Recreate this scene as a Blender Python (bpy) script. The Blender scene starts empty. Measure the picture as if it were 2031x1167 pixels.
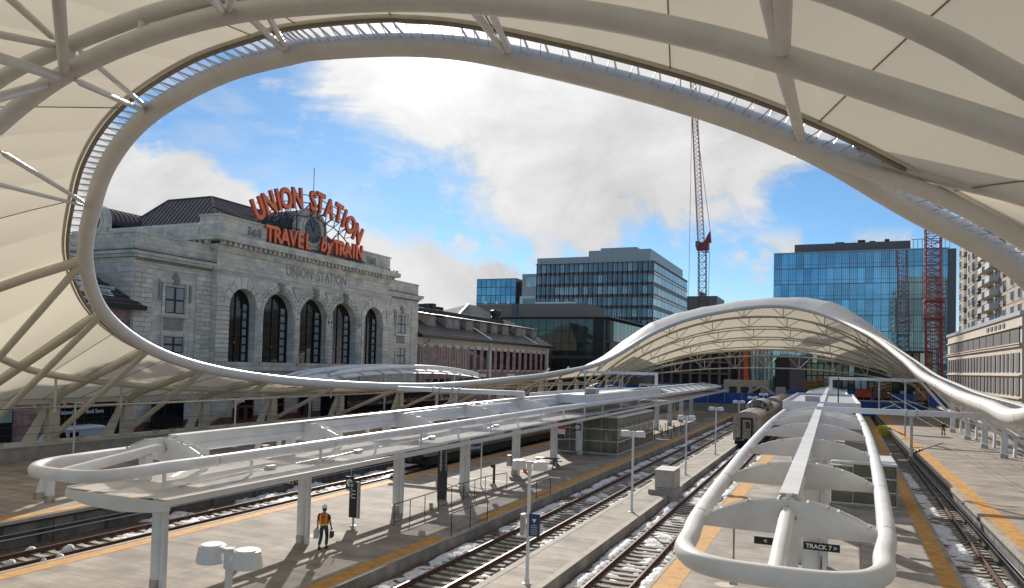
import bpy, bmesh, math, random
from mathutils import Vector, Matrix
random.seed(7)
S = bpy.context.scene
C = S.collection
RAD = math.radians

# ------------------------------------------------------------------ camera (solved from the photo's vanishing points)
IW, IH = 2031.0, 1167.0
FPX, YAW, PITCH, ROLL, SHY, HC = 1476.2, .409536, .032526, .025234, 92.537, 7.6
_d = Vector((-math.sin(YAW)*math.cos(PITCH), math.cos(YAW)*math.cos(PITCH), math.sin(PITCH)))
_r0 = Vector((math.cos(YAW), math.sin(YAW), 0)); _u0 = _r0.cross(_d)
_r = _r0*math.cos(ROLL) + _u0*math.sin(ROLL); _u = -_r0*math.sin(ROLL) + _u0*math.cos(ROLL)
EYE = Vector((0, 0, HC))
cam_d = bpy.data.cameras.new('camera'); cam = bpy.data.objects.new('camera', cam_d); C.objects.link(cam)
cam.matrix_world = Matrix(((_r.x, _u.x, -_d.x, 0), (_r.y, _u.y, -_d.y, 0), (_r.z, _u.z, -_d.z, HC), (0, 0, 0, 1)))
cam_d.sensor_width = 36; cam_d.lens = FPX/IW*36; cam_d.shift_y = SHY/IW
cam_d.clip_start = .1; cam_d.clip_end = 6000
S.camera = cam

def ray(x, y):
    return _d + _r*((x-IW/2)/FPX) - _u*((y-(IH/2+SHY))/FPX)
def at(px, py, X=None, Y=None, Z=None):
    """survey helper: the point of a known plane (x, y or z constant) seen at a photo pixel"""
    v = ray(px, py)
    t = X/v.x if X is not None else (Y/v.y if Y is not None else (Z-HC)/v.z)
    return EYE + v*t

# ------------------------------------------------------------------ light
SUN_AZ, SUN_EL = RAD(-30.2), RAD(25.0)
sdir = Vector((math.sin(SUN_AZ)*math.cos(SUN_EL), math.cos(SUN_AZ)*math.cos(SUN_EL), math.sin(SUN_EL)))
sl = bpy.data.lights.new('sun', 'SUN'); sl.energy = 5.0; sl.angle = RAD(.55); sl.color = (1, .94, .86)
so = bpy.data.objects.new('sun', sl); C.objects.link(so)
so.rotation_euler = (-sdir).to_track_quat('-Z', 'Y').to_euler(); so.location = (-60, 100, 90)

W = bpy.data.worlds.new('World'); S.world = W; W.use_nodes = True
nt = W.node_tree; nt.nodes.clear()
def wn(t, **k):
    n = nt.nodes.new(t)
    for a, b in k.items(): setattr(n, a, b)
    return n
def L(a, b): nt.links.new(a, b)
sky = wn('ShaderNodeTexSky', sky_type='NISHITA', sun_disc=False, sun_elevation=SUN_EL, sun_rotation=SUN_AZ,
         altitude=1600, air_density=1.0, dust_density=.35, ozone_density=1.6)
bg = wn('ShaderNodeBackground'); out = wn('ShaderNodeOutputWorld')
tc = wn('ShaderNodeTexCoord'); DIR = tc.outputs['Generated']
def mth(op, a, b=None, c=None, clamp=False):
    n = wn('ShaderNodeMath', operation=op); n.use_clamp = clamp
    for i, v in enumerate((a, b, c)):
        if v is None: continue
        if isinstance(v, (int, float)): n.inputs[i].default_value = v
        else: L(v, n.inputs[i])
    return n.outputs[0]
def dot(v):
    n = wn('ShaderNodeVectorMath', operation='DOT_PRODUCT'); L(DIR, n.inputs[0]); n.inputs[1].default_value = v
    return n.outputs['Value']
# compass frame for the clouds: centre of the cloud field at azimuth -22 deg, on the horizon
c0 = Vector((math.sin(RAD(-22)), math.cos(RAD(-22)), 0)); c1 = Vector((c0.y, -c0.x, 0))
fw = mth('MAXIMUM', dot(c0), .05)
CA = mth('DIVIDE', dot(c1), fw); CB = mth('DIVIDE', dot((0, 0, 1)), fw)     # sideways and upward slope of a direction
front = mth('GREATER_THAN', dot(c0), .06)
def cab(px, py):
    v = ray(px, py); k = v.dot(c0); return v.dot(c1)/k, v.z/k
def noise(scale, detail, rough, vec, dist=0):
    n = wn('ShaderNodeTexNoise'); n.inputs['Scale'].default_value = scale; n.inputs['Detail'].default_value = detail
    n.inputs['Roughness'].default_value = rough; n.inputs['Distortion'].default_value = dist; L(vec, n.inputs['Vector']); return n
comb = wn('ShaderNodeCombineXYZ'); L(CA, comb.inputs[0]); L(CB, comb.inputs[1])
mp = wn('ShaderNodeMapping'); L(comb.outputs[0], mp.inputs[0]); mp.inputs['Rotation'].default_value = (0, 0, RAD(28)); mp.inputs['Scale'].default_value = (1.0, 2.6, 1)
nz1 = noise(2.6, 9, .62, mp.outputs[0], .6)          # long wispy streaks
nz2 = noise(7.5, 8, .60, comb.outputs[0], .4)        # small puffs
nz3 = noise(1.6, 3, .5, comb.outputs[0])
wisp = mth('SUBTRACT', nz1.outputs['Fac'], .5); puff = mth('SUBTRACT', nz2.outputs['Fac'], .5)
def side(p, q, soft, amp=.5, pamp=.25):
    """1 on the left of p->q, 0 on the right, with an edge frayed by the noises"""
    (ax, ay), (bx, by) = cab(*p), cab(*q); dx, dy = bx-ax, by-ay; l = math.hypot(dx, dy); nx, ny = -dy/l, dx/l
    v = mth('MULTIPLY_ADD', CA, nx, -(ax*nx+ay*ny)); v = mth('ADD', v, mth('MULTIPLY', CB, ny))
    v = mth('ADD', v, mth('MULTIPLY', wisp, amp)); v = mth('ADD', v, mth('MULTIPLY', puff, pamp))
    return mth('MULTIPLY_ADD', v, 1/soft, .5, clamp=True)
big = mth('MULTIPLY', side((540, 130), (1060, 520), .075, .36, .26), side((1150, 560), (1700, 262), .05, .34, .28))
lefty = mth('SUBTRACT', 1.0, side((240, 240), (700, 428), .022, .12, .13))
cum = wn('ShaderNodeMapRange'); L(nz2.outputs['Fac'], cum.inputs[0]); cum.inputs[1].default_value = .48; cum.inputs[2].default_value = .55
def band(v, a, b, c, d):
    m1 = wn('ShaderNodeMapRange'); L(v, m1.inputs[0]); m1.inputs[1].default_value = a; m1.inputs[2].default_value = b
    m2 = wn('ShaderNodeMapRange'); L(v, m2.inputs[0]); m2.inputs[1].default_value = c; m2.inputs[2].default_value = d
    m2.inputs[3].default_value = 1; m2.inputs[4].default_value = 0
    return mth('MULTIPLY', m1.outputs[0], m2.outputs[0])
cumb = mth('MULTIPLY', cum.outputs[0], band(CB, .09, .13, .17, .20))
thin = wn('ShaderNodeMapRange'); L(nz1.outputs['Fac'], thin.inputs[0]); thin.inputs[1].default_value = .50; thin.inputs[2].default_value = .78
thin.inputs[4].default_value = .55
lowhaze = band(CB, -.2, -.1, .03, .16)
dens = mth('MAXIMUM', mth('MAXIMUM', big, lefty), mth('MAXIMUM', mth('MULTIPLY', cumb, .9), thin.outputs[0]))
dens = mth('MAXIMUM', dens, mth('MULTIPLY', lowhaze, .35))
# behind the viewer: the same kind of broken cloud on the plain direction
nb = noise(2.2, 6, .6, DIR, .5); mb_ = wn('ShaderNodeMapRange'); L(nb.outputs['Fac'], mb_.inputs[0]); mb_.inputs[1].default_value = .5; mb_.inputs[2].default_value = .68
mb_.inputs[4].default_value = .8
mixd = wn('ShaderNodeMix', data_type='FLOAT'); L(front, mixd.inputs[0]); L(mb_.outputs[0], mixd.inputs[2]); L(dens, mixd.inputs[3])
# cloud brightness: grey relief, brighter round the sun
sd = mth('MAXIMUM', dot(sdir), 0)
glow = mth('ADD', mth('MULTIPLY', mth('POWER', sd, 30), 2.2), mth('MULTIPLY', mth('POWER', sd, 900), 22.0))
rel = mth('MULTIPLY_ADD', mth('ADD', wisp, mth('MULTIPLY', puff, 1.0)), 4.2, 4.9)
cb = mth('ADD', rel, glow)
cc = wn('ShaderNodeCombineColor')
L(mth('MULTIPLY', cb, 1.0), cc.inputs[0]); L(mth('MULTIPLY', cb, 1.0), cc.inputs[1]); L(mth('MULTIPLY', cb, 1.0), cc.inputs[2])
skm = wn('ShaderNodeMix', data_type='RGBA', blend_type='MULTIPLY'); skm.inputs[0].default_value = 1
L(sky.outputs[0], skm.inputs[6]); skm.inputs[7].default_value = (.52, .72, .84, 1)
mx = wn('ShaderNodeMix', data_type='RGBA'); L(mixd.outputs[0], mx.inputs[0]); L(skm.outputs[2], mx.inputs[6]); L(cc.outputs[0], mx.inputs[7])
L(mx.outputs[2], bg.inputs['Color']); bg.inputs['Strength'].default_value = .12; L(bg.outputs[0], out.inputs[0])

S.render.engine = 'CYCLES'
S.view_settings.view_transform = 'Standard'; S.view_settings.look = 'None'; S.view_settings.gamma = 1
S.view_settings.exposure = .2; S.view_settings.use_curve_mapping = False
S.cycles.max_bounces = 8; S.cycles.diffuse_bounces = 4; S.cycles.glossy_bounces = 4

# ------------------------------------------------------------------ materials
MT = {}
def mat(name, col, rough=.6, metal=0, var=0, vscale=3, bump=0, bscale=20, stretch=(1, 1, 1), spec=.5, trans=0, var2=None, fac=None, coat=0):
    """principled material with noise-driven colour variation (objects share generated world coordinates) and fine relief"""
    m = bpy.data.materials.new(name); m.use_nodes = True; n = m.node_tree; b = n.nodes['Principled BSDF']
    b.inputs['Roughness'].default_value = rough; b.inputs['Metallic'].default_value = metal
    b.inputs['Specular IOR Level'].default_value = spec; b.inputs['Coat Weight'].default_value = coat
    b.inputs['Base Color'].default_value = (*col, 1)
    def nn(t, **k):
        x = n.nodes.new(t)
        for a, c in k.items(): setattr(x, a, c)
        return x
    geo = nn('ShaderNodeNewGeometry'); mpn = nn('ShaderNodeMapping'); mpn.inputs['Scale'].default_value = stretch
    n.links.new(geo.outputs['Position'], mpn.inputs[0])
    if var or var2:
        t = nn('ShaderNodeTexNoise'); t.inputs['Scale'].default_value = vscale; t.inputs['Detail'].default_value = 7; t.inputs['Roughness'].default_value = .62
        n.links.new(mpn.outputs[0], t.inputs['Vector'])
        mr = nn('ShaderNodeMapRange'); n.links.new(t.outputs['Fac'], mr.inputs[0]); mr.inputs[1].default_value = .3; mr.inputs[2].default_value = .7
        if fac: mr.inputs[1].default_value, mr.inputs[2].default_value = fac
        mix = nn('ShaderNodeMix', data_type='RGBA'); n.links.new(mr.outputs[0], mix.inputs[0])
        lo = tuple(c*(1-var) for c in col) if not var2 else col; hi = tuple(min(1, c*(1+var)) for c in col) if not var2 else var2
        mix.inputs[6].default_value = (*lo, 1); mix.inputs[7].default_value = (*hi, 1)
        n.links.new(mix.outputs[2], b.inputs['Base Color'])
        m['mix'] = mix.name
    if bump:
        t = nn('ShaderNodeTexNoise'); t.inputs['Scale'].default_value = bscale; t.inputs['Detail'].default_value = 6
        n.links.new(mpn.outputs[0], t.inputs['Vector'])
        bp = nn('ShaderNodeBump'); bp.inputs['Strength'].default_value = bump; bp.inputs['Distance'].default_value = .04
        n.links.new(t.outputs['Fac'], bp.inputs['Height']); n.links.new(bp.outputs[0], b.inputs['Normal'])
    MT[name] = m; return m
def objvar(m, amt=.15):
    """each object sharing the material differs a little in value (object random)"""
    n = m.node_tree; b = n.nodes['Principled BSDF']; inp = b.inputs['Base Color']
    oi = n.nodes.new('ShaderNodeObjectInfo'); mr = n.nodes.new('ShaderNodeMapRange'); mr.inputs[3].default_value = 1-amt; mr.inputs[4].default_value = 1+amt
    n.links.new(oi.outputs['Random'], mr.inputs[0]); mu = n.nodes.new('ShaderNodeVectorMath'); mu.operation = 'SCALE'
    if inp.links: n.links.new(inp.links[0].from_socket, mu.inputs[0])
    else: mu.inputs[0].default_value = inp.default_value[:3]
    n.links.new(mr.outputs[0], mu.inputs['Scale']); n.links.new(mu.outputs[0], inp); return m

mat('steel_paint', (.66, .64, .61), .38, var=.07, vscale=1.3, bump=.02, bscale=9)
mat('white_paint', (.70, .70, .70), .34, var=.13, vscale=.9, spec=.5, bump=.05, bscale=3)
mat('cream_steel', (.58, .53, .44), .42, var=.08, vscale=1.2)
mat('seam_strip', (.24, .21, .17), .6, var=.2)
mat('stainless', (.45, .42, .38), .35, metal=.9, var=.2)
mat('galvanised', (.42, .45, .47), .45, metal=.6, var=.15)
mat('dark_steel', (.05, .045, .04), .5, metal=.5)
mat('concrete', (.295, .255, .215), .85, var=.38, vscale=.6, bump=.25, bscale=30)
mat('kerb_concrete', (.36, .33, .28), .85, var=.25, vscale=1.5, bump=.25)
mat('dark_concrete', (.15, .14, .125), .9, var=.5, vscale=.9, bump=.35, bscale=12)
mat('yellow_paving', (.52, .26, .05), .75, var=.3, vscale=2.2, bump=.5, bscale=60)
mat('white_line', (.62, .60, .56), .7, var=.15)
mat('ballast', (.10, .085, .07), .95, var=.75, vscale=9, bump=1.0, bscale=14)
mat('ground_earth', (.17, .15, .13), .95, var=.4, vscale=.1)
mat('asphalt', (.055, .055, .057), .9, var=.2, vscale=.5)
mat('rust', (.12, .055, .035), .7, var=.5, vscale=6)
mat('rail_top', (.30, .25, .22), .35, metal=.8)
mat('sleeper', (.34, .31, .27), .9, var=.3, vscale=4, bump=.2); objvar(MT['sleeper'], .25)
mat('snow', (.66, .68, .72), .7, var=.30, vscale=5, bump=1.0, bscale=9)
mat('limestone', (.62, .57, .49), .85, var=.22, vscale=.55, bump=.2, bscale=9)
mat('limestone_block', (.64, .59, .51), .85, var=.15, vscale=1.2, bump=.25, bscale=9); objvar(MT['limestone_block'], .16)
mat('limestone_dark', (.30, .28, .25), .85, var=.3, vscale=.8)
mat('pink_stone', (.36, .225, .20), .9, var=.35, vscale=1.2, bump=.4, bscale=5)
mat('red_granite', (.17, .075, .06), .7, var=.3, vscale=1.5)
mat('metal_roof', (.085, .078, .095), .38, metal=.4, var=.25, vscale=.7)
mat('slate_roof', (.055, .047, .05), .45, var=.4, vscale=2.5, bump=.3, bscale=7)
mat('grey_roof', (.20, .185, .17), .95, var=.2, vscale=1)
mat('black_frame', (.012, .012, .013), .4)
mat('dark_glass', (.010, .011, .013), .05, spec=.7)
mat('curtained_glass', (.30, .32, .33), .15, var=.35, vscale=4, stretch=(1, 5, .3))
mat('blue_glass', (.17, .36, .48), .035, metal=.78, var=.25, vscale=.1); objvar(MT['blue_glass'], .25)
mat('grey_glass', (.20, .23, .25), .06, metal=.55, var=.3, vscale=.1); objvar(MT['grey_glass'], .35)
mat('green_glass', (.035, .055, .045), .05, metal=.25, var=.6, vscale=.09, spec=.9); objvar(MT['green_glass'], .3)
mat('dome_glass', (.02, .03, .045), .12, spec=.6)
mat('pale_glass', (.42, .55, .55), .12, metal=.3, var=.3, vscale=.4)
mat('aluminium', (.38, .39, .40), .45, metal=.5, var=.12)
mat('spandrel', (.13, .12, .13), .5, var=.2)
mat('beige_panel', (.50, .435, .355), .8, var=.1, vscale=.25)
mat('beige_brick', (.33, .275, .22), .85, var=.15, vscale=.4)
mat('taupe_wall', (.25, .205, .17), .8, var=.12)
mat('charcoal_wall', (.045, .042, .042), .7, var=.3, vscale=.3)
mat('orange_sign', (.98, .24, .09), .45, var=.06); objvar(MT['orange_sign'], .05)
mat('red_edge', (.38, .045, .025), .5)
mat('crane_red', (.28, .03, .03), .5, var=.2)
mat('crane_dark', (.10, .06, .06), .6)
mat('orange_red', (.75, .12, .02), .5)
mat('blue_sheet', (.015, .10, .42), .5, var=.3, vscale=.6)
mat('site_wood', (.35, .20, .09), .8, var=.4, vscale=.5)
mat('train_steel', (.33, .275, .22), .38, metal=.55, var=.3, vscale=.9, stretch=(1, .3, 1))
mat('grey_train', (.24, .235, .24), .40, metal=.5, var=.2, vscale=.8)
mat('train_dark', (.02, .018, .016), .7)
mat('skin', (.35, .20, .14), .6); mat('jeans', (.05, .065, .10), .9, var=.3, vscale=9)
mat('dark_shirt', (.035, .02, .02), .9); mat('vest_orange', (.75, .13, .02), .7); mat('vest_yellow', (.75, .85, .04), .6)
mat('hard_hat', (.85, .85, .85), .3); mat('cone_orange', (.85, .13, .02), .5); mat('sign_black', (.012, .012, .012), .4)
mat('sign_blue', (.02, .045, .13), .4); mat('sign_white', (.8, .8, .8), .5); mat('sign_red', (.55, .03, .02), .5)
mat('door_wood', (.16, .06, .02), .5, var=.3); mat('rubber', (.02, .02, .02), .9); mat('yellow_steel', (.7, .5, .03), .5)
mat('van_white', (.55, .60, .68), .25, coat=.5)
mat('cabinet_grey', (.42, .40, .37), .5, metal=.2, var=.15)
mat('mountain', (.10, .12, .14), 1)
# platform concrete: broomed streaks across the tracks + damp stains
def streaks(m, scl=(1.1, 9.0, 1), amt=.28):
    n = m.node_tree; b = n.nodes['Principled BSDF']; inp = b.inputs['Base Color']
    geo = n.nodes.new('ShaderNodeNewGeometry'); mp_ = n.nodes.new('ShaderNodeMapping'); mp_.inputs['Scale'].default_value = scl
    t = n.nodes.new('ShaderNodeTexNoise'); t.inputs['Scale'].default_value = .55; t.inputs['Detail'].default_value = 5; t.inputs['Roughness'].default_value = .7
    n.links.new(geo.outputs['Position'], mp_.inputs[0]); n.links.new(mp_.outputs[0], t.inputs['Vector'])
    mr = n.nodes.new('ShaderNodeMapRange'); mr.inputs[1].default_value = .3; mr.inputs[2].default_value = .7; mr.inputs[3].default_value = 1-amt; mr.inputs[4].default_value = 1+amt
    n.links.new(t.outputs['Fac'], mr.inputs[0]); mu = n.nodes.new('ShaderNodeVectorMath'); mu.operation = 'SCALE'
    n.links.new(inp.links[0].from_socket, mu.inputs[0]); n.links.new(mr.outputs[0], mu.inputs['Scale']); n.links.new(mu.outputs[0], inp)
objvar(MT['concrete'], .07); streaks(MT['concrete'], (.25, 3.2, 1), .26)
# coursed masonry: joints and stone-to-stone tone on the far walls, projected along y and z
def courses(m, w, h, amt=.22, mortar=.6):
    n = m.node_tree; b = n.nodes['Principled BSDF']; inp = b.inputs['Base Color']
    geo = n.nodes.new('ShaderNodeNewGeometry'); sp = n.nodes.new('ShaderNodeSeparateXYZ'); cx = n.nodes.new('ShaderNodeCombineXYZ')
    ad = n.nodes.new('ShaderNodeMath'); ad.operation = 'ADD'
    n.links.new(geo.outputs['Position'], sp.inputs[0]); n.links.new(sp.outputs[0], ad.inputs[0]); n.links.new(sp.outputs[1], ad.inputs[1])
    n.links.new(ad.outputs[0], cx.inputs[0]); n.links.new(sp.outputs[2], cx.inputs[1])
    br = n.nodes.new('ShaderNodeTexBrick'); n.links.new(cx.outputs[0], br.inputs['Vector']); br.inputs['Scale'].default_value = 1
    br.inputs['Brick Width'].default_value = w; br.inputs['Row Height'].default_value = h; br.inputs['Mortar Size'].default_value = h*.035
    br.inputs['Color1'].default_value = (1-amt, 1-amt*.75, 1-amt*.45, 1); br.inputs['Color2'].default_value = (1+amt*1.1, 1+amt*.85, 1+amt*.5, 1); br.inputs['Mortar'].default_value = (mortar,)*3+(1,)
    mu = n.nodes.new('ShaderNodeVectorMath'); mu.operation = 'MULTIPLY'
    n.links.new(inp.links[0].from_socket, mu.inputs[0]); n.links.new(br.outputs['Color'], mu.inputs[1]); n.links.new(mu.outputs[0], inp)
courses(MT['limestone'], 1.3, .55, .15, .62); courses(MT['pink_stone'], 1.0, .45, .22, .65); courses(MT['beige_brick'], 30, 1.55, .04, .75)
courses(MT['slate_roof'], .5, .22, .3, .5); courses(MT['dark_concrete'], 3.2, 3.0, .06, .5)

def fabric_mat():
    m = bpy.data.materials.new('canopy_fabric'); m.use_nodes = True; n = m.node_tree; n.nodes.clear()
    o = n.nodes.new('ShaderNodeOutputMaterial'); d = n.nodes.new('ShaderNodeBsdfDiffuse'); t = n.nodes.new('ShaderNodeBsdfTranslucent')
    g = n.nodes.new('ShaderNodeBsdfGlossy'); g.inputs['Roughness'].default_value = .35
    geo = n.nodes.new('ShaderNodeNewGeometry'); nz = n.nodes.new('ShaderNodeTexNoise'); nz.inputs['Scale'].default_value = .35; nz.inputs['Detail'].default_value = 4
    n.links.new(geo.outputs['Position'], nz.inputs['Vector'])
    r = n.nodes.new('ShaderNodeMix'); r.data_type = 'RGBA'; n.links.new(nz.outputs['Fac'], r.inputs[0])
    r.inputs[6].default_value = (.72, .67, .55, 1); r.inputs[7].default_value = (.78, .73, .61, 1)
    t.inputs[0].default_value = (.97, .89, .72, 1)
    a = n.nodes.new('ShaderNodeMixShader'); a.inputs[0].default_value = .30
    wm = n.nodes.new('ShaderNodeMix'); wm.data_type = 'RGBA'; n.links.new(geo.outputs['Backfacing'], wm.inputs[0]); wm.inputs[6].default_value = (.82, .82, .81, 1)  # outer side whiter, underside creamier: sun and shade put into the fabric colour
    n.links.new(r.outputs[2], wm.inputs[7]); n.links.new(wm.outputs[2], d.inputs[0]); n.links.new(d.outputs[0], a.inputs[1]); n.links.new(t.outputs[0], a.inputs[2])
    c = n.nodes.new('ShaderNodeMixShader'); c.inputs[0].default_value = .04; n.links.new(a.outputs[0], c.inputs[1]); n.links.new(g.outputs[0], c.inputs[2])
    n.links.new(c.outputs[0], o.inputs[0]); MT['canopy_fabric'] = m
fabric_mat()
def glass_mat(name, tint, gl=.3, op=.25):
    m = bpy.data.materials.new(name); m.use_nodes = True; n = m.node_tree; n.nodes.clear()
    o = n.nodes.new('ShaderNodeOutputMaterial'); t = n.nodes.new('ShaderNodeBsdfTransparent'); t.inputs[0].default_value = (*tint, 1)
    g = n.nodes.new('ShaderNodeBsdfGlossy'); g.inputs['Roughness'].default_value = .03; d = n.nodes.new('ShaderNodeBsdfDiffuse'); d.inputs[0].default_value = (.48, .46, .36, 1)
    f = n.nodes.new('ShaderNodeFresnel'); f.inputs[0].default_value = 1.5
    a = n.nodes.new('ShaderNodeMixShader'); n.links.new(f.outputs[0], a.inputs[0]); n.links.new(t.outputs[0], a.inputs[1]); n.links.new(g.outputs[0], a.inputs[2])
    c = n.nodes.new('ShaderNodeMixShader'); c.inputs[0].default_value = op; n.links.new(a.outputs[0], c.inputs[1]); n.links.new(d.outputs[0], c.inputs[2])
    n.links.new(c.outputs[0], o.inputs[0]); MT[name] = m
glass_mat('shelter_glass', (.70, .74, .66), op=.24)
glass_mat('fritted_glass', (.97, .97, .96), op=.5)
MT['fritted_glass'].node_tree.nodes['Diffuse BSDF'].inputs[0].default_value = (.80, .78, .76, 1)

# ------------------------------------------------------------------ mesh helpers
WL = {}                                                    # world location of every empty/part, for parenting
def V(*a): return Vector(a)
class MB:
    def __init__(s): s.v = []; s.f = []
    def add(s, vs, fs):
        b = len(s.v); s.v += [tuple(p) for p in vs]; s.f += [tuple(b+i for i in f) for f in fs]; return s
    def box(s, x0, x1, y0, y1, z0, z1):
        return s.add([(x0,y0,z0),(x1,y0,z0),(x1,y1,z0),(x0,y1,z0),(x0,y0,z1),(x1,y0,z1),(x1,y1,z1),(x0,y1,z1)],
                     [(0,3,2,1),(4,5,6,7),(0,1,5,4),(1,2,6,5),(2,3,7,6),(3,0,4,7)])
    def bar(s, p, q, w, h=None, up=(0,0,1)):
        p, q = V(*p), V(*q); h = w if h is None else h; d = (q-p).normalized(); up = V(*up)
        if abs(d.dot(up)) > .95: up = V(1,0,0)
        a = d.cross(up).normalized()*(w/2); b = a.cross(d).normalized()*(h/2)
        return s.add([p-a-b,p+a-b,p+a+b,p-a+b,q-a-b,q+a-b,q+a+b,q-a+b],[(0,3,2,1),(4,5,6,7),(0,1,5,4),(1,2,6,5),(2,3,7,6),(3,0,4,7)])
    def tube(s, pts, r, n=12, closed=False, cap=True):
        pts = [V(*p) for p in pts]; m = len(pts); rs = r if isinstance(r, (list, tuple)) else [r]*m
        t0 = (pts[1]-pts[0]).normalized(); up = V(0,0,1) if abs(t0.z) < .9 else V(1,0,0); nrm = (up - t0*up.dot(t0)).normalized()
        vs = []
        for i, p in enumerate(pts):
            a = pts[(i-1) % m] if (i or closed) else pts[0]; b = pts[(i+1) % m] if (i < m-1 or closed) else pts[-1]
            t = (b-a).normalized(); nrm = (nrm - t*nrm.dot(t)).normalized(); bn = t.cross(nrm)
            for k in range(n):
                an = 2*math.pi*k/n; vs.append(p + nrm*(math.cos(an)*rs[i]) + bn*(math.sin(an)*rs[i]))
        fs = []
        for i in range(m if closed else m-1):
            j = (i+1) % m
            for k in range(n): fs.append((i*n+k, i*n+(k+1)%n, j*n+(k+1)%n, j*n+k))
        if cap and not closed: fs += [tuple(range(n-1,-1,-1)), tuple(range((m-1)*n, m*n))]
        return s.add(vs, fs)
    def cyl(s, p, q, r, r2=None, n=16): return s.tube([p, q], [r, r if r2 is None else r2], n)
    def lathe(s, c, prof, n=20):
        vs = []; m = len(prof)
        for r, z in prof:
            for k in range(n): a = 2*math.pi*k/n; vs.append((c[0]+r*math.cos(a), c[1]+r*math.sin(a), c[2]+z))
        fs = [(i*n+k, i*n+(k+1)%n, (i+1)*n+(k+1)%n, (i+1)*n+k) for i in range(m-1) for k in range(n)]
        fs += [tuple(range(n-1,-1,-1)), tuple(range((m-1)*n, m*n))]
        return s.add(vs, fs)
    def prism(s, poly, ax, a, b):
        """polygon in the two other axes, extruded along axis ax (0 x, 1 y, 2 z) from a to b"""
        def mk(p, t): return (t, p[0], p[1]) if ax == 0 else ((p[0], t, p[1]) if ax == 1 else (p[0], p[1], t))
        n = len(poly); vs = [mk(p, a) for p in poly]+[mk(p, b) for p in poly]
        return s.add(vs, [tuple(range(n)), tuple(range(2*n-1, n-1, -1))]+[(i, i+n, (i+1)%n+n, (i+1)%n) for i in range(n)])
    def grid(s, fn, nu, nv):
        vs = [fn(i/nu, j/nv) for i in range(nu+1) for j in range(nv+1)]
        return s.add(vs, [(i*(nv+1)+j, (i+1)*(nv+1)+j, (i+1)*(nv+1)+j+1, i*(nv+1)+j+1) for i in range(nu) for j in range(nv)])
    def mesh(s, name, m, off=(0,0,0), smooth=False, fix=True):
        me = bpy.data.meshes.new(name); me.from_pydata([(v[0]-off[0], v[1]-off[1], v[2]-off[2]) for v in s.v], [], s.f); me.update()
        if fix:
            bm = bmesh.new(); bm.from_mesh(me); bmesh.ops.recalc_face_normals(bm, faces=bm.faces); bm.to_mesh(me); bm.free()
        if m: me.materials.append(MT[m] if isinstance(m, str) else m)
        if smooth:
            me.polygons.foreach_set('use_smooth', [True]*len(me.polygons))
            try: me.set_sharp_from_angle(angle=RAD(38))
            except Exception: pass
        return me
    def obj(s, name, m, parent=None, smooth=False, kind=None, label=None, loc=None, fix=True):
        off = WL[parent.name] if parent else V(0,0,0)
        o = bpy.data.objects.new(name, s.mesh(name, m, off if loc is None else loc, smooth, fix)); C.objects.link(o)
        if parent:
            o.parent = parent; WL[o.name] = off.copy()
            if loc is not None: o.location = V(*loc)-off; WL[o.name] = V(*loc)
        else:
            WL[o.name] = V(0,0,0)
            if loc is not None: o.location = loc; WL[o.name] = V(*loc)
        if kind: o['kind'] = kind
        if label: o['label'] = label
        return o
def tag(o, label, cat, group=None):
    o['label'] = label; o['category'] = cat
    if group: o['group'] = group
    return o
def thing(name, label, cat, loc=(0,0,0), group=None):
    o = bpy.data.objects.new(name, None); C.objects.link(o); o.location = loc; o.empty_display_size = .3
    WL[o.name] = V(*loc); return tag(o, label, cat, group)
def inst(src, parent, loc, name=None, scale=None):
    """another part sharing src's mesh (its origin is its own base point)"""
    o = bpy.data.objects.new(name or src.name.split('.')[0], src.data); C.objects.link(o); o.parent = parent
    o.location = V(*loc)-WL[parent.name]
    if scale: o.scale = scale
    WL[o.name] = V(*loc); return o
def unit(name, m, parent, x0, x1, y0, y1, z0, z1, cache={}):
    """a plain block part; all blocks of one name and material share one unit mesh"""
    k = (name, m)
    if k not in cache: cache[k] = MB().box(-.5, .5, -.5, .5, -.5, .5).mesh(name, m)
    o = bpy.data.objects.new(name, cache[k]); C.objects.link(o)
    c = V((x0+x1)/2, (y0+y1)/2, (z0+z1)/2)
    if parent: o.parent = parent; o.location = c-WL[parent.name]
    else: o.location = c
    o.scale = (abs(x1-x0), abs(y1-y0), abs(z1-z0)); WL[o.name] = c; return o
def copy_tree(o, loc=None, parent=None, label=None):
    c = o.copy(); C.objects.link(c)
    if parent: c.parent = parent
    if loc is not None: c.location = loc
    if label: c['label'] = label
    for ch in list(o.children): copy_tree(ch, None, c)
    return c
def cr(P, closed=False, n=8, u=None):
    """Catmull-Rom through vectors"""
    P = [V(*p) for p in P]; m = len(P); out_ = []
    segs = m if closed else m-1
    for i in range(segs):
        g = (lambda k: P[k % m]) if closed else (lambda k: P[max(0, min(m-1, k))])
        a, b, c, d = g(i-1), g(i), g(i+1), g(i+2)
        for j in range(n):
            t = j/n; out_.append(.5*((2*b)+(c-a)*t+(2*a-5*b+4*c-d)*t*t+(3*b-a-3*c+d)*t**3))
    if not closed: out_.append(P[-1])
    return out_
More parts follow.
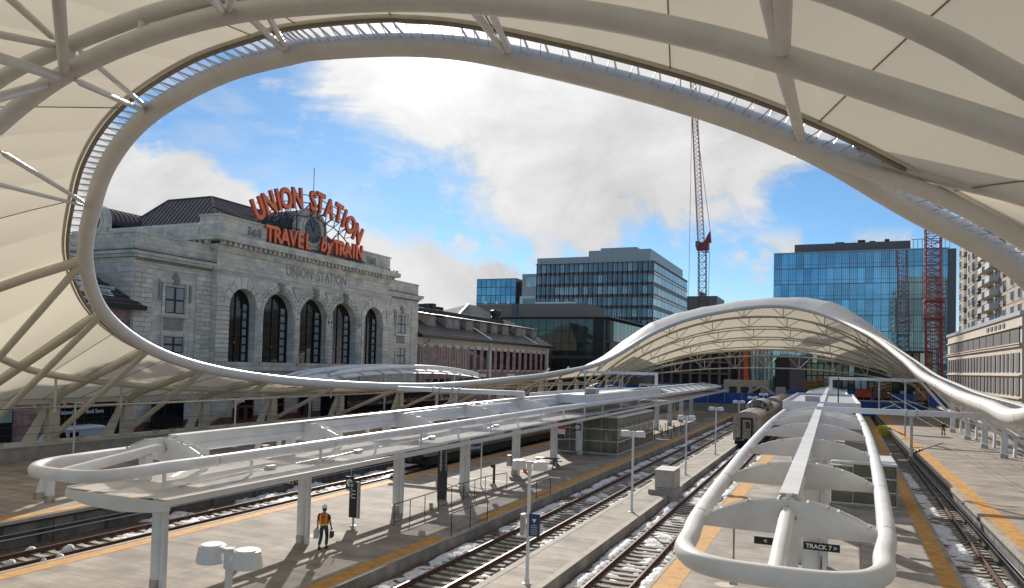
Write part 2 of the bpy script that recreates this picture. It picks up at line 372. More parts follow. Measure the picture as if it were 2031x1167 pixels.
def text(name, s, size, m, parent, loc, rot, ext=.01, sx=1, align='CENTER', spacing=1, bold=0, shear=0):
    cu = bpy.data.curves.new(name, 'FONT'); cu.body = s; cu.size = size; cu.extrude = ext; cu.align_x = align; cu.align_y = 'CENTER'
    cu.space_character = spacing; cu.offset = bold; cu.shear = shear; cu.resolution_u = 3
    t = bpy.data.objects.new(name, cu); C.objects.link(t); dg = bpy.context.evaluated_depsgraph_get()
    me = bpy.data.meshes.new_from_object(t.evaluated_get(dg)); bpy.data.objects.remove(t)
    me.materials.clear(); me.materials.append(MT[m])
    o = bpy.data.objects.new(name, me); C.objects.link(o); o.rotation_euler = rot; o.scale = (sx, 1, 1)
    if parent: o.parent = parent; o.location = V(*loc)-WL[parent.name]
    else: o.location = loc
    WL[o.name] = V(*loc); return o
FX = (RAD(90), 0, RAD(90))      # lettering that faces +x
FS = (RAD(90), 0, 0)            # lettering that faces -y (towards the camera)
# ================================================================== THE SETTING
MB().add([(-2500,-300,-.62),(2500,-300,-.62),(2500,4500,-.62),(-2500,4500,-.62)], [(0,1,2,3)]).obj('ground', 'ground_earth', kind='structure')
YE = 165                                     # end of the tracks
# ballast bed with a lumpy surface
def lump(x, y): return .05*math.sin(x*3.1+y*1.7)+.04*math.sin(x*7.3-y*4.1)+.03*math.sin(y*9.7+x*2.2)
for (a, b) in ((-31.0,-26.1), (-15.2,-11.2), (-9.1,-5.9), (3.0, 6.8)):
    MB().grid(lambda u, v: (a+(b-a)*v, 8+(YE-8)*u, -.47+.35*lump(a+(b-a)*v, 8+(YE-8)*u)), 420, 10).obj('track_bed', 'ballast', kind='structure', smooth=True)

def xr(y): return 3.72+.0125*(y-31) if y < 200 else 5.9        # right platform's edge swings outwards with distance
def platform(name, x0, x1f, y0, y1, z, zb=-.6, m='concrete'):
    mb = MB(); ys = [y0+(y1-y0)*i/24 for i in range(25)]
    f1 = x1f if callable(x1f) else (lambda y: x1f)
    f0 = x0 if callable(x0) else (lambda y: x0)
    vs = []
    for y in ys: vs += [(f0(y), y, z), (f1(y), y, z), (f1(y), y, zb), (f0(y), y, zb)]
    fs = []
    for i in range(24):
        a, b = 4*i, 4*i+4
        fs += [(a,a+1,b+1,b),(a+1,a+2,b+2,b+1),(a+3,a,b,b+3)]
    fs += [(0,3,2,1),(96,97,98,99)]
    mb.add(vs, fs); return mb.obj(name, m, kind='structure')
platform('platform', -26.4, -15.25, 6, YE, 0)
platform('platform', -11.2, -9.1, 6, YE, 0)
platform('platform', -5.9, lambda y: xr(y)+.75, 6, YE, 0)
platform('platform', -47.6, -31.05, -5, YE, .7)
platform('platform', 6.74, 19.2, -5, YE+20, .72)
platform('street', -75, -48.1, -20, 330, -.85, zb=-1.2, m='asphalt')
platform('plaza', -90, YE, YE+.5, 330, -.1, m='ground_earth') if 0 else None
# coping and tactile strips, laid a few millimetres proud
def strip(name, f0, f1, y0, y1, z, m, parent=None, n=24, t=.008):
    mb = MB(); vs = []
    for i in range(n+1):
        y = y0+(y1-y0)*i/n; vs += [(f0(y), y, z+t), (f1(y), y, z+t), (f0(y), y, z-.004), (f1(y), y, z-.004)]
    fs = []
    for i in range(n): a, b = 4*i, 4*i+4; fs += [(a,a+1,b+1,b),(a+2,a,b,b+2),(a+1,a+3,b+3,b+1)]
    return mb.add(vs, fs).obj(name, m, parent, kind=None if parent else 'structure')
k = lambda c: (lambda y: c)
strip('tactile_paving', k(-26.15), k(-25.45), 6, YE-20, 0, 'yellow_paving')
strip('tactile_paving', k(-16.15), k(-15.45), 33.2, YE-20, 0, 'yellow_paving')
strip('tactile_paving', k(-16.15), k(-15.45), 6, 28.9, 0, 'yellow_paving')
strip('tactile_paving', k(-5.75), k(-4.9), 6, YE-20, 0, 'yellow_paving')
strip('tactile_paving', lambda y: xr(y)-.08, lambda y: xr(y)+.55, 6, YE-20, 0, 'yellow_paving')
strip('tactile_paving', k(-31.75), k(-31.12), -5, YE-20, .7, 'yellow_paving')
strip('tactile_paving', k(6.95), k(7.75), 6, YE-20, .72, 'yellow_paving')
for (x0, x1) in ((-26.4,-26.2),(-15.44,-15.25),(-11.2,-10.95),(-9.35,-9.1),(-5.9,-5.78)):
    strip('kerb', k(x0-.02), k(x1), 6, YE, 0, 'kerb_concrete', t=.012)
# paving slabs: cast in bays, each a piece of its own, joints left open to the sub-slab
def slabs(par_name, xa, xb, nx, y0, y1, ly, z, m='concrete'):
    src = {}
    w = (xb-xa)/nx; y = y0
    while y < y1:
        for i in range(nx):
            o = unit('paving_slab', m, SL[par_name], xa+i*w+.008, xa+(i+1)*w-.008, y+.008, min(y+ly, y1)-.008, z, z+.005)
        y += ly
SL = {}
for nm, pf in (('wide', 0), ('lamp', 1), ('right', 2), ('left', 3), ('far', 4)): SL[nm] = [o for o in bpy.data.objects if o.name.startswith('platform')][pf]; WL[SL[nm].name] = V(0,0,0)
slabs('wide', -25.42, -16.18, 2, 8, 120, 4.9, 0); slabs('lamp', -10.93, -9.37, 1, 8, 110, 3.6, 0)
slabs('right', -4.88, 3.2, 2, 10, 120, 4.9, 0); slabs('left', -47.5, -31.8, 3, 2, 110, 5.2, .7); slabs('far', 7.78, 19.1, 2, 8, 120, 5.2, .72)
# faint painted and sawn lines on the paving
for y in (44.5, 60.0): strip('painted_line', k(-25.3), k(-16.4), y, y+.12, 0, 'white_line', n=1)
for y in (118, 122, 126.5, 131, 136): strip('painted_line', k(-24.5), k(-16.6), y, y+.55, 0, 'white_line', n=1)
# high platform faces: dark stained concrete wall in cast panels, pipes running along
def hiwall(x, sx, y0, y1, zt, step=3.2):
    w = thing('retaining_wall', 'stained concrete platform wall behind the %s track, with pipes along it' % ('left snowy' if sx > 0 else 'right-hand'), 'wall', (x, y0, -.6))
    y = y0; src = None
    MB().box(x-.02*sx, x+.10*sx, y0, y1, zt-.24, zt-.02).obj('coping', 'kerb_concrete', w)
    MB().box(x-.02*sx, x+.16*sx, y0, y1, zt-.235, zt-.17).obj('rubber_edge', 'rubber', w)
    while y < min(y1, 112):
        if src is None:
            src = MB().box(x, x+.06*sx, y+.03, y+step-.03, -.6, zt-.25).obj('wall_panel', 'dark_concrete', w, loc=(x, y, -.6))
        else: inst(src, w, (x, y, -.6))
        y += step
    if y < y1: MB().box(x, x+.06*sx, y, y1, -.6, zt-.25).obj('wall_face', 'dark_concrete', w)
    for z, r in ((-.06, .035), (.14, .022)):
        MB().tube([(x+.16*sx, y0, z), (x+.16*sx, y1, z)], r, 8).obj('pipe', 'galvanised', w, smooth=True)
hiwall(-31.05, 1, 6, YE, .7); hiwall(6.74, -1, 6, YE, .72)

# ------------------------------------------------------------------ tracks
def track(xc, label, y0=8, y1=YE-3, gauge=1.50, skew=0, hidden=False):
    t = thing('railway_track', label, 'railway track', (xc, y0, -.45))
    fx = lambda y: xc+skew*(y-40)
    for s in (-1, 1):
        mb = MB(); mt = MB(); n = 30
        for i in range(n):
            ya, yb = y0+(y1-y0)*i/n, y0+(y1-y0)*(i+1)/n
            xa, xb = fx(ya)+s*gauge/2, fx(yb)+s*gauge/2
            mb.bar((xa,ya,-.40),(xb,yb,-.40),.14,.03); mb.bar((xa,ya,-.335),(xb,yb,-.335),.025,.10)
            mb.bar((xa,ya,-.265),(xb,yb,-.265),.075,.045); mt.bar((xa,ya,-.2415),(xb,yb,-.2415),.06,.004)
        r = mb.obj('rail', 'rust', t); mt.obj('running_surface', 'rail_top', r)
    src = None; y = y0+.2; k_ = 0; far = MB(); cl = MB()
    while y < y1:
        x = fx(y)
        if k_ < 150:
            if src is None:
                src = MB().prism([(x-1.25,-.52),(x+1.25,-.52),(x+1.22,-.40),(x+.55,-.40),(x+.4,-.425),(x-.4,-.425),(x-.55,-.40),(x-1.22,-.40)], 1, y-.13, y+.13).obj('sleeper', 'sleeper', t, loc=(x, y, -.45))
            else: inst(src, t, (x, y+random.uniform(-.02,.02), -.45+random.uniform(-.006,.006)))
            for s in (-1, 1):
                for e in (-.1, .1): cl.box(x+s*gauge/2+e-.035, x+s*gauge/2+e+.035, y-.05, y+.05, -.40, -.345)
        else: far.box(x-1.25, x+1.25, y-.13, y+.13, -.52, -.41)
        y += .62; k_ += 1
    far.obj('distant_sleepers', 'sleeper', t, kind='stuff'); cl.obj('rail_clips', 'rust', t, kind='stuff')
    return t
track(-28.55, 'snow-streaked railway track between the far left wall and the lamp-free wide platform', y1=YE-3)
track(-13.2, 'railway track left of the narrow lamp platform, running beside the wide platform')
track(-7.5, 'railway track right of the narrow lamp platform, leading to the old steel train', skew=-.007)
track(5.25, 'single-sided snowy railway track below the right-hand wall', skew=.012, y1=108)
# snow: lumpy blankets lying between and beside the rails
def snow(bands, seed, dens=.0):
    rr = random.Random(seed); mb = MB()
    for (x0, x1, y0, y1, h, cov) in bands:
        nx = max(5, int((x1-x0)/.10)); ny = int((y1-y0)/.14); ph = [rr.uniform(0, 6.28) for _ in range(8)]
        def hgt(x, y):
            w = (math.sin(x*2.3+y*.55+ph[0])+math.sin(y*1.13-x*1.9+ph[1])+.8*math.sin(y*2.9+x*3.7+ph[2])+.5*math.sin(y*6.1-x*5.3+ph[3])+.4*math.sin(y*10.1+x*9+ph[4]))/3.7
            e = min(1, (x-x0)/.22, (x1-x)/.22, (y-y0)/1.0, (y1-y)/1.0)
            tie = .5+.5*math.cos(2*math.pi*(y-.2-8)/.62)
            return (w+cov-.5*tie*(1-cov))*min(1, e*1.4)-.35*(1-e), w
        vs = []; 
        for i in range(ny+1):
            for j in range(nx+1):
                x = x0+(x1-x0)*j/nx; y = y0+(y1-y0)*i/ny; a, w = hgt(x, y)
                vs.append((x, y, -.49+max(-.1, min(1, a))*h+.012*math.sin(x*31+y*17)))
        b = len(mb.v); mb.v += vs
        for i in range(ny):
            for j in range(nx):
                q = (b+i*(nx+1)+j, b+i*(nx+1)+j+1, b+(i+1)*(nx+1)+j+1, b+(i+1)*(nx+1)+j)
                if max(mb.v[t][2] for t in q) > -.455: mb.f.append(q)
    return mb
def snow_obj(name, bands, seed): snow(bands, seed).obj(name, 'snow', kind='stuff', smooth=True, fix=False)
snow_obj('snow', [(-15.15,-13.98,8,120,.13,.5), (-13.9,-12.5,32,115,.13,.30), (-12.4,-11.25,14,112,.12,.2)], 3)
snow_obj('snow', [(-9.05,-8.3,8,85,.17,.7), (-8.2,-6.8,18,80,.13,.28), (-6.7,-5.95,8,84,.17,.5)], 5)
snow_obj('snow', [(-31.0,-29.45,26,60,.26,.28), (-29.2,-27.9,23,60,.17,.40)], 8)
snow_obj('snow', [(4.0,4.45,24,62,.14,.3), (4.6,5.8,18,72,.18,.55), (5.95,6.6,30,64,.18,.1)], 11)
# scattered lumps of ice by the left track
for (px, py, r) in ((60,1093,.22),(135,1090,.25),(118,1105,.16),(85,1112,.12),(20,1118,.2)):
    p = at(px, py, Z=-.35); m_ = MB(); n_ = 7
    m_.grid(lambda u, v: (p.x+r*math.sin(u*math.pi)*math.cos(v*6.283)*(1+.25*math.sin(5*v+3*u)), p.y+r*math.sin(u*math.pi)*math.sin(v*6.283), p.z+.7*r*math.cos(u*math.pi)*(1+.2*math.sin(9*v))), n_, 9)
    tag(m_.obj('snow_lump', 'snow', smooth=True), 'loose lump of dirty snow lying on the far left track', 'snow lump', 'loose snow lumps on the left track')

# kerb wall on the left with deck lights
kw = thing('kerb_wall', 'long beige concrete wall along the back of the left platform, carrying the canopy columns', 'wall', (-47.6, 0, .7))
MB().box(-48.0, -47.6, -5, 160, -.85, 1.55).obj('wall_face', 'kerb_concrete', kw)
MB().box(-49.6, -47.5, -5, 160, 1.55, 1.66).obj('coping', 'cream_steel', kw)

# ================================================================== TRAIN HALL CANOPY
ring = [ (830,90,'Y',20),(650,96,'Y',19.8),(569,109,'Y',19.9),(430,150,'Y',20.1),(296,227,'Y',20.8),(222,312,'Y',22),(187,400,'Y',23.5),(169,515,'Y',26),
 (205,620,'Y',28.9),(297,692,'Y',34),(410,731,'Y',39.8),(538,752,'Y',47.3),(672,763,'Y',55.5),(800,767,'Y',66),(900,764,'Y',78),(1000,754,'Y',92),(1100,741,'Y',108),
 (1200,717,'Y',125),(1303,658,'Y',141),(1393,627,'Y',148),(1520,608,'Y',150.5),(1614,619,'Y',147),(1717,660,'Y',132),(1786,708,'X',7.2),(1825,742,'X',7.6),(1865,765,'X',7.8),
 (1900,784,'X',7.7),(1960,806,'X',7.5),(2031,827,'X',7.0)]
RP = []
for (px, py, a, v) in ring: RP.append(at(px, py, X=v if a == 'X' else None, Y=v if a == 'Y' else None))
RP += [V(8.3, 31.4, 7.7)]
for (px, py, v) in ((2031,543,27.3),(1800,408,25),(1590,288,23),(1331,193,21.3),(1005,112,20.3)): RP.append(at(px, py, Y=v))
NR = len(RP)
OUT = [(-14,-14,19),(-22,-14,18.5),(-30,-14,16.5),(-40,-12,13),(-48,-3,9),(-50,6,6.5),(-50,14,5.4),(-49.8,21,4.8)]
for p in RP[8:16]: OUT.append((-49.7, p.y, 4.45))
OUT += [(-50,118,4.7),(-50.6,150,5.4),(-49,192,6.6),(-33,202,11.6),(-10,202,12.9),(12,196,8.2),(17,150,6.2)]
for p in RP[23:29]: OUT.append((15.2, p.y, 5.0))
OUT += [(15.2,31,5.0),(15,20,5.6),(14.6,8,7.2),(10,-8,11),(2,-14,15.5),(-6,-14,18)]
assert len(OUT) == NR, (len(OUT), NR)
MID = []
for i, p in enumerate(RP):
    o = V(*OUT[i]); m_ = p.lerp(o, .5)
    if i in range(8, 17) or i in range(23, 31): m_.z += .25
    elif i in (17, 22): m_.z += 1.2
    elif i in (18, 19, 20, 21): m_ = p.lerp(o, .36); m_.z = p.z+ (2.5 if i in (19, 20) else 1.9)
    else: m_.z += 1.3
    MID.append(m_)
SUB = 8
Rc, Mc, Oc = cr(RP, True, SUB), cr(MID, True, SUB), cr(OUT, True, SUB)
OFF = {0: 1.2, 1: 1.12, 2: 1.05, 3: 1.0, 4: .95, 5: .92, 6: .92, 7: .92, 8: .92, 9: .95, 10: 1.0, 11: 1.0, 29: 1.2, 30: 1.7, 31: 1.5, 32: 1.2}
def edge(i):                                      # inner edge of the cloth, held clear of the ring pipe
    d = (Mc[i]-Rc[i]); d.z *= .6; d.normalize(); k_, f_ = divmod(i, SUB); f_ /= SUB; o_ = OFF.get(k_, 1.15)*(1-f_)+OFF.get(k_+1, 1.15)*f_; return Rc[i]+d*o_+V(0, 0, .24)
Ec = [edge(i) for i in range(len(Rc))]
def surf(i, s):
    i %= len(Rc); a, b, c = Ec[i], Mc[i], Oc[i]; h = .45
    return a*((s-h)*(s-1)/(h))+b*(s*(s-1)/(h*(h-1)))+c*(s*(s-h)/(1-h))
hall = thing('train_hall_canopy', 'huge cream fabric canopy over the tracks, swooping around a great oval opening', 'canopy', (-18, 85, 0))
ringo = MB().tube(Rc, .36, 24, closed=True).obj('ring_pipe', 'steel_paint', hall, smooth=True)
for i in range(0, len(Rc), SUB):
    p, d = Rc[i], (Rc[(i+1) % len(Rc)]-Rc[i-1]).normalized(); MB().cyl(p-d*.02, p+d*.02, .368, n=24).obj('weld_band', 'steel_paint', hall)
# cloth panels: one per bay, each with a welt at its seam
for i in range(NR):
    j0 = i*SUB; mb = MB()
    hb = 2 if True else 1
    for half in range(2):
        a = j0+half*SUB//2; b = a+SUB//2; mb = MB()
        mb.grid(lambda u, v: surf(int(round(a+(b-a)*u)), v) - V(0,0,.10*math.sin(math.pi*u)*math.sin(math.pi*v)*2), SUB//2, 14)
        mb.obj('fabric_panel', 'canopy_fabric', hall, smooth=True, fix=False)
        keep = (half == 0 and not (3 <= i <= 7 and i % 2)) or (half == 1 and i in (8, 9, 10, 11, 12, 13, 18, 19, 20, 21, 29, 30))
        if keep: MB().tube([surf(a, s/12)-V(0,0,.04) for s in range(13)], .022, 6).obj('seam', 'seam_strip', hall)
MB().tube([e-V(0,0,.03) for e in Ec], .085, 8, closed=True).obj('edge_rail', 'seam_strip', hall, smooth=True)
MB().tube([e-V(0,0,.06)+(Ec[i]-Rc[i]).normalized()*.22 for i, e in enumerate(Ec)], .06, 6, closed=True).obj('gutter', 'cream_steel', hall, smooth=True)
MB().tube([V(*p) for p in Oc], .16, 10, closed=True).obj('eave_pipe', 'cream_steel', hall, smooth=True)
# fins that bridge the gap between ring and cloth
acc = 0; cnt = 0; rods = MB()
for i in range(len(Rc)):
    p, q = Rc[i], Rc[(i+1) % len(Rc)]; e0, e1 = Ec[i], Ec[(i+1) % len(Rc)]; l = (q-p).length; acc += l
    nst = max(1, int(round(l/1.9)))
    for k_ in range(nst):
        t = (k_+.5)/nst; a = p.lerp(q, t); b = e0.lerp(e1, t); d = (q-p).normalized(); up = V(0,0,1)
        if cnt < 285:
            n_ = (b-a).normalized(); a2 = a+n_*.34
            s = d*.009; w1 = d.cross(n_).normalized()
            mb = MB().add([a2-s-w1*.06, a2-s+w1*.06, b-s+w1*.02, b-s-w1*.02, a2+s-w1*.06, a2+s+w1*.06, b+s+w1*.02, b+s-w1*.02], [(0,1,2,3),(7,6,5,4),(0,4,5,1),(1,5,6,2),(2,6,7,3),(3,7,4,0)])
            mb.obj('fin_bracket', 'white_paint', hall); cnt += 1
        t2 = (k_+1)/nst; a = p.lerp(q, t2); b = e0.lerp(e1, t2); rods.bar(a+(b-a).normalized()*.3, b-d*.25, .022)
rods.obj('tie_rods', 'galvanised', hall, kind='stuff')

# near arch truss over the viewer's head: two pipe chords in one upright plane
YA = 13.5
low = [at(x, y, Y=YA) for x, y in ((-330,560),(-150,390),(0,245),(128,148),(276,79),(445,30),(650,6),(880,1),(1120,22),(1350,64),(1560,120),(1780,190),(2031,272),(2300,370),(2600,500))]
upp = [at(x, y, Y=YA) for x, y in ((-330,420),(-150,275),(0,158),(114,100),(276,35),(400,2),(640,-52),(900,-92),(1160,-100),(1430,-70),(1600,-30),(1727,14),(1880,82),(2031,165),(2300,300),(2600,440))]
tr = thing('arch_truss', 'massive pipe arch truss spanning overhead in the foreground', 'truss', (-18, YA, 0))
lo = cr(low, n=6); up_ = cr(upp, n=6)
MB().tube(lo, .245, 20).obj('lower_chord', 'steel_paint', tr, smooth=True)
MB().tube(up_, .21, 20).obj('upper_chord', 'steel_paint', tr, smooth=True)
def near_pt(px, py, Y=YA): return at(px, py, Y=Y)
def strut(par, a, b, r0, name='strut', m='steel_paint', lug=True):
    a, b = V(*a), V(*b); d = (b-a); l = d.length; d.normalize(); mb = MB()
    if lug: mb.tube([a, a+d*.25, a+d*.5, b-d*.5, b-d*.25, b], [r0*.45, r0*.5, r0, r0, r0*.5, r0*.45], 10)
    else: mb.cyl(a, b, r0, n=14)
    return mb.obj(name, m, par, smooth=True)
def rj(px, py, Y): return at(px, py, Y=Y)
for a, b, r0 in (((480,20),(565,100,19.9),.10),((522,12),(569,100,19.9),.085),((930,8),(1003,106,20.3),.10),((968,8),(1010,106,20.3),.085),
                 ((1545,120),(1588,280,23),.11),((1556,118),(1593,280,23),.09),((150,160),(290,222,20.8),.10),((152,96),(294,216,20.8),.085),
                 ((0,300),(166,402,23.7),.09),((-40,357),(166,408,23.7),.075)):
    strut(tr, near_pt(*a), rj(b[0], b[1], b[2]), r0)
for a, b, r0 in (((112,-60),(128,148),.14),((0,-20),(108,78),.09),((-60,57),(114,92),.09),((-60,96),(125,156),.13),((-80,215),(98,165),.12),
                 ((1513,-40),(1545,112),.10),((1545,-40),(1552,112),.12),((1563,-40),(1560,112),.07),((415,-12),(440,22),.10),((470,-30),(455,20),.08)):
    strut(tr, near_pt(a[0], a[1], 9.5), near_pt(b[0], b[1]), r0)
strut(tr, near_pt(284,40), near_pt(284,76), .13, lug=False)
strut(tr, near_pt(137,92), near_pt(137,142), .16, lug=False)
strut(tr, near_pt(460,-15), near_pt(460,25), .16, lug=False)

# left and right frames: column, leaning blade, rafter to the ring, diagonal strut, purlins
def frame(side_, i, base_z=1.62, colx=-48.5):
    p = RP[i]; y = p.y; s = side_
    f = thing('canopy_support', 'x', 'canopy support', (colx, y, base_z), 'steel frames holding up the %s edge of the canopy' % ('left' if s < 0 else 'right'))
    top = V(colx, y, 4.25)
    MB().add([(colx-.26, y-.40, base_z),(colx+.26, y-.40, base_z),(colx+.26, y+.40, base_z),(colx-.26, y+.40, base_z),
              (colx-.24, y-.36, 4.4),(colx+.24, y-.36, 4.4),(colx+.24, y+.36, 4.4),(colx-.24, y+.36, 4.4)],
             [(0,3,2,1),(4,5,6,7),(0,1,5,4),(1,2,6,5),(2,3,7,6),(3,0,4,7)]).obj('column', 'cream_steel', f)
    # leaning blade beside the column (towards the viewer), waisted
    yb = y-1.75; prof = [(yb-.35, base_z),(yb+.55, base_z),(y-.55, 3.3),(y-.41, 4.1),(y-.75, 4.1),(y-1.02, 3.4)]
    MB().prism(prof, 0, colx-.08, colx+.08).obj('leaning_blade', 'cream_steel', f)
    # rafter: follows the cloth from below
    j = i*SUB; pts = [surf(j, 1-t/8)-V(0, 0, .38) for t in range(0, 8)]+[p]
    pts = [q for q in pts if (q.x > colx if s < 0 else q.x < colx)]
    rr_ = [.25]*len(pts)
    MB().tube([V(colx, y, 4.2)]+pts, [.27]+rr_, 14).obj('rafter', 'cream_steel', f, smooth=True)
    strut(f, (colx-s*.2, y, base_z+.35), p, .19, 'diagonal_strut', 'cream_steel', lug=False)
    MB().box(colx-.45, colx+.45, y-.6, y+.6, base_z-.06, base_z+.05).obj('base_plate', 'cream_steel', f)
    return f
li = [7, 8, 9, 10, 11, 12, 13, 14, 15, 16]
pos = ['second frame from the left edge of the photo']
fr = []
for n_, i in enumerate(li):
    f = frame(-1, i); fr.append(f)
names = ['cream steel canopy frame out past the left edge, whose rafter rises to the ring', 'cream steel canopy frame meeting the ring where it turns down at far left',
 'cream steel canopy frame just left of the bookstore sign', 'cream steel canopy frame between the white van and the stone station', 'cream steel canopy frame in front of the wooden station doors',
 'cream steel canopy frame below the left half of the tall arched windows', 'cream steel canopy frame left of the small silver pavilion roof', 'cream steel canopy frame under the silver pavilion roof',
 'cream steel canopy frame in front of the brick wing', 'cream steel canopy frame farthest along the brick wing']
for f, n_ in zip(fr, names): f['label'] = n_
# extra far frames on the left, seen edge-on as a comb
for q, y in enumerate((116, 126, 136, 146, 157, 168, 180)):
    f = thing('canopy_support', 'distant cream canopy frame in the comb of legs under the far left eave', 'canopy support', (-48.5, y, 1.6), 'comb of far canopy legs on the left')
    MB().box(-48.75,-48.25, y-.3, y+.3, 1.6, 4.9).obj('column', 'cream_steel', f)
    MB().prism([(y-2.6,1.6),(y-1.9,1.6),(y-.1,4.9),(y-.7,4.9)], 0, -48.6, -48.4).obj('leaning_blade', 'white_paint', f)
    strut(f, (-48.2, y, 2), (-43.5, y, 7.2+.03*(y-116)), .16, 'diagonal_strut', 'cream_steel', lug=False)
# purlins, eave beam and walkway pipe along the left side
pl = thing('canopy_purlins', 'long horizontal cream pipes and beam running along the low left side of the canopy', 'canopy beams', (-48, 60, 4))
pur = [surf(i, .5)-V(0,0,.42) for i in range(5*SUB, 17*SUB)]
MB().tube(pur, .22, 14).obj('purlin_pipe', 'cream_steel', pl, smooth=True)
MB().bar((-48.4, 6, 4.35), (-48.4, 160, 4.35), .25, .28).obj('eave_beam', 'cream_steel', pl)
MB().tube([(-48.15, 6, 3.98), (-48.15, 160, 3.98)], .10, 12).obj('walkway_pipe', 'cream_steel', pl, smooth=True)
src = None
for q in range(60):
    y = 22+q*2.1
    if src is None: src = MB().add([(-48.5,y-.10,4.25),(-48.5,y+.08,4.25),(-48.2,y+.28,3.9),(-48.2,y+.10,3.9),(-48.3,y-.10,4.25),(-48.3,y+.08,4.25),(-48.0,y+.28,3.9),(-48.0,y+.10,3.9)], [(0,1,2,3),(4,5,6,7),(0,4,5,1),(1,5,6,2),(2,6,7,3),(3,7,4,0)]).obj('hanger_plate', 'cream_steel', pl, loc=(-48.3, y, 4.1))
    else: inst(src, pl, (-48.3, y, 4.1))
for n_ in range(len(li)-1):   # slim vertical hangers between purlin and walkway pipe at mid-bay
    i = li[n_]*SUB+4; a = surf(i, .5)-V(0,0,.42); MB().cyl(a, (a.x, a.y, 3.9), .08, n=8).obj('hanger', 'cream_steel', pl, smooth=True)
# small deck lights on the wall coping
g0 = None
for q in range(56):
    y = 24+q*1.95+random.uniform(-.25,.25)
    if any(abs(y-RP[i].y) < .8 or abs(y-RP[i].y+1.5) < .6 for i in li): continue
    if g0 is None:
        g0 = thing('deck_uplight', 'small cream floodlight box standing on the coping of the left wall', 'floodlight', (-47.7, y, 1.66), 'row of little floodlights on the left wall')
        MB().box(-47.85,-47.55,y-.22,y+.22,1.70,1.92).obj('lamp_box', 'cream_steel', g0); MB().add([(-47.6,y-.3,1.86),(-47.3,y-.3,1.98),(-47.3,y+.3,1.98),(-47.6,y+.3,1.86)],[(0,1,2,3)]).obj('glare_flap', 'cream_steel', g0)
        MB().box(-47.76,-47.64,y-.05,y+.05,1.655,1.71).obj('foot', 'dark_steel', g0)
    else: copy_tree(g0, (-47.7, y, 1.66))

# right side frames
rl = [('cream canopy frame on the right platform nearest the viewer', 33.5), ('cream canopy frame second along the right platform', 41.5), ('cream canopy frame third along the right platform', 49.5), ('cream canopy frame fourth along the right platform', 58),
      ('white right-hand canopy frame left of the near cross-beam end', 66.5), ('white right-hand canopy frame behind the first bay of the near cross-beam', 75), ('right-hand canopy frame beside the distant pedestrian', 84), ('right-hand canopy frame past the distant pedestrian', 94), ('farthest right-hand canopy frame by the blue containers', 105)]
def ring_at(y, right=True):
    best = min((q for q in range(len(Rc)) if (Rc[q].x > -10) == right and 20*SUB < q < 31*SUB), key=lambda q: abs(Rc[q].y-y)); return best
for lab, y in rl:
    q = ring_at(y); p = Rc[q]; cx_ = 13.3
    f = thing('canopy_support', lab, 'canopy support', (cx_, y, .72))
    MB().cyl((cx_, y, .72), (cx_, y, 4.7), .27, .24, 14).obj('column', 'white_paint', f, smooth=True)
    MB().cyl((cx_, y, .72), (cx_, y, 1.1), .31, n=14).obj('column_sleeve', 'stainless', f, smooth=True)
    MB().prism([(y+1.1,.75),(y+1.6,.75),(y+.5,4.4),(y+.1,4.4)], 0, cx_+.9, cx_+1.1).obj('leaning_blade', 'white_paint', f)
    MB().tube([(cx_, y, 4.6)]+[surf(q, 1-t/6)-V(0,0,.38) for t in range(1, 6)]+[p], .19, 12).obj('rafter', 'cream_steel', f, smooth=True)
    strut(f, (cx_-.1, y, 2.6), p, .15, 'diagonal_strut', 'white_paint', lug=False)
pr = thing('canopy_purlins', 'white pipe running under the right-hand side of the canopy', 'canopy beams', (11, 60, 4))
MB().tube([surf(i, .55)-V(0,0,.42) for i in range(23*SUB, 31*SUB)], .16, 12).obj('purlin_pipe', 'white_paint', pr, smooth=True)
MB().bar((13.3, 30, 3.2), (13.3, 120, 3.2), .2, .3).obj('eave_beam', 'white_paint', pr)
# heavy rafters that leave the ring to the right (upper right of the photo)
hr = thing('edge_rafter', 'thick pair of pipes forking from the ring at upper right', 'truss pipes', (-1, 23, 14))
j0 = rj(1590,290,23)
MB().tube(cr([j0, at(1700,310,Y=23.3), at(1850,345,Y=23.3), at(2031,388,Y=23.3), at(2300,470,Y=23.3), at(2700,700,Y=23.3)], n=5), .27, 18).obj('upper_pipe', 'steel_paint', hr, smooth=True)
MB().tube(cr([j0, at(1690,330,Y=23.2), at(1850,385,Y=23.2), at(2031,478,Y=23.2), at(2300,650,Y=23.2), at(2560,900,Y=23.2)], n=5), .22, 18).obj('lower_pipe', 'steel_paint', hr, smooth=True)
MB().bar(at(1700,312,Y=23.0)+V(0,0,.3), at(2300,440,Y=23.0)+V(0,0,.3), .06, .12).obj('dark_channel', 'dark_steel', hr)

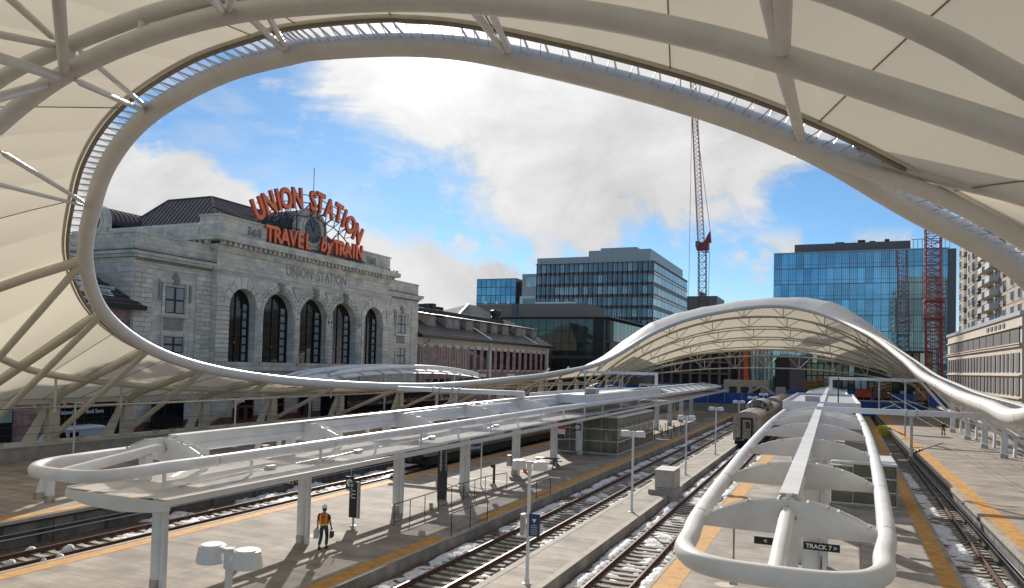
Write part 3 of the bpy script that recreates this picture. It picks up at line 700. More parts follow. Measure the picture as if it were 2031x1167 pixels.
# far trusses: a fan of arches from the ring back to the end arch
far = [(157,.16),(165,.14),(173,.14),(181,.14),(190,.15),(201,.17)]
ft = []
apex = [632,652,672,690,709]
def arch_pts(Y, zt, zf, xl, xr_, pw=2.2, n=26):
    xc = -13.5 if Y < 195 else -13; o_ = []
    for i in range(n+1):
        x = xl+(xr_-xl)*i/n; h = (xc-xl) if x < xc else (xr_-xc); o_.append(V(x, Y, zf+(zt-zf)*(1-abs((x-xc)/h)**pw)))
    return o_
alab = ['first cream arch truss behind the far rim of the opening', 'second cream arch truss behind the far rim', 'third cream arch truss inside the far vault', 'fourth cream arch truss inside the far vault',
        'fifth cream arch truss inside the far vault', 'end arch truss closing the far vault, above the building site']
for q, (Y, r_) in enumerate(far):
    py = [628,648,669,688,706,730][q]; zt = at(1500, py, Y=Y).z
    t = thing('arch_truss', alab[q], 'truss', (-15, Y, 0)); dz = [2.2,2.0,1.8,1.7,1.6,3.0][q]
    lower = arch_pts(Y, zt, 3.5+.35*q, -49.5, 15.5+.4*q); MB().tube(lower, r_, 10).obj('lower_chord', 'cream_steel', t, smooth=True)
    upper = arch_pts(Y+.4, zt+dz, 4.6+.35*q, -50, 16+.4*q, 2.25); MB().tube(upper, r_, 10).obj('upper_chord', 'cream_steel', t, smooth=True)
    for i in range(4, 23, 3):
        MB().cyl(lower[i], upper[i], .10, n=8).obj('post', 'cream_steel', t, smooth=True)
        if i < 21: MB().cyl(lower[i], upper[i+1], .075, n=8).obj('web_diagonal', 'cream_steel', t, smooth=True); MB().cyl(lower[i+3 if i+3 < 26 else i], upper[i+2], .075, n=8).obj('web_diagonal', 'cream_steel', t, smooth=True)
    ft.append((lower, upper))
# long struts tying the far arches together
lt = thing('tie_struts', 'slim cream struts linking the far arch trusses front to back', 'struts', (-15, 170, 10))
for q in range(5):
    for i in range(3, 24, 3):
        a, b = ft[q][0][i], ft[q+1][1][min(25, i+1)]; MB().cyl(a, b, .07, n=6).obj('strut', 'cream_steel', lt, smooth=True)
# ================================================================== PLATFORM CANOPIES
def loop_canopy(name_, label, xc, hw, y0, y1, z0, slope, ribs, posts=None, spine_dx=0):
    t = thing('platform_canopy', label, 'platform canopy', (xc, y0, 0))
    zz = lambda y: z0+.0115*(min(y, 50)-y0)+.001*max(0, y-50)
    hwf = lambda y: hw+hw*.42*(lambda u: 1-(1-u)**2.2)(min(1, max(0, (y-y0)/40)))
    pts = []
    for i in range(13):                       # rounded near end
        a = math.pi*i/12; ex = .62
        cx_ = -math.cos(a); sy = math.sin(a)
        x = xc+hw*math.copysign(abs(cx_)**ex, cx_); y = y0+2.1*(1-abs(sy)**ex)
        pts.append((x, y, zz(y)-.08*abs(sy)))
    L1 = [(xc+hwf(y), y, zz(y)) for y in range(int(y0+5), int(y1-6), 6)]; L0 = [(2*xc-x, y, z) for (x, y, z) in reversed(L1)]
    he = hwf(y1); end = [(xc+he*.98, y1-6, zz(y1-6)), (xc+he*.55, y1-1.5, zz(y1)), (xc, y1, zz(y1)), (xc-he*.55, y1-1.5, zz(y1)), (xc-he*.98, y1-6, zz(y1-6))]
    c = cr(pts+L1+end+L0, True, 4); MB().tube(c, .195, 20, closed=True).obj('edge_pipe', 'white_paint', t, smooth=True)
    xs = xc+spine_dx
    for (x, y, z) in L1[:9]+L0[-9:]: MB().cyl((x, y-.02, z), (x, y+.02, z), .202, n=20).obj('weld_band', 'galvanised', t)
    for s in (-1, 1): MB().bar((xs+s*.35, y0+.4, zz(y0)-.2), (xs+s*.25, y0+.4, zz(y0)-.2), .02).obj('drain_stub', 'galvanised', t)
    MB().cyl((xs, y0+.05, zz(y0)-.08), (xs, ribs[0]-.1, zz(ribs[0])+.34), .16, n=18).obj('nose_pipe', 'white_paint', t, smooth=True)
    # spine beam with its flat cover, in sheets
    y = ribs[0]+.35; yend = y1-2
    MB().bar((xs, y, zz(y)+.48), (xs, yend, zz(yend)+.48), .10, .40).obj('spine_web', 'white_paint', t); MB().cyl((xs, y-.3, zz(y)+.22), (xs, yend, zz(yend)+.22), .17, n=16).obj('spine_pipe', 'white_paint', t, smooth=True)
    k_ = 0
    while y < yend-1:
        l = 2.4; MB().bar((xs, y, zz(y)+.70), (xs, y+l-.015, zz(y+l)+.70), .40, .05).obj('cover_plate', 'white_paint', t); y += l; k_ += 1
        if k_ > 24: break
    if y < yend-1: MB().bar((xs, y, zz(y)+.70), (xs, yend, zz(yend)+.70), .40, .05).obj('cover_plate', 'white_paint', t)
    # bracket casting at the spine head
    q = ribs[0]+.05; br = MB()
    for s in (-1, 1): br.tube(cr([(xs+s*.08, q-.1, zz(q)+.22), (xs+s*.26, q+.02, zz(q)+.34), (xs+s*.20, q+.2, zz(q)+.60), (xs+s*.08, q+.35, zz(q)+.70)], n=4), .045, 8)
    br.tube(cr([(xs-.2, q, zz(q)+.3), (xs, q-.05, zz(q)+.52), (xs+.2, q, zz(q)+.3)], n=4), .035, 8); br.box(xs-.1, xs+.1, q-.05, q+.3, zz(q)+.2, zz(q)+.34)
    br.obj('spine_bracket', 'stainless', t, smooth=True)
    for n_, ry in enumerate(ribs):
        z = zz(ry); top = []; bot = []; m_ = 18
        for i in range(m_+1):
            u = -1+2*i/m_; x = xc+(hwf(ry)-.12)*u; top.append((x, z+.06+.56*(1-abs(u)**2.1))); bot.append((x, z-.10-.02*(1-u*u)))
        rb = MB().prism(bot+top[::-1], 1, ry-.03, ry+.03).obj('rib_plate', 'white_paint', t)
        for (ya, yb_) in ((-.11, -.08), (.31, .28)):
            fl = MB()
            for i in range(m_): fl.add([(top[i][0], ry+ya, top[i][1]+.004), (top[i+1][0], ry+ya, top[i+1][1]+.004), (top[i+1][0], ry+yb_, top[i+1][1]+.03), (top[i][0], ry+yb_, top[i][1]+.03)], [(0,1,2,3)])
            fl.obj('ladder_rail', 'white_paint', t)
        pl_ = MB()
        if n_ < 5:
            for i in range(2, m_-1, 3): pl_.bar((top[i][0], ry-.08, top[i][1]+.02), (top[i][0], ry+.3, top[i][1]+.02), .05, .02)
            pl_.obj('rungs', 'white_paint', t); 
            MB().prism(bot+top[::-1], 1, ry+.25, ry+.27).obj('rib_plate', 'white_paint', t)
        bt = MB()
        for i in range(1, m_, 4):
            bt.lathe((top[i][0], ry-.04, top[i][1]), [(.045, 0), (.05, .03), (.03, .06)], 8)
        if n_ < 4: bt.obj('bolts', 'stainless', t, kind='stuff')
    return t, zz
mr_ = [18.7, 25.9, 33.3, 41.1, 49.5]; 
mid, mz = loop_canopy('mid', 'long white pipe-edged canopy loop over the wide left platform', -20.95, 1.88, 14.9, 136, 4.12, .0022, mr_+[58+i*6.2 for i in range(0)]+[92+i*5.2 for i in range(9)], spine_dx=0)
rgt, rz = loop_canopy('right', 'white pipe-edged canopy loop seen end-on over the right platform', -.92, 1.82, 13.9, 138, 4.1, .0018, [17.6,24.4,32.2,40.4,47.5,52.5,57]+[92+i*5.2 for i in range(9)])
# cloth-like vaulted bays at the far part of both loops
for t, zz, xc, hw in ((mid, mz, -20.95, 2.67), (rgt, rz, -.92, 2.58)):
    for y in [90+i*5.2 for i in range(9)]:
        MB().grid(lambda u, v: (xc+(hw-.1)*(2*v-1), y+.2+4.9*u, zz(y)+.10+.42*(1-abs(2*v-1)**2.1)-.12*math.sin(math.pi*u)), 4, 12).obj('roof_panel', 'white_paint', t, smooth=True)
mhw = lambda y: 1.88+(1.88*.42)*(1-(1-min(1, max(0, (y-14.9)/40)))**2.2)
# the low flat roof under the left loop
X0, X1 = -21.75, -17.55
fz = lambda y: 3.45+.0115*(min(y, 46)-16)+.0022*max(0, y-46)
src = None
ys = [15.9+i*2.44 for i in range(52)]
for i in range(51):
    y, y2 = ys[i], ys[i+1]-.012
    MB().add([(X0,y,fz(y)),(X1,y,fz(y)),(X1,y2,fz(y2)),(X0,y2,fz(y2))],[(0,1,2,3)]).obj('flat_roof_panel', 'fritted_glass', mid)
for x, nm in ((X1+.03, 'fascia'), (X0-.03, 'fascia')): MB().bar((x, 15.85, fz(15.85)-.06), (x, ys[-1], fz(ys[-1])-.06), .06, .20).obj(nm, 'steel_paint', mid)
e = MB().prism([(X0-.05, 3.39),(X1+.05, 3.39),(X1+.05, 3.16),(X1-.6, 3.05),(-19.4, 2.96),(-20.9, 3.02),(X0-.05, 3.18)], 1, 15.80, 15.92); e.obj('end_beam', 'steel_paint', mid)
for y in (17.0,20.6,24.3,28.0,31.8,35.6,39.5,43.5,47.5,52,57,62,68,75,83): MB().cyl((-20.95+mhw(y), y, fz(y)), (-20.95+mhw(y), y, mz(y)-.1), .06, n=8).obj('stub_post', 'white_paint', mid, smooth=True)
for (a, b) in ((17.5, 22), (24.5, 27.5), (31.5, 34), (40, 42)): MB().bar((-18.9, a, fz(a)+.05), (-19.3, b, fz(b)+.05), .05, .04).obj('conduit', 'stainless', mid); MB().box(-19.2,-19.0,b-.3,b+.1,fz(b)+.02,fz(b)+.14).obj('junction_box', 'stainless', mid)
cy = [18.0, 25.2, 32.5, 39.8, 47.6, 55.2, 61.5, 84, 92, 100, 108, 116]
for y in cy:
    MB().cyl((-20.2, y, 0), (-20.2, y, fz(y)-.1), .245, n=20).obj('column', 'white_paint', mid, smooth=True)
    MB().cyl((-20.2, y, 0), (-20.2, y, .36), .262, n=20).obj('column_sleeve', 'stainless', mid, smooth=True)
    MB().box(-19.98, -19.84, y-.15, y+.02, 0, fz(y)-.1).obj('downpipe', 'white_paint', mid)
    MB().prism([(X0+.1, fz(y)-.06),(X1-.1, fz(y)-.06),(X1-.1, fz(y)-.22),(-20.2, fz(y)-.45),(X0+.1, fz(y)-.22)], 1, y-.06, y+.06).obj('cantilever_beam', 'white_paint', mid)
    MB().box(-21.12,-20.80, y-.14, y+.14, fz(y), mz(y)+.15).obj('upper_post', 'white_paint', mid)
    if y < 50: MB().box(-20.95-mhw(y)-.08,-20.95-mhw(y)+.08,y+1.8,y+1.95,fz(y)-.4,mz(y)).obj('upper_post', 'white_paint', mid)
for y in (20.4, 28.4, 36.2, 44): MB().box(-21.08,-20.84, y, y+.22, fz(y), mz(y)+.1).obj('upper_post', 'white_paint', mid)
# right canopy's supports
for y in (24.4, 32.2, 40.4, 47.5, 57, 92, 108):
    MB().cyl((-.6, y, 0), (-.6, y, 4.1), .26, n=20).obj('column', 'white_paint', rgt, smooth=True)
    MB().cyl((-.6, y, 0), (-.6, y, .4), .275, n=20).obj('column_sleeve', 'stainless', rgt, smooth=True)
    MB().box(-1.35,-.95,y-.12,y+.12,0,4.05).obj('box_column', 'steel_paint', rgt); MB().box(-.28,-.16,y-.2,y-.05,0,4.0).obj('downpipe', 'white_paint', rgt)
for x, y in ((-2.05, 17.6), (.55, 17.6), (-1.9, 40.4)):
    MB().cyl((x, y, 2.9), (x, y, 4.1), .022, n=8).obj('hanger_rod', 'stainless', rgt); MB().lathe((x, y, 2.78), [(.02,.14),(.08,.06),(.09,0)], 12).obj('pendant_lamp', 'stainless', rgt, smooth=True)
MB().box(-.3, 1.15, 24.6, 24.9, 3.0, 3.06).obj('cross_plate', 'white_paint', rgt)
MB().box(-.3, .9, 40.6, 40.9, 3.0, 3.06).obj('cross_plate', 'white_paint', rgt)
# plant boxes on top of the canopies, over the lifts
def roofbox(x0, x1, y0, y1, z0, z1, par, unitx, unity):
    MB().box(x0,x1,y0,y0+.1,z0,z1).box(x0,x1,y1-.1,y1,z0,z1).box(x0,x0+.1,y0+.1,y1-.1,z0,z1).box(x1-.1,x1,y0+.1,y1-.1,z0,z1).obj('parapet_box', 'white_paint', par)
    MB().box(x0+.1,x1-.1,y0+.1,y1-.1,z1-.28,z1-.24).obj('box_roof', 'galvanised', par)
    MB().box(unitx-.55,unitx+.55,unity-.5,unity+.5,z1-.24,z1+.35).obj('roof_unit', 'cabinet_grey', par)
roofbox(-23.5,-18.4,58,86,4.6,5.3, mid, -20.5, 66); roofbox(-3.7,1.85,62,88,4.6,5.35, rgt, -1.6, 65)
MB().cyl((.3, 66, 5), (.3, 66, 7.2), .05, n=6).obj('aerial', 'dark_steel', rgt)

# glass lift lobby beneath the left canopy
def shelter(label, x0, x1, y0, y1, z1, cx=3, cyy=6, chamfer=0):
    t = thing('glass_lift_lobby', label, 'glass lobby', ((x0+x1)/2, y0, 0))
    fr_ = MB()
    def wall(ax, c, a, b, n):
        for r in range(3):
            for i in range(n):
                p, q = a+(b-a)*i/n+.03, a+(b-a)*(i+1)/n-.03; za, zb = .12+(z1-.12)*r/3+.03, .12+(z1-.12)*(r+1)/3-.03
                if ax == 'y': unit('glass_pane', 'shelter_glass', t, p, q, c-.01, c+.01, za, zb)
                else: unit('glass_pane', 'shelter_glass', t, c-.01, c+.01, p, q, za, zb)
        for i in range(n+1):
            p = a+(b-a)*i/n
            if ax == 'y': unit('mullion', 'aluminium', t, p-.025, p+.025, c-.04, c+.04, .12, z1)
            else: unit('mullion', 'aluminium', t, c-.04, c+.04, p-.025, p+.025, .12, z1)
        for r in range(4):
            z = .12+(z1-.12)*r/3
            if ax == 'y': unit('rail', 'white_paint', t, a, b, c-.05, c+.05, z-.03, z+.03)
            else: unit('rail', 'white_paint', t, c-.05, c+.05, a, b, z-.03, z+.03)
    wall('y', y0, x0, x1, cx); wall('x', x1, y0+.06, y1, cyy); wall('x', x0, y0+.06, y1, cyy); wall('y', y1+.06, x0, x1, cx)
    MB().box(x0-.06,x1+.06,y0-.06,y1+.12,0,.09).obj('plinth', 'stainless', t)
    MB().box(x0+1.4,x1-1.4,y0+2.5,y1-3,0,z1-.1).obj('lift_core', 'beige_panel', t)
    MB().box(x0+1.38,x1-1.38,y0+2.44,y0+2.49,.1,2.2).obj('lift_door', 'stainless', t)
    MB().cyl((x1-1.0, y0+1.0, 0), (x1-1.0, y0+1.0, z1), .18, n=14).obj('column', 'white_paint', t, smooth=True)
    MB().box(x0,x1,y0,y1,z1+.02,z1+.1).obj('ceiling', 'white_paint', t)
    return t
shelter('glass-walled lift lobby with greenish panes under the left canopy', -22.9, -17.1, 62.8, 76.5, 3.25, 4, 7)
shelter('low glass shelter beneath the right-hand canopy loop', -.1, 3.3, 47.5, 52.5, 2.4, 3, 3)

# ------------------------------------------------------------------ overhead line portals
def portal(label, legx, y, x1, z, foot, drops):
    t = thing('catenary_portal', label, 'overhead line portal', (legx, y, foot))
    MB().bar((legx, y, foot), (legx, y, z-.17), .34, .34).obj('leg', 'white_paint', t)
    MB().bar((legx-.17 if x1 > legx else legx+.17, y, z), (x1, y, z), .34, .34).obj('cross_beam', 'white_paint', t)
    for xd, zb, arm in drops:
        MB().bar((xd, y-.02, z-.175), (xd, y-.02, zb), .16, .16).obj('drop_post', 'galvanised', t)
        for s in (-.28, .28): MB().box(xd+s-.03, xd+s+.03, y-.21, y+.21, z-.21, z+.23).obj('clamp', 'galvanised', t)
        MB().box(xd-.34, xd+.34, y-.16, y+.16, z-.24, z-.18).obj('shoe_plate', 'galvanised', t)
        if arm:
            MB().cyl((xd, y, zb+.2), (xd+arm*1.7, y, zb+.95), .045, n=8).obj('bracket_arm', 'aluminium', t, smooth=True)
            MB().cyl((xd, y, zb+1.3), (xd+arm*2.1, y, zb+1.25), .035, n=8).obj('bracket_arm', 'aluminium', t, smooth=True)
            MB().cyl((xd+arm*1.2, y, zb+.75), (xd+arm*2.2, y, zb+.55), .03, n=8).obj('steady_arm', 'aluminium', t, smooth=True)
            MB().tube([(xd+arm*(.15+.09*i), y, zb+.2+.045*i+.04) for i in range(6)], [.05,.09,.05,.09,.05,.09], 8).obj('insulator', 'dark_steel', t, smooth=True)
    return t
pz = at(1037,781,Y=50).z
portal('near white overhead-line portal left of the canopy spine', -20.8, 50, at(790,768,Y=50).x, pz, 4.4, [(at(867,775,Y=50).x, 4.0, 1), (at(905,775,Y=50).x, 4.0, 1)])
portal('near white cross-beam standing on the right canopy and reaching to the right rim', -.9, 52, at(2018,826,Y=52).x, at(1750,817,Y=52).z, 4.3, [(at(1808,822,Y=52).x, 2.6, 1)])
portal('far white overhead-line portal in front of the left rim dip', at(1302,745,Y=92).x, 92, at(1155,737,Y=92).x, at(1230,740,Y=92).z, 4.7, [(at(1161,740,Y=92).x, 4.6, 1), (at(1235,740,Y=92).x, 4.6, -1)])
portal('far white cross-beam beyond the right canopy, in front of the far vault', at(1648,755,Y=92).x, 92, at(1833,758,Y=92).x, at(1740,753,Y=92).z, 4.9, [(at(1744,753,Y=92).x, 3.4, 1), (at(1796,753,Y=92).x, .8, -1)])
wr = thing('overhead_wires', 'thin overhead wires crossing above the left platform', 'wires', (-35, 50, 5))
wires = [((-33.5,-10,5.3),(-33.5,92,5.4)), ((-36,-10,4.9),(-31,92,6.0)), ((9.2,20,4.6),(9.2,140,4.2)), ((-47.4,10,3.0),(-47.4,150,3.0)), ((-47.4,10,2.5),(-47.4,150,2.5)), ((10,15,2.6),(5.6,92,4.6)), ((9.2,15,3.2),(5.4,92,5.6))]
for a, b in wires:
    a, b = V(*a), V(*b); MB().tube([a.lerp(b, i/12)-V(0,0,.3*math.sin(math.pi*i/12)) for i in range(13)], .014, 5).obj('wire', 'dark_steel', wr)

# ------------------------------------------------------------------ lamps on the narrow platform
lp = thing('twin_lamp', 'twin-headed platform lamp, its head filling the lower left corner of the photo', 'lamp post', (-9.75, 10.2, 0), 'twin-headed lamps along the narrow platform')
MB().lathe((-9.75,10.2,0), [(.17,0),(.17,.03),(.10,.05),(.09,.16),(.062,.20),(.062,3.95)], 16).obj('pole', 'white_paint', lp, smooth=True)
MB().cyl((-9.75,10.2,3.9), (-9.75,10.2,4.25), .095, n=16).obj('head_collar', 'white_paint', lp, smooth=True)
for s in (-1, 1):
    MB().lathe((-9.75+s*.40,10.2,3.96), [(.26,0),(.275,.02),(.225,.29),(.20,.30)], 24).obj('lamp_head', 'white_paint', lp, smooth=True)
    MB().lathe((-9.75+s*.40,10.2,4.262), [(.195,0),(.19,.012)], 24).obj('head_lid', 'sign_white', lp)
    MB().lathe((-9.75+s*.40,10.2,3.955), [(.22,0),(.22,.004)], 20).obj('lens', 'pale_glass', lp)
MB().box(-10.15,-9.35,10.16,10.24,4.16,4.24).obj('cross_arm', 'white_paint', lp)
yl = [24.3, 38.9, 54.4, 69.0, 86.5, 102, 118]
ll = ['twin-headed lamp with a blue sign halfway up its pole', 'twin-headed lamp just in front of the grey cabinet', 'twin-headed lamp beyond the grey cabinet with a small blue plate on its pole',
      'twin-headed lamp left of the end of the old steel train', 'twin-headed lamp standing beside the dome car', 'second farthest twin-headed lamp, before the blue containers', 'farthest twin-headed lamp, before the blue containers']
for y, l_ in zip(yl, ll): lamp_c = copy_tree(lp, (-9.75, y, 0), label=l_)
for x, y, l_ in ((-27, 138, 'far twin-headed lamp at the end of the wide platform'), (-3.2, 150, 'far twin-headed lamp behind the right canopy')): copy_tree(lp, (x, y, 0), label=l_)
# signs fixed to lamp poles
s1 = thing('pole_sign', 'dark blue warning sign with white writing strapped to the nearest full lamp pole', 'sign', (-9.75, 24.2, 1.9))
MB().box(-9.62,-9.22,24.02,24.05,1.72,2.50).obj('sign_panel', 'sign_blue', s1); MB().box(-9.98,-9.86,24.1,24.36,1.70,2.42).obj('back_box', 'cabinet_grey', s1)
for i, w_ in enumerate((.2, .26, .24, .28, .22)): unit('print_line', 'galvanised', s1, -9.42-w_/2, -9.42+w_/2, 24.012, 24.018, 2.09-.075*i, 2.12-.075*i)
MB().prism([(-9.50,2.32),(-9.34,2.32),(-9.42,2.19)], 1, 24.005, 24.018).obj('triangle', 'sign_white', s1)
s2 = thing('pole_sign', 'small blue plate on the lamp pole beyond the grey cabinet', 'sign', (-9.75, 54.3, 1.9)); MB().box(-9.62,-9.38,54.15,54.18,1.75,2.15).obj('sign_panel', 'sign_blue', s2)

# ------------------------------------------------------------------ platform furniture
uc = thing('utility_cabinet', 'grey steel utility cabinet on a concrete block on the narrow platform', 'cabinet', (-9.4, 46.2, 0))
MB().box(-10.3,-8.7,45.0,47.6,-.5,.28).obj('concrete_base', 'kerb_concrete', uc); b_ = MB().box(-9.95,-8.85,45.25,47.35,.28,1.42).obj('housing', 'cabinet_grey', uc)
MB().box(-9.99,-8.81,45.2,47.4,1.42,1.47).obj('lid', 'cabinet_grey', uc)
for y in (45.3, 46.35): MB().box(-8.84,-8.82,y,y+.98,.34,1.36).obj('door', 'cabinet_grey', uc)
for y in (45.4, 46.3): MB().box(-9.93,-8.87,45.235,45.245,.4,.42).obj('seam', 'dark_steel', uc)
def rail_(label, pts, z=1.0, mid=True, lower=.12):
    t = thing('handrail', label, 'handrail', (pts[0][0], pts[0][1], 0)); P = [V(p[0], p[1], 0) for p in pts]; L_ = sum((P[i+1]-P[i]).length for i in range(len(P)-1))
    MB().tube([p+V(0,0,z) for p in P], .024, 8).obj('top_rail', 'dark_steel', t, smooth=True)
    MB().tube([p+V(0,0,lower+.05) for p in P], .018, 8).obj('bottom_rail', 'dark_steel', t, smooth=True)
    for i in range(len(P)-1):
        n_ = max(1, round((P[i+1]-P[i]).length/1.55))
        for k_ in range(n_+(1 if i == len(P)-2 else 0)):
            p = P[i].lerp(P[i+1], k_/n_); MB().cyl(p, p+V(0,0,z), .022, n=8).obj('post', 'dark_steel', t, smooth=True)
rail_('long dark handrail slanting past the second and third columns of the wide platform', [(-18.67,29.8),(-18.75,35.6),(-18.75,39.8),(-18.3,41.9)])
rail_('short dark handrail at the near side of the ramp cut in the yellow strip', [(-14.95-.45,29.3),(-15.35,32.9)])
rail_('short dark handrail at the far side of the ramp', [(-15.45,39.6),(-15.35,41.6)], mid=False)
MB().add([(-16.2,29.2,.002),(-15.2,29.2,.002),(-15.2,33,-.02),(-16.2,33,-.02)],[(0,1,2,3)]).obj('ramp', 'kerb_concrete', kind='structure')
mh = [(-20.6,26.4),(-17.4,33.5),(-17.2,36.4),(-3.5,27.5)]
for i, (x, y) in enumerate(mh): tag(MB().lathe((x,y,.0), [(.34,0),(.34,.012),(.29,.014)], 24).obj('manhole_cover', 'beige_panel'), ('round pale cover in the paving behind the walking man', 'round pale cover in the paving near the gap in the yellow strip', 'round pale cover in the paving by the short near handrail', 'round pale cover in the paving under the right canopy nose')[i], 'manhole cover', 'round covers in the paving')
# info pylon, map board, name sign, track signs
py_ = thing('station_pylon', 'tall dark square pylon with vertical white lettering and a light cap', 'pylon', (-20.1, 37.0, 0))
MB().box(-20.3,-19.9,36.8,37.2,0,2.95).obj('shaft', 'site_dark' if 'site_dark' in MT else 'charcoal_wall', py_); MB().box(-20.32,-19.88,36.78,37.22,2.95,3.2).obj('light_cap', 'pale_glass', py_)
for i, ch in enumerate('EMERGENCY'): text('lettering', ch, .17, 'sign_white', py_, (-20.1, 36.79, 2.78-.145*i), FS, .002, bold=.004); text('lettering', ch, .17, 'sign_white', py_, (-19.89, 37.0, 2.78-.145*i), FX, .002, bold=.004)
mb_s = thing('directory_sign', 'tall black directory board with a white list, on a steel foot', 'sign', (-20.2, 28.75, 0))
MB().box(-20.42,-19.98,28.7,28.82,.42,2.0).obj('board', 'sign_black', mb_s); MB().box(-19.975,-19.90,28.68,28.84,.40,2.05).obj('edge_post', 'galvanised', mb_s)
MB().cyl((-20.2,28.76,0), (-20.2,28.76,.42), .05, n=12).obj('foot_post', 'galvanised', mb_s, smooth=True); MB().lathe((-20.2,28.76,0), [(.15,0),(.15,.05),(.06,.08)], 16).obj('foot_plate', 'galvanised', mb_s)
for i, (x_, w_, z_) in enumerate(((-20.37,.17,2.62),(-20.37,.14,2.54),(-20.37,.05,2.43),(-20.29,.03,2.43),(-20.31,.24,2.35),(-20.37,.05,2.27),(-20.29,.03,2.27),(-20.31,.24,2.19),(-20.37,.05,2.11),(-20.29,.03,2.11),(-20.31,.24,2.03))):
    unit('print_line', 'sign_white', mb_s, x_, x_+w_, 28.69, 28.698, z_-.72, z_-.685)
es = thing('letter_sign', 'dark blue square sign with a white disc and letter E beside the directory board', 'sign', (-20.6, 29.2, 2.3))
MB().box(-20.85,-20.40,29.0,29.04,1.62,2.22).obj('panel', 'sign_blue', es); MB().cyl((-20.625,28.995,1.93), (-20.625,28.985,1.93), .17, n=24).obj('disc', 'sign_white', es)
text('lettering', 'E', .24, 'sign_black', es, (-20.625, 28.975, 1.93), FS, .001); MB().box(-20.83,-20.42,28.99,29.0,1.55,1.63).obj('white_band', 'sign_white', es); MB().cyl((-20.62,29.1,2.22), (-20.62,29.1,3.3), .02, n=8).obj('hanger', 'galvanised', es)
def tsign(label, s_, x0, x1, y, z, dark='sign_black', hang=None):
    t = thing('track_sign', label, 'sign', ((x0+x1)/2, y, z)); MB().box(x0,x1,y-.02,y+.02,z-.11,z+.11).obj('panel', dark, t)
    text('lettering', s_, .175, 'sign_white', t, ((x0+x1)/2, y-.024, z-.005), FS, .001, bold=.005)
    return t
tsign('black sign reading TRACK 2 on the second column of the wide platform', '< TRACK 2', -21.4, -20.42, 24.9, 2.5)
tsign('black sign reading TRACK 7 under the right canopy', 'TRACK 7 >', -.80, .20, 24.0, 2.46)
tsign('black sign with an arrow left of the spine under the right canopy', '<', -2.2, -1.55, 24.0, 2.46)
ns = thing('station_name_sign', 'blue Denver name board between two white posts', 'sign', (-20.4, 41.6, 0))
for x, y in ((-20.5, 41.15), (-20.2, 42.2)): MB().bar((x,y,0),(x,y,2.75),.06,.06).obj('post', 'white_paint', ns)
MB().add([(-20.47,41.2,2.2),(-20.23,42.15,2.2),(-20.23,42.15,2.65),(-20.47,41.2,2.65)],[(0,1,2,3)]).obj('panel', 'sign_blue', ns)
text('lettering', 'Denver', .3, 'sign_white', ns, (-20.335, 41.66, 2.43), (RAD(90), 0, RAD(76)), .004)
bn = thing('column_banner', 'white banner with red top and blue block on the column left of the glass lobby', 'sign', (-19.8, 52, 2.2))
MB().box(-19.75,-19.15,54.9,54.94,1.9,2.95).obj('panel', 'sign_white', bn); MB().box(-19.75,-19.15,54.87,54.895,2.72,2.95).obj('red_band', 'sign_red', bn); MB().box(-19.75,-19.15,54.87,54.895,1.95,2.32).obj('blue_block', 'sign_blue', bn)
ck = thing('letter_sign', 'small dark sign with a white disc on the column by the glass lobby', 'sign', (-20.2, 61.2, 2.4)); MB().box(-20.45,-19.95,61.16,61.2,2.1,2.7).obj('panel', 'sign_blue', ck)
MB().cyl((-20.2,61.15,2.4),(-20.2,61.14,2.4),.21,n=20).obj('disc', 'sign_white', ck); text('lettering', 'F', .28, 'sign_black', ck, (-20.2, 61.13, 2.4), FS, .002)
bl = thing('call_post', 'slim dark call post with an angled head near the name board', 'post', (-19.9, 43.5, 0)); MB().box(-19.96,-19.84,43.44,43.56,0,1.15).obj('post', 'dark_steel', bl); MB().box(-20.1,-19.86,43.4,43.6,1.0,1.18).obj('head', 'dark_steel', bl)
# traffic cone + picnic bench + taped column
cn = thing('traffic_cone', 'orange traffic cone beside the taped column', 'traffic cone', (-20.15, 49.3, 0)); MB().box(-20.35,-19.95,49.1,49.5,0,.04).obj('base', 'cone_orange', cn); MB().lathe((-20.15,49.3,.04), [(.15,0),(.04,.78),(.03,.8)], 16).obj('cone', 'cone_orange', cn, smooth=True)
bt = thing('picnic_table', 'dark metal picnic table with splayed legs behind the traffic cone', 'table', (-19.6, 52.2, 0)); MB().box(-20.5,-18.7,51.8,52.6,.70,.75).obj('table_top', 'dark_steel', bt)
for x in (-20.3, -18.9):
    for s in (-1, 1): MB().bar((x, 52.2+s*.1, .7), (x, 52.2+s*.75, 0), .06).obj('leg', 'dark_steel', bt)
for s in (-1, 1): MB().box(-20.5,-18.7,52.2+s*.85-.13,52.2+s*.85+.13,.42,.46).obj('bench', 'dark_steel', bt)
tp = thing('caution_tape', 'yellow caution tape wrapped round the fifth column with a grey box', 'tape', (-20.2, 47.6, .5))
for z in (.55, 1.35): MB().lathe((-20.2,47.6,z), [(.252,0),(.252,.06)], 20).obj('tape_band', 'yellow_steel', tp)
MB().box(-20.75,-20.45,47.4,47.7,.6,1.35).obj('grey_box', 'cabinet_grey', tp)
# queue posts in two ragged rows
q0 = None
for i in range(16):
    x = -18.6+(i % 4)*.75+random.uniform(-.1,.1); y = 80+(i//4)*3.4+(i % 4)*.6
    if q0 is None:
        q0 = thing('queue_post', 'black queue barrier post on the platform beyond the glass lobby', 'queue post', (x, y, 0), 'queue posts beyond the glass lobby')
        MB().lathe((x,y,0), [(.17,0),(.17,.03),(.035,.05),(.035,.95),(.05,.96),(.05,1.04)], 12).obj('post', 'sign_black', q0, smooth=True)
    else: copy_tree(q0, (x, y, 0))
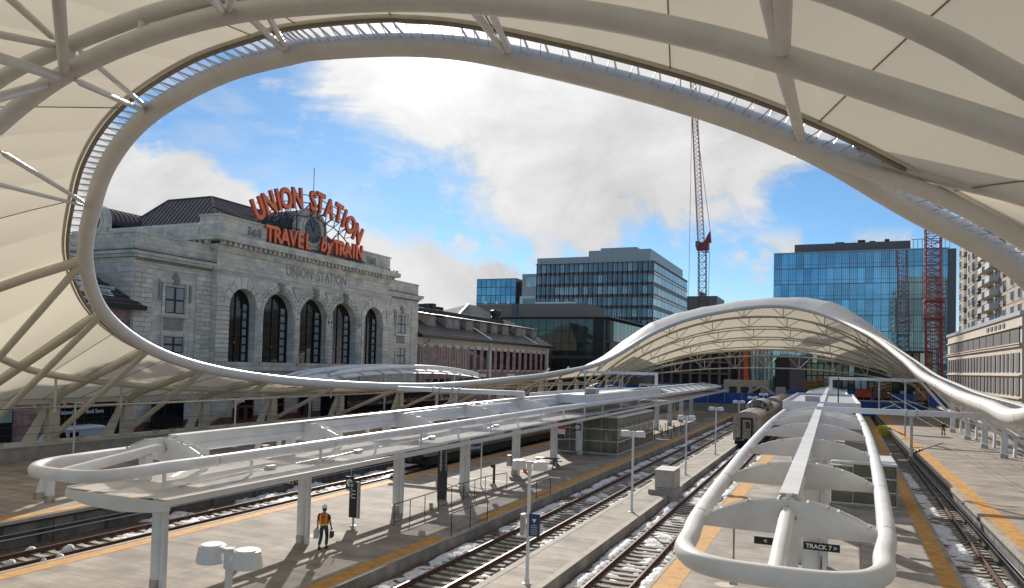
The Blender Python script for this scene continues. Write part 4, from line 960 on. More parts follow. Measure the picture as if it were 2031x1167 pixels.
# steel-sleeved column pairs on the left platform
cl0 = None
for y in (23.4, 30.2, 37.6, 45.0):
    for dx, dy, la in ((-34.5, .3, 'leaning'), (-33.3, 0, 'upright')):
        c_ = thing('stub_column', 'white %s stub column with steel sleeve on the left platform, %s' % (la, 'under the rounded end of the canopy loop' if y < 25 else 'seen through the canopy loop'), 'column', (dx, y+dy, .7), None if y < 25 else 'stub columns seen through the canopy loop')
        ln = .28 if la == 'leaning' else 0
        if y > 25: c_['label'] = 'white stub column with steel sleeve on the left platform, glimpsed through the canopy loop'
        MB().cyl((dx, y+dy, .7), (dx+ln*.3, y+dy+ln, 2.05), .19, n=16).obj('shaft', 'white_paint', c_, smooth=True); MB().cyl((dx, y+dy, .7), (dx, y+dy, 1.02), .225, n=16).obj('sleeve', 'stainless', c_, smooth=True)
        MB().box(dx-.2,dx+.2,y+dy-.2+ln,y+dy+.2+ln,2.05,2.09).obj('cap', 'white_paint', c_)
pb = at(148,940,Z=.7)
tag(MB().add([(pb.x-1.2,pb.y-.5,.712),(pb.x+.9,pb.y-.7,.712),(pb.x+1.1,pb.y+.6,.712),(pb.x-.9,pb.y+.7,.712)],[(0,1,2,3)]).obj('rust_plate', 'rust'), 'rusty brown plate lying on the left platform', 'plate')
# white lamp poles on the left platform
for (px, py, zt, la) in ((464,888,6.0,'in front of the wooden doors'), (145,905,5.6,'in front of the bookstore window')):
    p = at(px, py, Z=.7); t = thing('slim_pole', 'slim white lighting pole %s' % la, 'pole', (p.x, p.y, .7)); MB().lathe((p.x,p.y,.7), [(.2,0),(.2,.05),(.07,.12),(.06,3.6)], 12).obj('pole', 'white_paint', t, smooth=True)
    MB().box(p.x-.1,p.x+.8,p.y-.1,p.y+.1,4.25,4.33).obj('lamp_arm', 'white_paint', t)
# ================================================================== TRAINS
def dome_train():
    t = thing('steel_railcar', 'weathered stainless railcar with a blank beige end door, stopped at the narrow platform', 'railcar', (-8.2, 80, -.2), 'old steel railcars coupled in one train')
    def sec(w, h0, h1, n=14):                       # rounded roof section, x from centre
        p = [(-w, h0), (-w, h1-.95)]
        for i in range(n+1):
            a = math.pi*(1-i/n); p.append((w*math.cos(a), h1-.95+.95*math.sin(a)**.8))
        return p+[(w, h1-.95), (w, h0)]
    x, y0 = -8.2, 80; W_ = 1.42
    def loft(t_, name, ys, hs, m, w=W_):
        mb = MB(); vs = []; n = None
        for y, h in zip(ys, hs):
            s = sec(w, .55, h); n = len(s); vs += [(x+p[0], y, p[1]) for p in s]
        fs = [(i*n+k, i*n+k+1, (i+1)*n+k+1, (i+1)*n+k) for i in range(len(ys)-1) for k in range(n-1)]+[tuple(range(n)), tuple(range((len(ys)-1)*n, len(ys)*n))]
        return mb.add(vs, fs).obj(name, m, t_, smooth=True)
    loft(t, 'body', [y0, y0+8.5], [3.95, 3.95], 'train_steel')
    MB().box(x-1.42,x+1.42,y0-.10,y0-.005,.6,3.15).obj('end_sheet', 'train_steel', t)
    MB().prism([(x-1.42,3.15),(x+1.42,3.15),(x+1.1,3.55),(x+.6,3.78),(x-.6,3.78),(x-1.1,3.55)], 1, y0-.10, y0-.005).obj('end_sheet', 'train_steel', t)
    f = MB().box(x-.62,x-.46,y0-.30,y0-.10,.75,3.05).box(x+.46,x+.62,y0-.30,y0-.10,.75,3.05).box(x-.62,x+.62,y0-.30,y0-.10,3.05,3.22).obj('gangway_frame', 'rubber', t)
    d = MB().box(x-.44,x+.44,y0-.14,y0-.105,.8,3.0).obj('end_door', 'train_steel', t); MB().box(x-.12,x+.32,y0-.155,y0-.145,2.0,2.75).obj('window', 'dark_glass', d)
    MB().tube([(x-.05+.26*math.cos(a*.4), y0-.2, 1.45+.26*math.sin(a*.4)) for a in range(16)], .02, 6).obj('brake_hose', 'rubber', t)
    for dx, z in ((-.95,3.1),(.95,3.1),(-1.1,2.4)): MB().cyl((x+dx,y0-.13,z),(x+dx,y0-.10,z),.085,n=12).obj('marker_light', 'sign_red' if z > 3 else 'rubber', t)
    for dx in (-.3, .3): MB().bar((x+dx, y0+.1, 3.955), (x+dx, y0+8.4, 3.955), .03, .03).obj('roof_seam', 'dark_steel', t)
    MB().box(x-.2,x+.2,y0-.65,y0-.1,.55,.8).obj('coupler', 'train_dark', t); MB().box(x-1.3,x+1.3,y0+.3,y0+8,-.1,.6).obj('underframe', 'train_dark', t)
    for dx in (-.9,.9): MB().bar((x+dx,y0-.22,.75),(x+dx,y0-.1,.75),.5,.25).obj('step', 'train_dark', t)
    def bogie(t_, y):
        for s in (-.75,.75):
            for dy in (-.9,.9): MB().cyl((x+s-.06,y+dy,.2),(x+s+.06,y+dy,.2),.44,n=20).obj('wheel', 'train_dark', t_)
    bogie(t, y0+2.5)
    # dome part
    for i in range(6): MB().box(x-W_-.012,x-W_-.002,y0+1.0+i*1.2,y0+1.9+i*1.2,1.9,2.6).obj('window', 'dark_glass', t)
    def dome(t_, y):
        n = 12; ring_ = lambda yy, w, h: [(x+w*math.cos(math.pi*(1-i/n)), yy, 3.55+h*math.sin(math.pi*(1-i/n))) for i in range(n+1)]
        a, b, c, e = ring_(y, 1.05, .55), ring_(y+.8, 1.38, 1.35), ring_(y+8, 1.38, 1.35), ring_(y+9, 1.1, .5)
        m = MB(); m.add(b+c, [(i, i+1, n+2+i, n+1+i) for i in range(n)]); m.obj('dome_roof', 'train_steel', t_, smooth=True)
        wd = MB(); wd.add(a+b, [(i, i+1, n+2+i, n+1+i) for i in range(1, n-1)]); wd.obj('dome_windscreen', 'dome_glass', t_)
        MB().add(c+e, [(i, i+1, n+2+i, n+1+i) for i in range(n)]).obj('dome_rear', 'train_steel', t_, smooth=True)
        MB().tube(b, .06, 8).obj('dome_rim', 'train_steel', t_, smooth=True)
        for i in (4, 8): MB().bar(a[i], b[i], .09, .06).obj('window_bar', 'train_steel', t_)
        for k_ in range(6):
            for q in (1, 2): 
                yy = y+1.1+k_*1.15; p0, p1 = ring_(yy, 1.39, 1.365), ring_(yy+.95, 1.39, 1.365)
                MB().add([p0[q], p0[q+1], p1[q+1], p1[q]], [(0,1,2,3)]).obj('dome_window', 'dome_glass', t_); MB().add([p0[n-q], p0[n-q-1], p1[n-q-1], p1[n-q]], [(0,1,2,3)]).obj('dome_window', 'dome_glass', t_)
    t2 = thing('steel_railcar', 'second stainless railcar with a raised glass observation dome', 'railcar', (-7.6, 88.4, -.2), 'old steel railcars coupled in one train')
    loft(t2, 'body', [88.9, 111], [3.95, 3.95], 'train_steel'); dome(t2, 90); MB().box(x-1.3,x+1.3,89,110.5,-.1,.6).obj('underframe', 'train_dark', t2); bogie(t2, 92); bogie(t2, 108)
    t3 = thing('steel_railcar', 'farthest stainless railcar, only its ribbed humped roof showing', 'railcar', (-7.6, 112, -.2), 'old steel railcars coupled in one train')
    loft(t3, 'body', [111.6, 136], [3.95, 3.95], 'train_steel'); MB().box(x-1.3,x+1.3,112,135,-.1,.6).obj('underframe', 'train_dark', t3)
    for i in range(5):
        m = MB(); n = 12; y = 112.5+i*4.6; pr_ = [(x+1.42*math.cos(math.pi*(1-k_/n)), 3.1+1.35*math.sin(math.pi*(1-k_/n))) for k_ in range(n+1)]
        m.prism(pr_, 1, y, y+3.9); m.obj('roof_hump', 'train_steel', t3, smooth=True)
dome_train()
for o in bpy.data.objects:
    if o.name.startswith('steel_railcar'): o.scale = (.95, 1, .88); o.location.z = -.24
gt = thing('grey_railcar', 'dull grey railcar with a maroon stripe standing behind the left canopy', 'railcar', (-28.55, 48, -.2))
MB().prism([(-30.0,.75),(-27.1,.75),(-27.05,1.1),(-27.05,3.3),(-27.6,3.75),(-29.5,3.75),(-30.05,3.3),(-30.05,1.1)], 1, 47.5, 108).obj('body', 'grey_train', gt)
MB().box(-27.045,-27.03,47.6,107.9,2.55,2.68).obj('stripe', 'sign_red', gt); MB().box(-29.9,-27.2,47.9,107.5,.1,.75).obj('underframe', 'train_dark', gt)
MB().box(-27.06,-27.02,47.5,107.9,1.02,1.12).obj('side_sill', 'galvanised', gt)
for i in range(40): unit('reflector', 'sign_white', gt, -27.045, -27.02, 48.2+i*1.45, 48.62+i*1.45, 1.2, 1.32)
for i in range(14): unit('window', 'dark_glass', gt, -27.045, -27.025, 49+i*4.1, 51.3+i*4.1, 1.75, 2.45)
for y in (50.2, 52.4, 66, 68.2, 74, 76.2, 90, 92.2):
    for s in (-.75, .75): MB().cyl((-28.55+s-.06,y,.2),(-28.55+s+.06,y,.2),.44,n=18).obj('wheel', 'train_dark', gt)
for y in (56, 59, 62, 80, 84): MB().box(-28,-27.25,y,y+1.6,.2,.72).obj('equipment_box', 'grey_train', gt)
MB().box(-29.6,-27.5,47.1,47.5,.55,.85).obj('buffer_beam', 'train_dark', gt); MB().bar((-28.2,47.2,.6),(-28.2,46.8,.6),.3,.3).obj('coupler', 'rust', gt)
bs = thing('buffer_stop', 'yellow buffer stop at the end of the right-hand track', 'buffer stop', (5.9, 107, -.4)); MB().prism([(5.0,-.4),(6.6,-.4),(6.3,1.0),(5.3,1.0)], 1, 107, 107.6).obj('frame', 'yellow_steel', bs); MB().box(4.9,6.7,106.8,107,.55,.85).obj('beam', 'yellow_steel', bs)

# ================================================================== PEOPLE
def person(label, x, y, z, face, h, shirt, vest=None, hat='hard_hat', carry=True, seg=1, group=None):
    """walking figure seen from behind; built in its own frame (forward = +y) then turned by face"""
    t = thing('person', label, 'person', (x, y, z), group); t.rotation_euler = (0, 0, face); k = h/1.78
    def skinned(name, verts, edges, rad, m, lvl=2):
        me = bpy.data.meshes.new(name); me.from_pydata([(a*k, b*k, c*k) for a, b, c in verts], edges, []); o = bpy.data.objects.new(name, me); C.objects.link(o)
        sm = o.modifiers.new('s', 'SKIN'); sm.use_smooth_shade = True; lay = me.skin_vertices[0].data
        for i, r_ in enumerate(rad):
            r_ = r_ if isinstance(r_, tuple) else (r_, r_); lay[i].radius = (r_[0]*k, r_[1]*k)
        lay[0].use_root = True
        su = o.modifiers.new('u', 'SUBSURF'); su.levels = su.render_levels = lvl
        dg = bpy.context.evaluated_depsgraph_get(); nm = bpy.data.meshes.new_from_object(o.evaluated_get(dg)); bpy.data.objects.remove(o)
        nm.materials.clear(); nm.materials.append(MT[m]); nm.polygons.foreach_set('use_smooth', [True]*len(nm.polygons))
        o2 = bpy.data.objects.new(name, nm); C.objects.link(o2); o2.parent = t; return o2
    # whole body in skin tone, one continuous figure
    bv = [(0,0,.95),(0,.01,1.12),(0,.015,1.30),(0,0,1.43),(0,.01,1.53),(0,.03,1.60),(0,.04,1.70),
          (.19,0,1.41),(.27,-.05,1.14),(.29,.06,.92),(-.19,0,1.41),(-.27,.02,1.14),(-.30,.12,.93),
          (.09,.02,.90),(.11,.14,.50),(.12,-.02,.10),(.12,.12,.04),(-.09,-.02,.90),(-.11,.04,.50),(-.12,-.26,.14),(-.12,-.16,.05),
          (.30,.09,.84),(-.31,.15,.85)]
    be = [(0,1),(1,2),(2,3),(3,4),(4,5),(5,6),(3,7),(7,8),(8,9),(3,10),(10,11),(11,12),(0,13),(13,14),(14,15),(15,16),(0,17),(17,18),(18,19),(19,20),(9,21),(12,22)]
    br = [(.155,.11),(.14,.10),(.165,.11),(.13,.09),.055,.075,.085,.065,.047,.033,.065,.047,.033,.09,.062,.045,(.045,.035),.09,.062,.045,(.045,.035),.03,.03]
    skinned('body', bv, be, br, 'skin')
    # trousers and shirt over it, following the same bones
    skinned('trousers', [bv[0],(0,0,1.02),bv[13],bv[14],(.12,0,.13),bv[17],bv[18],(-.12,-.23,.17)], [(0,1),(0,2),(2,3),(3,4),(0,5),(5,6),(6,7)], [(.175,.125),(.172,.12),.10,.078,.07,.10,.078,.07], 'jeans' if vest else 'dark_shirt')
    skinned('shirt', [(0,0,.98),bv[1],bv[2],(0,0,1.42),bv[7],(.245,-.035,1.20),bv[10],(-.245,.01,1.20)], [(0,1),(1,2),(2,3),(3,4),(4,5),(3,6),(6,7)], [(.175,.125),(.165,.12),(.19,.13),(.15,.10),.085,.072,.085,.072], shirt)
    for s, c in ((1, (.12,.05,.045)), (-1, (-.12,-.2,.055))):
        m_ = MB(); m_.tube([(c[0]*k,(c[1]-.10)*k,c[2]*k),(c[0]*k,c[1]*k,c[2]*k),(c[0]*k,(c[1]+.12)*k,(c[2]-.01)*k),(c[0]*k,(c[1]+.18)*k,(c[2]-.015)*k)], [.045*k,.055*k,.048*k,.02*k], 10)
        o = bpy.data.objects.new('shoe', m_.mesh('shoe', 'rubber', smooth=True)); C.objects.link(o); o.parent = t
    def loc_obj(mb, name, m, smooth=False):
        o = bpy.data.objects.new(name, mb.mesh(name, m, smooth=smooth)); C.objects.link(o); o.parent = t; return o
    # hair, face details
    hp = MB(); hp.lathe((0,.035*k,1.64*k), [(.078*k,-.05*k),(.088*k,0),(.088*k,.05*k),(.07*k,.10*k),(.02*k,.125*k)], 16); loc_obj(hp, 'hair', 'train_dark', True)
    nz = MB().add([(-.015*k,.115*k,1.63*k),(.015*k,.115*k,1.63*k),(0,.145*k,1.64*k),(0,.115*k,1.68*k)],[(0,1,2),(0,2,3),(1,3,2)]); loc_obj(nz, 'nose', 'skin')
    for s in (-1,1): loc_obj(MB().box((s*.032-.011)*k,(s*.032+.011)*k,.112*k,.122*k,1.685*k,1.70*k), 'eye', 'train_dark'); loc_obj(MB().lathe((s*.088*k,.03*k,1.64*k),[(.008*k,-.03*k),(.02*k,0),(.008*k,.03*k)],8), 'ear', 'skin', True)
    # hands: palm with five curled fingers
    for s, hx, hy, hz in ((1,.30,.09,.84),(-1,-.31,.15,.85)):
        hm = MB(); hm.tube([(hx*k,hy*k,(hz+.05)*k),(hx*k,hy*k,(hz-.03)*k)], [.028*k,.036*k], 8)
        for f_ in range(4):
            yy = hy+(-.03+.02*f_); L_ = (.05,.06,.055,.045)[f_]
            hm.tube([(hx*k,yy*k,(hz-.02)*k),((hx)*k,yy*k,(hz-.02-L_)*k),((hx-s*.03)*k,yy*k,(hz-.03-L_)*k),((hx-s*.04)*k,yy*k,(hz-.01-L_*.7)*k)], [.010*k,.010*k,.009*k,.007*k], 6)
        hm.tube([(hx*k,(hy+.03)*k,(hz+.01)*k),((hx-s*.02)*k,(hy+.06)*k,(hz-.02)*k),((hx-s*.04)*k,(hy+.05)*k,(hz-.05)*k)], [.012*k,.011*k,.008*k], 6)
        loc_obj(hm, 'hand', 'rubber' if (s < 0 and vest) else 'skin', True)
    if hat:
        hh = MB(); hh.lathe((0,.035*k,1.70*k), [(.125*k,0),(.122*k,.012*k),(.112*k,.02*k),(.105*k,.07*k),(.075*k,.12*k),(.02*k,.14*k)], 20); loc_obj(hh, 'hard_hat', hat, True)
        loc_obj(MB().box(-.06*k,.06*k,.12*k,.20*k,1.70*k,1.715*k), 'hat_peak', hat)
    if vest:
        n = 20
        def rg(z, rx, ry, g=0): return [(rx*k*math.copysign(abs(math.cos(a))**.8, math.cos(a)), (ry*k*math.copysign(abs(math.sin(a))**.8, math.sin(a)))+.005*k, z*k) for a in [2*math.pi*i/n for i in range(n)]]
        def shell(z0, z1, e, name, m):
            prof = [(z0+(z1-z0)*i/5) for i in range(6)]
            rx = lambda z: .185+.03*min(1,(z-.98)/.3)+e - (max(0, z-1.36)*.55); ry = lambda z: .135+.012*min(1,(z-.98)/.3)+e-(max(0, z-1.36)*.35)
            vs = []; 
            for z in prof: vs += rg(z, rx(z), ry(z))
            loc_obj(MB().add(vs, [(i*n+q, i*n+(q+1)%n, (i+1)*n+(q+1)%n, (i+1)*n+q) for i in range(5) for q in range(n)]), name, m, True)
        shell(1.0, 1.46, .004, 'safety_vest', 'vest_orange'); shell(1.0, 1.05, .012, 'hem_band', 'vest_yellow')
        for s in (-1, 1):
            for sy in (-1, 1):
                vs = []
                for z in (1.04, 1.15, 1.28, 1.38, 1.45): 
                    d = .135+.012*min(1,(z-.98)/.3)-(max(0, z-1.36)*.35)+.012; d *= .96
                    vs += [((s*.12-.014)*k, sy*d*k+.005*k, z*k), ((s*.12+.014)*k, sy*d*k+.005*k, z*k)]
                loc_obj(MB().add(vs, [(2*i, 2*i+1, 2*i+3, 2*i+2) for i in range(4)]), 'yellow_stripe', 'vest_yellow')
        loc_obj(MB().box(-.07*k,.07*k,-.166*k,-.160*k,1.34*k,1.375*k), 'back_patch', 'train_dark')
    return t
wx, wy = at(641,1088,Z=0).x, at(641,1088,Z=0).y
face = RAD(22)
person('man in white hard hat and orange vest walking away, carrying two containers', wx, wy, 0, face, 1.70, 'dark_shirt', True)
def held(name, label, lx, ly, lz, w, d, h, m, cat):
    c_, s_ = math.cos(face), math.sin(face); X = wx+lx*c_-ly*s_; Y = wy+lx*s_+ly*c_
    t = thing(name, label, cat, (X, Y, lz)); t.rotation_euler = (0, 0, face)
    for nm, mb, mm in (('case', MB().box(-w/2,w/2,-d/2,d/2,0,h), m), ('handle', MB().tube([(0,-d*.3,h),(0,-d*.25,h+.06),(0,d*.25,h+.06),(0,d*.3,h)], .012, 6), 'rubber'), ('lid', MB().box(-w/2-.005,w/2+.005,-d/2-.005,d/2+.005,h-.03,h-.01), m)):
        o = bpy.data.objects.new(nm, mb.mesh(nm, mm)); C.objects.link(o); o.parent = t
held('canister', 'pale grey canister hanging from the gloved left hand of the hard-hat man', -.33, .12, .38, .17, .26, .34, 'van_white', 'canister')
held('tool_case', 'dark case in the right hand of the hard-hat man', .31, .08, .44, .10, .34, .27, 'dark_steel', 'tool case')
p = at(1871, 866, Z=.72); person('small dark-clothed figure walking far off on the right platform', p.x, p.y, .72, RAD(160), 1.72, 'dark_shirt', None, None)

# ================================================================== UNION STATION
XS = -68.0
def sy(px, py): return at(px, py, X=XS).y
st = thing('station_building', 'grand pale stone station hall with five tall arched windows, a clock and orange roof letters', 'station', (XS-12, 86, -.85))
Y0, Y1 = sy(428,600), at(780,560,X=XS).y-1.2
zc = at(430,465,X=XS).z; zpar = at(428,425,X=XS).z
arches = [(sy(451,718), sy(488,718)), (sy(521,718), sy(562,718)), (sy(591,720), sy(629,720)), (sy(655,720), sy(688,720)), (sy(721,722), sy(744,722))]
arches = [(sy(a, 690), sy(b, 690)) for a, b in ((451,505),(520,581),(592,648),(654,705),(720,757))]
ac = [(a+b)/2 for a, b in arches]
AB, AT = 7.1, 16.3
hwA = [(b-a)/2 for a, b in arches]
nseg = 14
front_ = MB()
def wallpoly(pts, x=XS): front_.add([(x, a, b) for a, b in pts], [tuple(range(len(pts)))])
prev = Y0
for c, w in zip(ac, hwA):
    wallpoly([(prev, -.9), (c-w, -.9), (c-w, zc-1.0), (prev, zc-1.0)])
    top = AT; r = w
    arc = [(c-r*math.cos(math.pi*i/nseg), top-r+r*math.sin(math.pi*i/nseg)) for i in range(nseg+1)]
    for i in range(nseg): wallpoly([arc[i], arc[i+1], (arc[i+1][0], zc-1.0), (arc[i][0], zc-1.0)])
    wallpoly([(c-w, -.9), (c+w, -.9), (c+w, AB), (c-w, AB)])
    path = [(c-w, AB)]+arc+[(c+w, AB)]; D = 1.25
    front_.add([(XS, a, b) for a, b in path]+[(XS-D, a, b) for a, b in path], [(i, i+1, len(path)+i+1, len(path)+i) for i in range(len(path)-1)])
    front_.add([(XS,c-w,AB),(XS,c+w,AB),(XS-D,c+w,AB),(XS-D,c-w,AB)],[(0,1,2,3)])
    prev = c+w
wallpoly([(prev, -.9), (Y1, -.9), (Y1, zc-1.0), (prev, zc-1.0)])
front_.add([(XS,Y0,-.9),(XS-26,Y0,-.9),(XS-26,Y0,zc-1),(XS,Y0,zc-1)],[(0,1,2,3)]).add([(XS,Y1,-.9),(XS-26,Y1,-.9),(XS-26,Y1,zc-1),(XS,Y1,zc-1)],[(0,1,2,3)])
front_.obj('wall', 'limestone', st, fix=False)
# window fillings
for c, w in zip(ac, hwA):
    x = XS-1.2; arc = [(c-w*math.cos(math.pi*i/nseg), AT-w+w*math.sin(math.pi*i/nseg)) for i in range(nseg+1)]; pts = [(c-w, AB)]+arc+[(c+w, AB)]
    wd = MB().add([(x-.05, a, b) for a, b in pts], [tuple(range(len(pts)))]).obj('arched_window', 'dark_glass', st, fix=False)
    MB().tube([(x+.02, a, b) for a, b in pts], .12, 6).obj('frame', 'black_frame', wd)
    for u in (-.5, 0, .5):
        hz = AT-w+w*math.sqrt(1-u*u); MB().box(x-.04,x+.08,c+u*w-.055,c+u*w+.055,AB,hz).obj('mullion', 'black_frame', wd)
    for i in range(1, 8): 
        z = AB+i*1.12; MB().box(x-.03,x+.05,c-w+.05,c+w-.05,z-.03,z+.03).obj('glazing_bar', 'black_frame', wd)
    for i in range(8):
        z = AB+.2+i*1.05
        if z+.9 < AT-1: unit('lit_pane', 'curtained_glass', st, x-.045, x-.035, c+w*.58, c+w*.86, z, z+.85)
    MB().lathe((XS-1.9+.9, c-.2, AB+1.9+.3*((c*7) % 3)), [(.02,-.1),(.12,0),(.02,.1)], 8).obj('chandelier', 'warm_lamp' if 'warm_lamp' in MT else 'yellow_steel', st, smooth=True)
    MB().box(XS-.2,XS+.28,c-w-.3,c+w+.3,AB-.42,AB-.02).obj('window_sill', 'limestone', st)
# arch mouldings on the three middle bays, voussoirs on the outer ones
blk = 0
def block(x0, x1, y0, y1, z0, z1, m='limestone_block'):
    global blk
    blk += 1; return unit('stone_block', m, st, x0, x1, y0+.035, y1-.035, z0+.045, z1-.045)
for i, (c, w) in enumerate(zip(ac, hwA)):
    if i in (1, 2, 3):
        for rr2, th in ((w+.42, .20), (w+.95, .16)):
            pts = [(XS+.06, c-rr2, AB)]+[(XS+.06, c-rr2*math.cos(math.pi*q/24), AT-w+rr2*math.sin(math.pi*q/24)) for q in range(25)]+[(XS+.06, c+rr2, AB)]
            MB().tube(pts, th, 8).obj('arch_moulding', 'limestone', st, smooth=True)
        bd = MB()
        for q in range(46):
            rr2 = w+.70
            if q < 14: a, b = c+rr2, AB+.3+q*.52
            elif q < 32: an = math.pi*(q-14)/17; a, b = c+rr2*math.cos(an), AT-w+rr2*math.sin(an)
            else: a, b = c-rr2, AB+.3+(q-32)*.52
            bd.box(XS+.02, XS+.24, a-.13, a+.13, b-.16, b+.16)
        bd.obj('bead_course', 'limestone', st)
        kb = MB().prism([(c-.30,AT-.15),(c+.30,AT-.15),(c+.48,AT+1.35),(c-.48,AT+1.35)], 0, XS, XS+.45); kb.lathe((XS+.42, c, AT+.55), [(.05,-.55),(.30,-.3),(.36,.1),(.30,.5),(.1,.7)], 10); kb.obj('keystone_head', 'limestone_dark', st, smooth=True)
        if i < 3:
            m_ = (c+w+ac[i+1]-hwA[i+1])/2; zt = AT+1.15
            for dd, mm in ((0, 'limestone_dark'), (.28, 'limestone'), (.5, 'limestone_dark')):
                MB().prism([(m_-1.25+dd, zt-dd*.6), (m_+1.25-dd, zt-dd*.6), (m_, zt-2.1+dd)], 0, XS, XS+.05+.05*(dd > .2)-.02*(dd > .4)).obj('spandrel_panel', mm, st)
    else:
        for q in range(9):
            a0, a1 = math.pi*(q+.06)/9, math.pi*(q+.94)/9; L_ = 1.45 if q == 4 else (1.2 if q in (3, 5) else .95); ro = w+L_
            v = [(c-w*math.cos(a0), AT-w+w*math.sin(a0)), (c-w*math.cos(a1), AT-w+w*math.sin(a1)), (c-ro*math.cos(a1), AT-w+ro*math.sin(a1)), (c-ro*math.cos(a0), AT-w+ro*math.sin(a0))]
            MB().prism(v, 0, XS, XS+.16).obj('voussoir', 'limestone_block', st)
# rusticated courses (proud blocks) on the outer bays and reveals
zs = [AB+i*.56 for i in range(17)]
for i, (c, w, lo_, hi_) in enumerate(((ac[0], hwA[0], Y0, ac[1]-hwA[1]-1.35), (ac[4], hwA[4], ac[3]+hwA[3]+1.35, Y1))):
    for q, z in enumerate(zs):
        ww = w+.02
        if z > AT-w: ww = w+ (1.0 if z < AT+.6 else -w)
        for (a, b) in ((lo_, c-ww), (c+ww, hi_)):
            if b-a < .3: continue
            m_ = (a+b)/2+(.35 if q % 2 else -.35)
            if b-a > 2.4: block(XS, XS+.18, a, m_, z, z+.56); block(XS, XS+.18, m_, b, z, z+.56)
            else: block(XS, XS+.18, a, b, z, z+.56)
# base storey, string courses, frieze, cornice, parapet
def course(name, y0, y1, z0, z1, o, m='limestone', x=XS, xb=None, par=st):
    return MB().box(x-(.3 if xb is None else xb), x+o, y0, y1, z0, z1).obj(name, m, par)
course('string_course', Y0-.2, Y1+.2, 3.2, 3.5, .25); course('string_course', Y0-.35, Y1+.35, 6.0, 6.35, .42); course('string_course', Y0-.2, Y1+.2, 6.35, 6.68, .2)
course('base_band', Y0-.05, Y1+.05, -.9, .35, .12, 'red_granite')
course('frieze_moulding', Y0-.25, Y1+.25, zc-4.15, zc-3.8, .32); course('frieze_moulding', Y0-.12, Y1+.12, zc-4.4, zc-4.15, .18)
course('architrave', Y0-.15, Y1+.15, zc-1.9, zc-1.65, .25); course('cornice_bed', Y0-.3, Y1+.3, zc-1.65, zc-1.2, .38, xb=26)
n_ = 44
for i in range(n_):
    y = Y0+.1+(Y1-Y0-.2)*i/(n_-1); unit('modillion', 'limestone', st, XS+.38, XS+1.05, y-.17, y+.17, zc-1.18, zc-.72)
for i in range(12): unit('modillion', 'limestone', st, XS-1-i*.95-.17, XS-1-i*.95+.17, Y0-.95, Y0-.3, zc-1.18, zc-.72)
MB().prism([(Y0-1.25,zc-.7),(Y1+1.25,zc-.7),(Y1+1.45,zc-.1),(Y1+.2,zc+.15),(Y0-.2,zc+.15),(Y0-1.45,zc-.1)], 0, XS-26, XS+1.35).obj('cornice', 'limestone', st)
for y0_, y1_, dz in ((Y0, Y0+8.6, 0), (Y1-8.6, Y1, 0)):
    course('parapet_block', y0_, y1_, zc+.15, zpar+dz, .05, xb=3.0); course('parapet_cap', y0_-.15, y1_+.15, zpar+dz, zpar+dz+.22, .2, xb=3.15)
    ym = (y0_+y1_)/2+ (1.6 if y0_ == Y0 else -1.2); course('carved_panel', ym-1.4, ym+1.4, zc+.55, zpar-.25, .13, xb=.01); MB().lathe((XS+.15, ym, zc+1.2), [(.05,-.5),(.42,-.2),(.45,.15),(.05,.5)], 12).obj('wreath', 'limestone_dark', st, smooth=True)
    for s in (-.9, .9): MB().box(XS+.13,XS+.2,ym+s-.3,ym+s+.3,zc+.8,zpar-.5).obj('carved_leaf', 'limestone_dark', st)
course('attic_wall', Y0+8.6, Y1-8.6, zc+.15, zc+.9, -.3, xb=2.0)
MB().box(XS-26,XS-3.2,Y0+.1,Y0+.6,zc+.15,zpar-.7).obj('side_parapet', 'limestone', st)
# carved name on the frieze
yn0, yn1 = sy(564,535), sy(680,552); 
for w_, c_ in (('UNION', yn0+.24*(yn1-yn0)), ('STATION', yn0+.80*(yn1-yn0))): text('carved_lettering', w_, 2.0, 'limestone_dark', st, (XS+.02, c_, zc-2.85), FX, .03, sx=.85, spacing=1.0)
# hipped metal roof with standing seams, barrel dormers with clock
zr = at(437,393,X=XS-9).z
rx0, rx1 = XS-3.0, XS-24; ra = [(rx0,Y0+3,zc+.7),(rx0,Y1-3,zc+.7),(rx1,Y1-3,zc+.7),(rx1,Y0+3,zc+.7),((rx0-6.5),Y0+8,zr),((rx0-6.5),Y1-8,zr),(rx1+6.5,Y1-8,zr),(rx1+6.5,Y0+8,zr)]
rf = MB().add(ra, [(0,1,5,4),(1,2,6,5),(2,3,7,6),(3,0,4,7),(4,5,6,7)]).obj('roof', 'metal_roof', st)
sm_ = MB()
for i in range(60):
    u = (i+.5)/60; a = V(*ra[0]).lerp(V(*ra[1]), u); y = max(Y0+8, min(Y1-8, a.y)); f_ = 1 if Y0+8 <= a.y <= Y1-8 else (abs(a.y-(Y0+3))/5 if a.y < Y0+8 else abs(a.y-(Y1-3))/5)
    b = V(a.x-6.5*f_, a.y, a.z+(zr-a.z)*f_); sm_.bar(a, b, .06, .14)
for i in range(28):
    u = (i+.5)/28; a = V(*ra[0]).lerp(V(*ra[3]), u); d0 = abs(a.x-rx0); f_ = min(1, d0/6.5, abs(a.x-rx1)/6.5); b = V(a.x, a.y+5*f_, a.z+(zr-a.z)*f_); sm_.bar(a, b, .06, .14)
sm_.obj('standing_seams', 'metal_roof', rf, kind='stuff')
for (a, b) in ((4,5),(5,6),(7,4),(0,4),(1,5),(3,7)): MB().bar(ra[a], ra[b], .28, .16).obj('ridge_cap', 'metal_roof', rf)
ccl = at(620,455,X=XS-.5); 
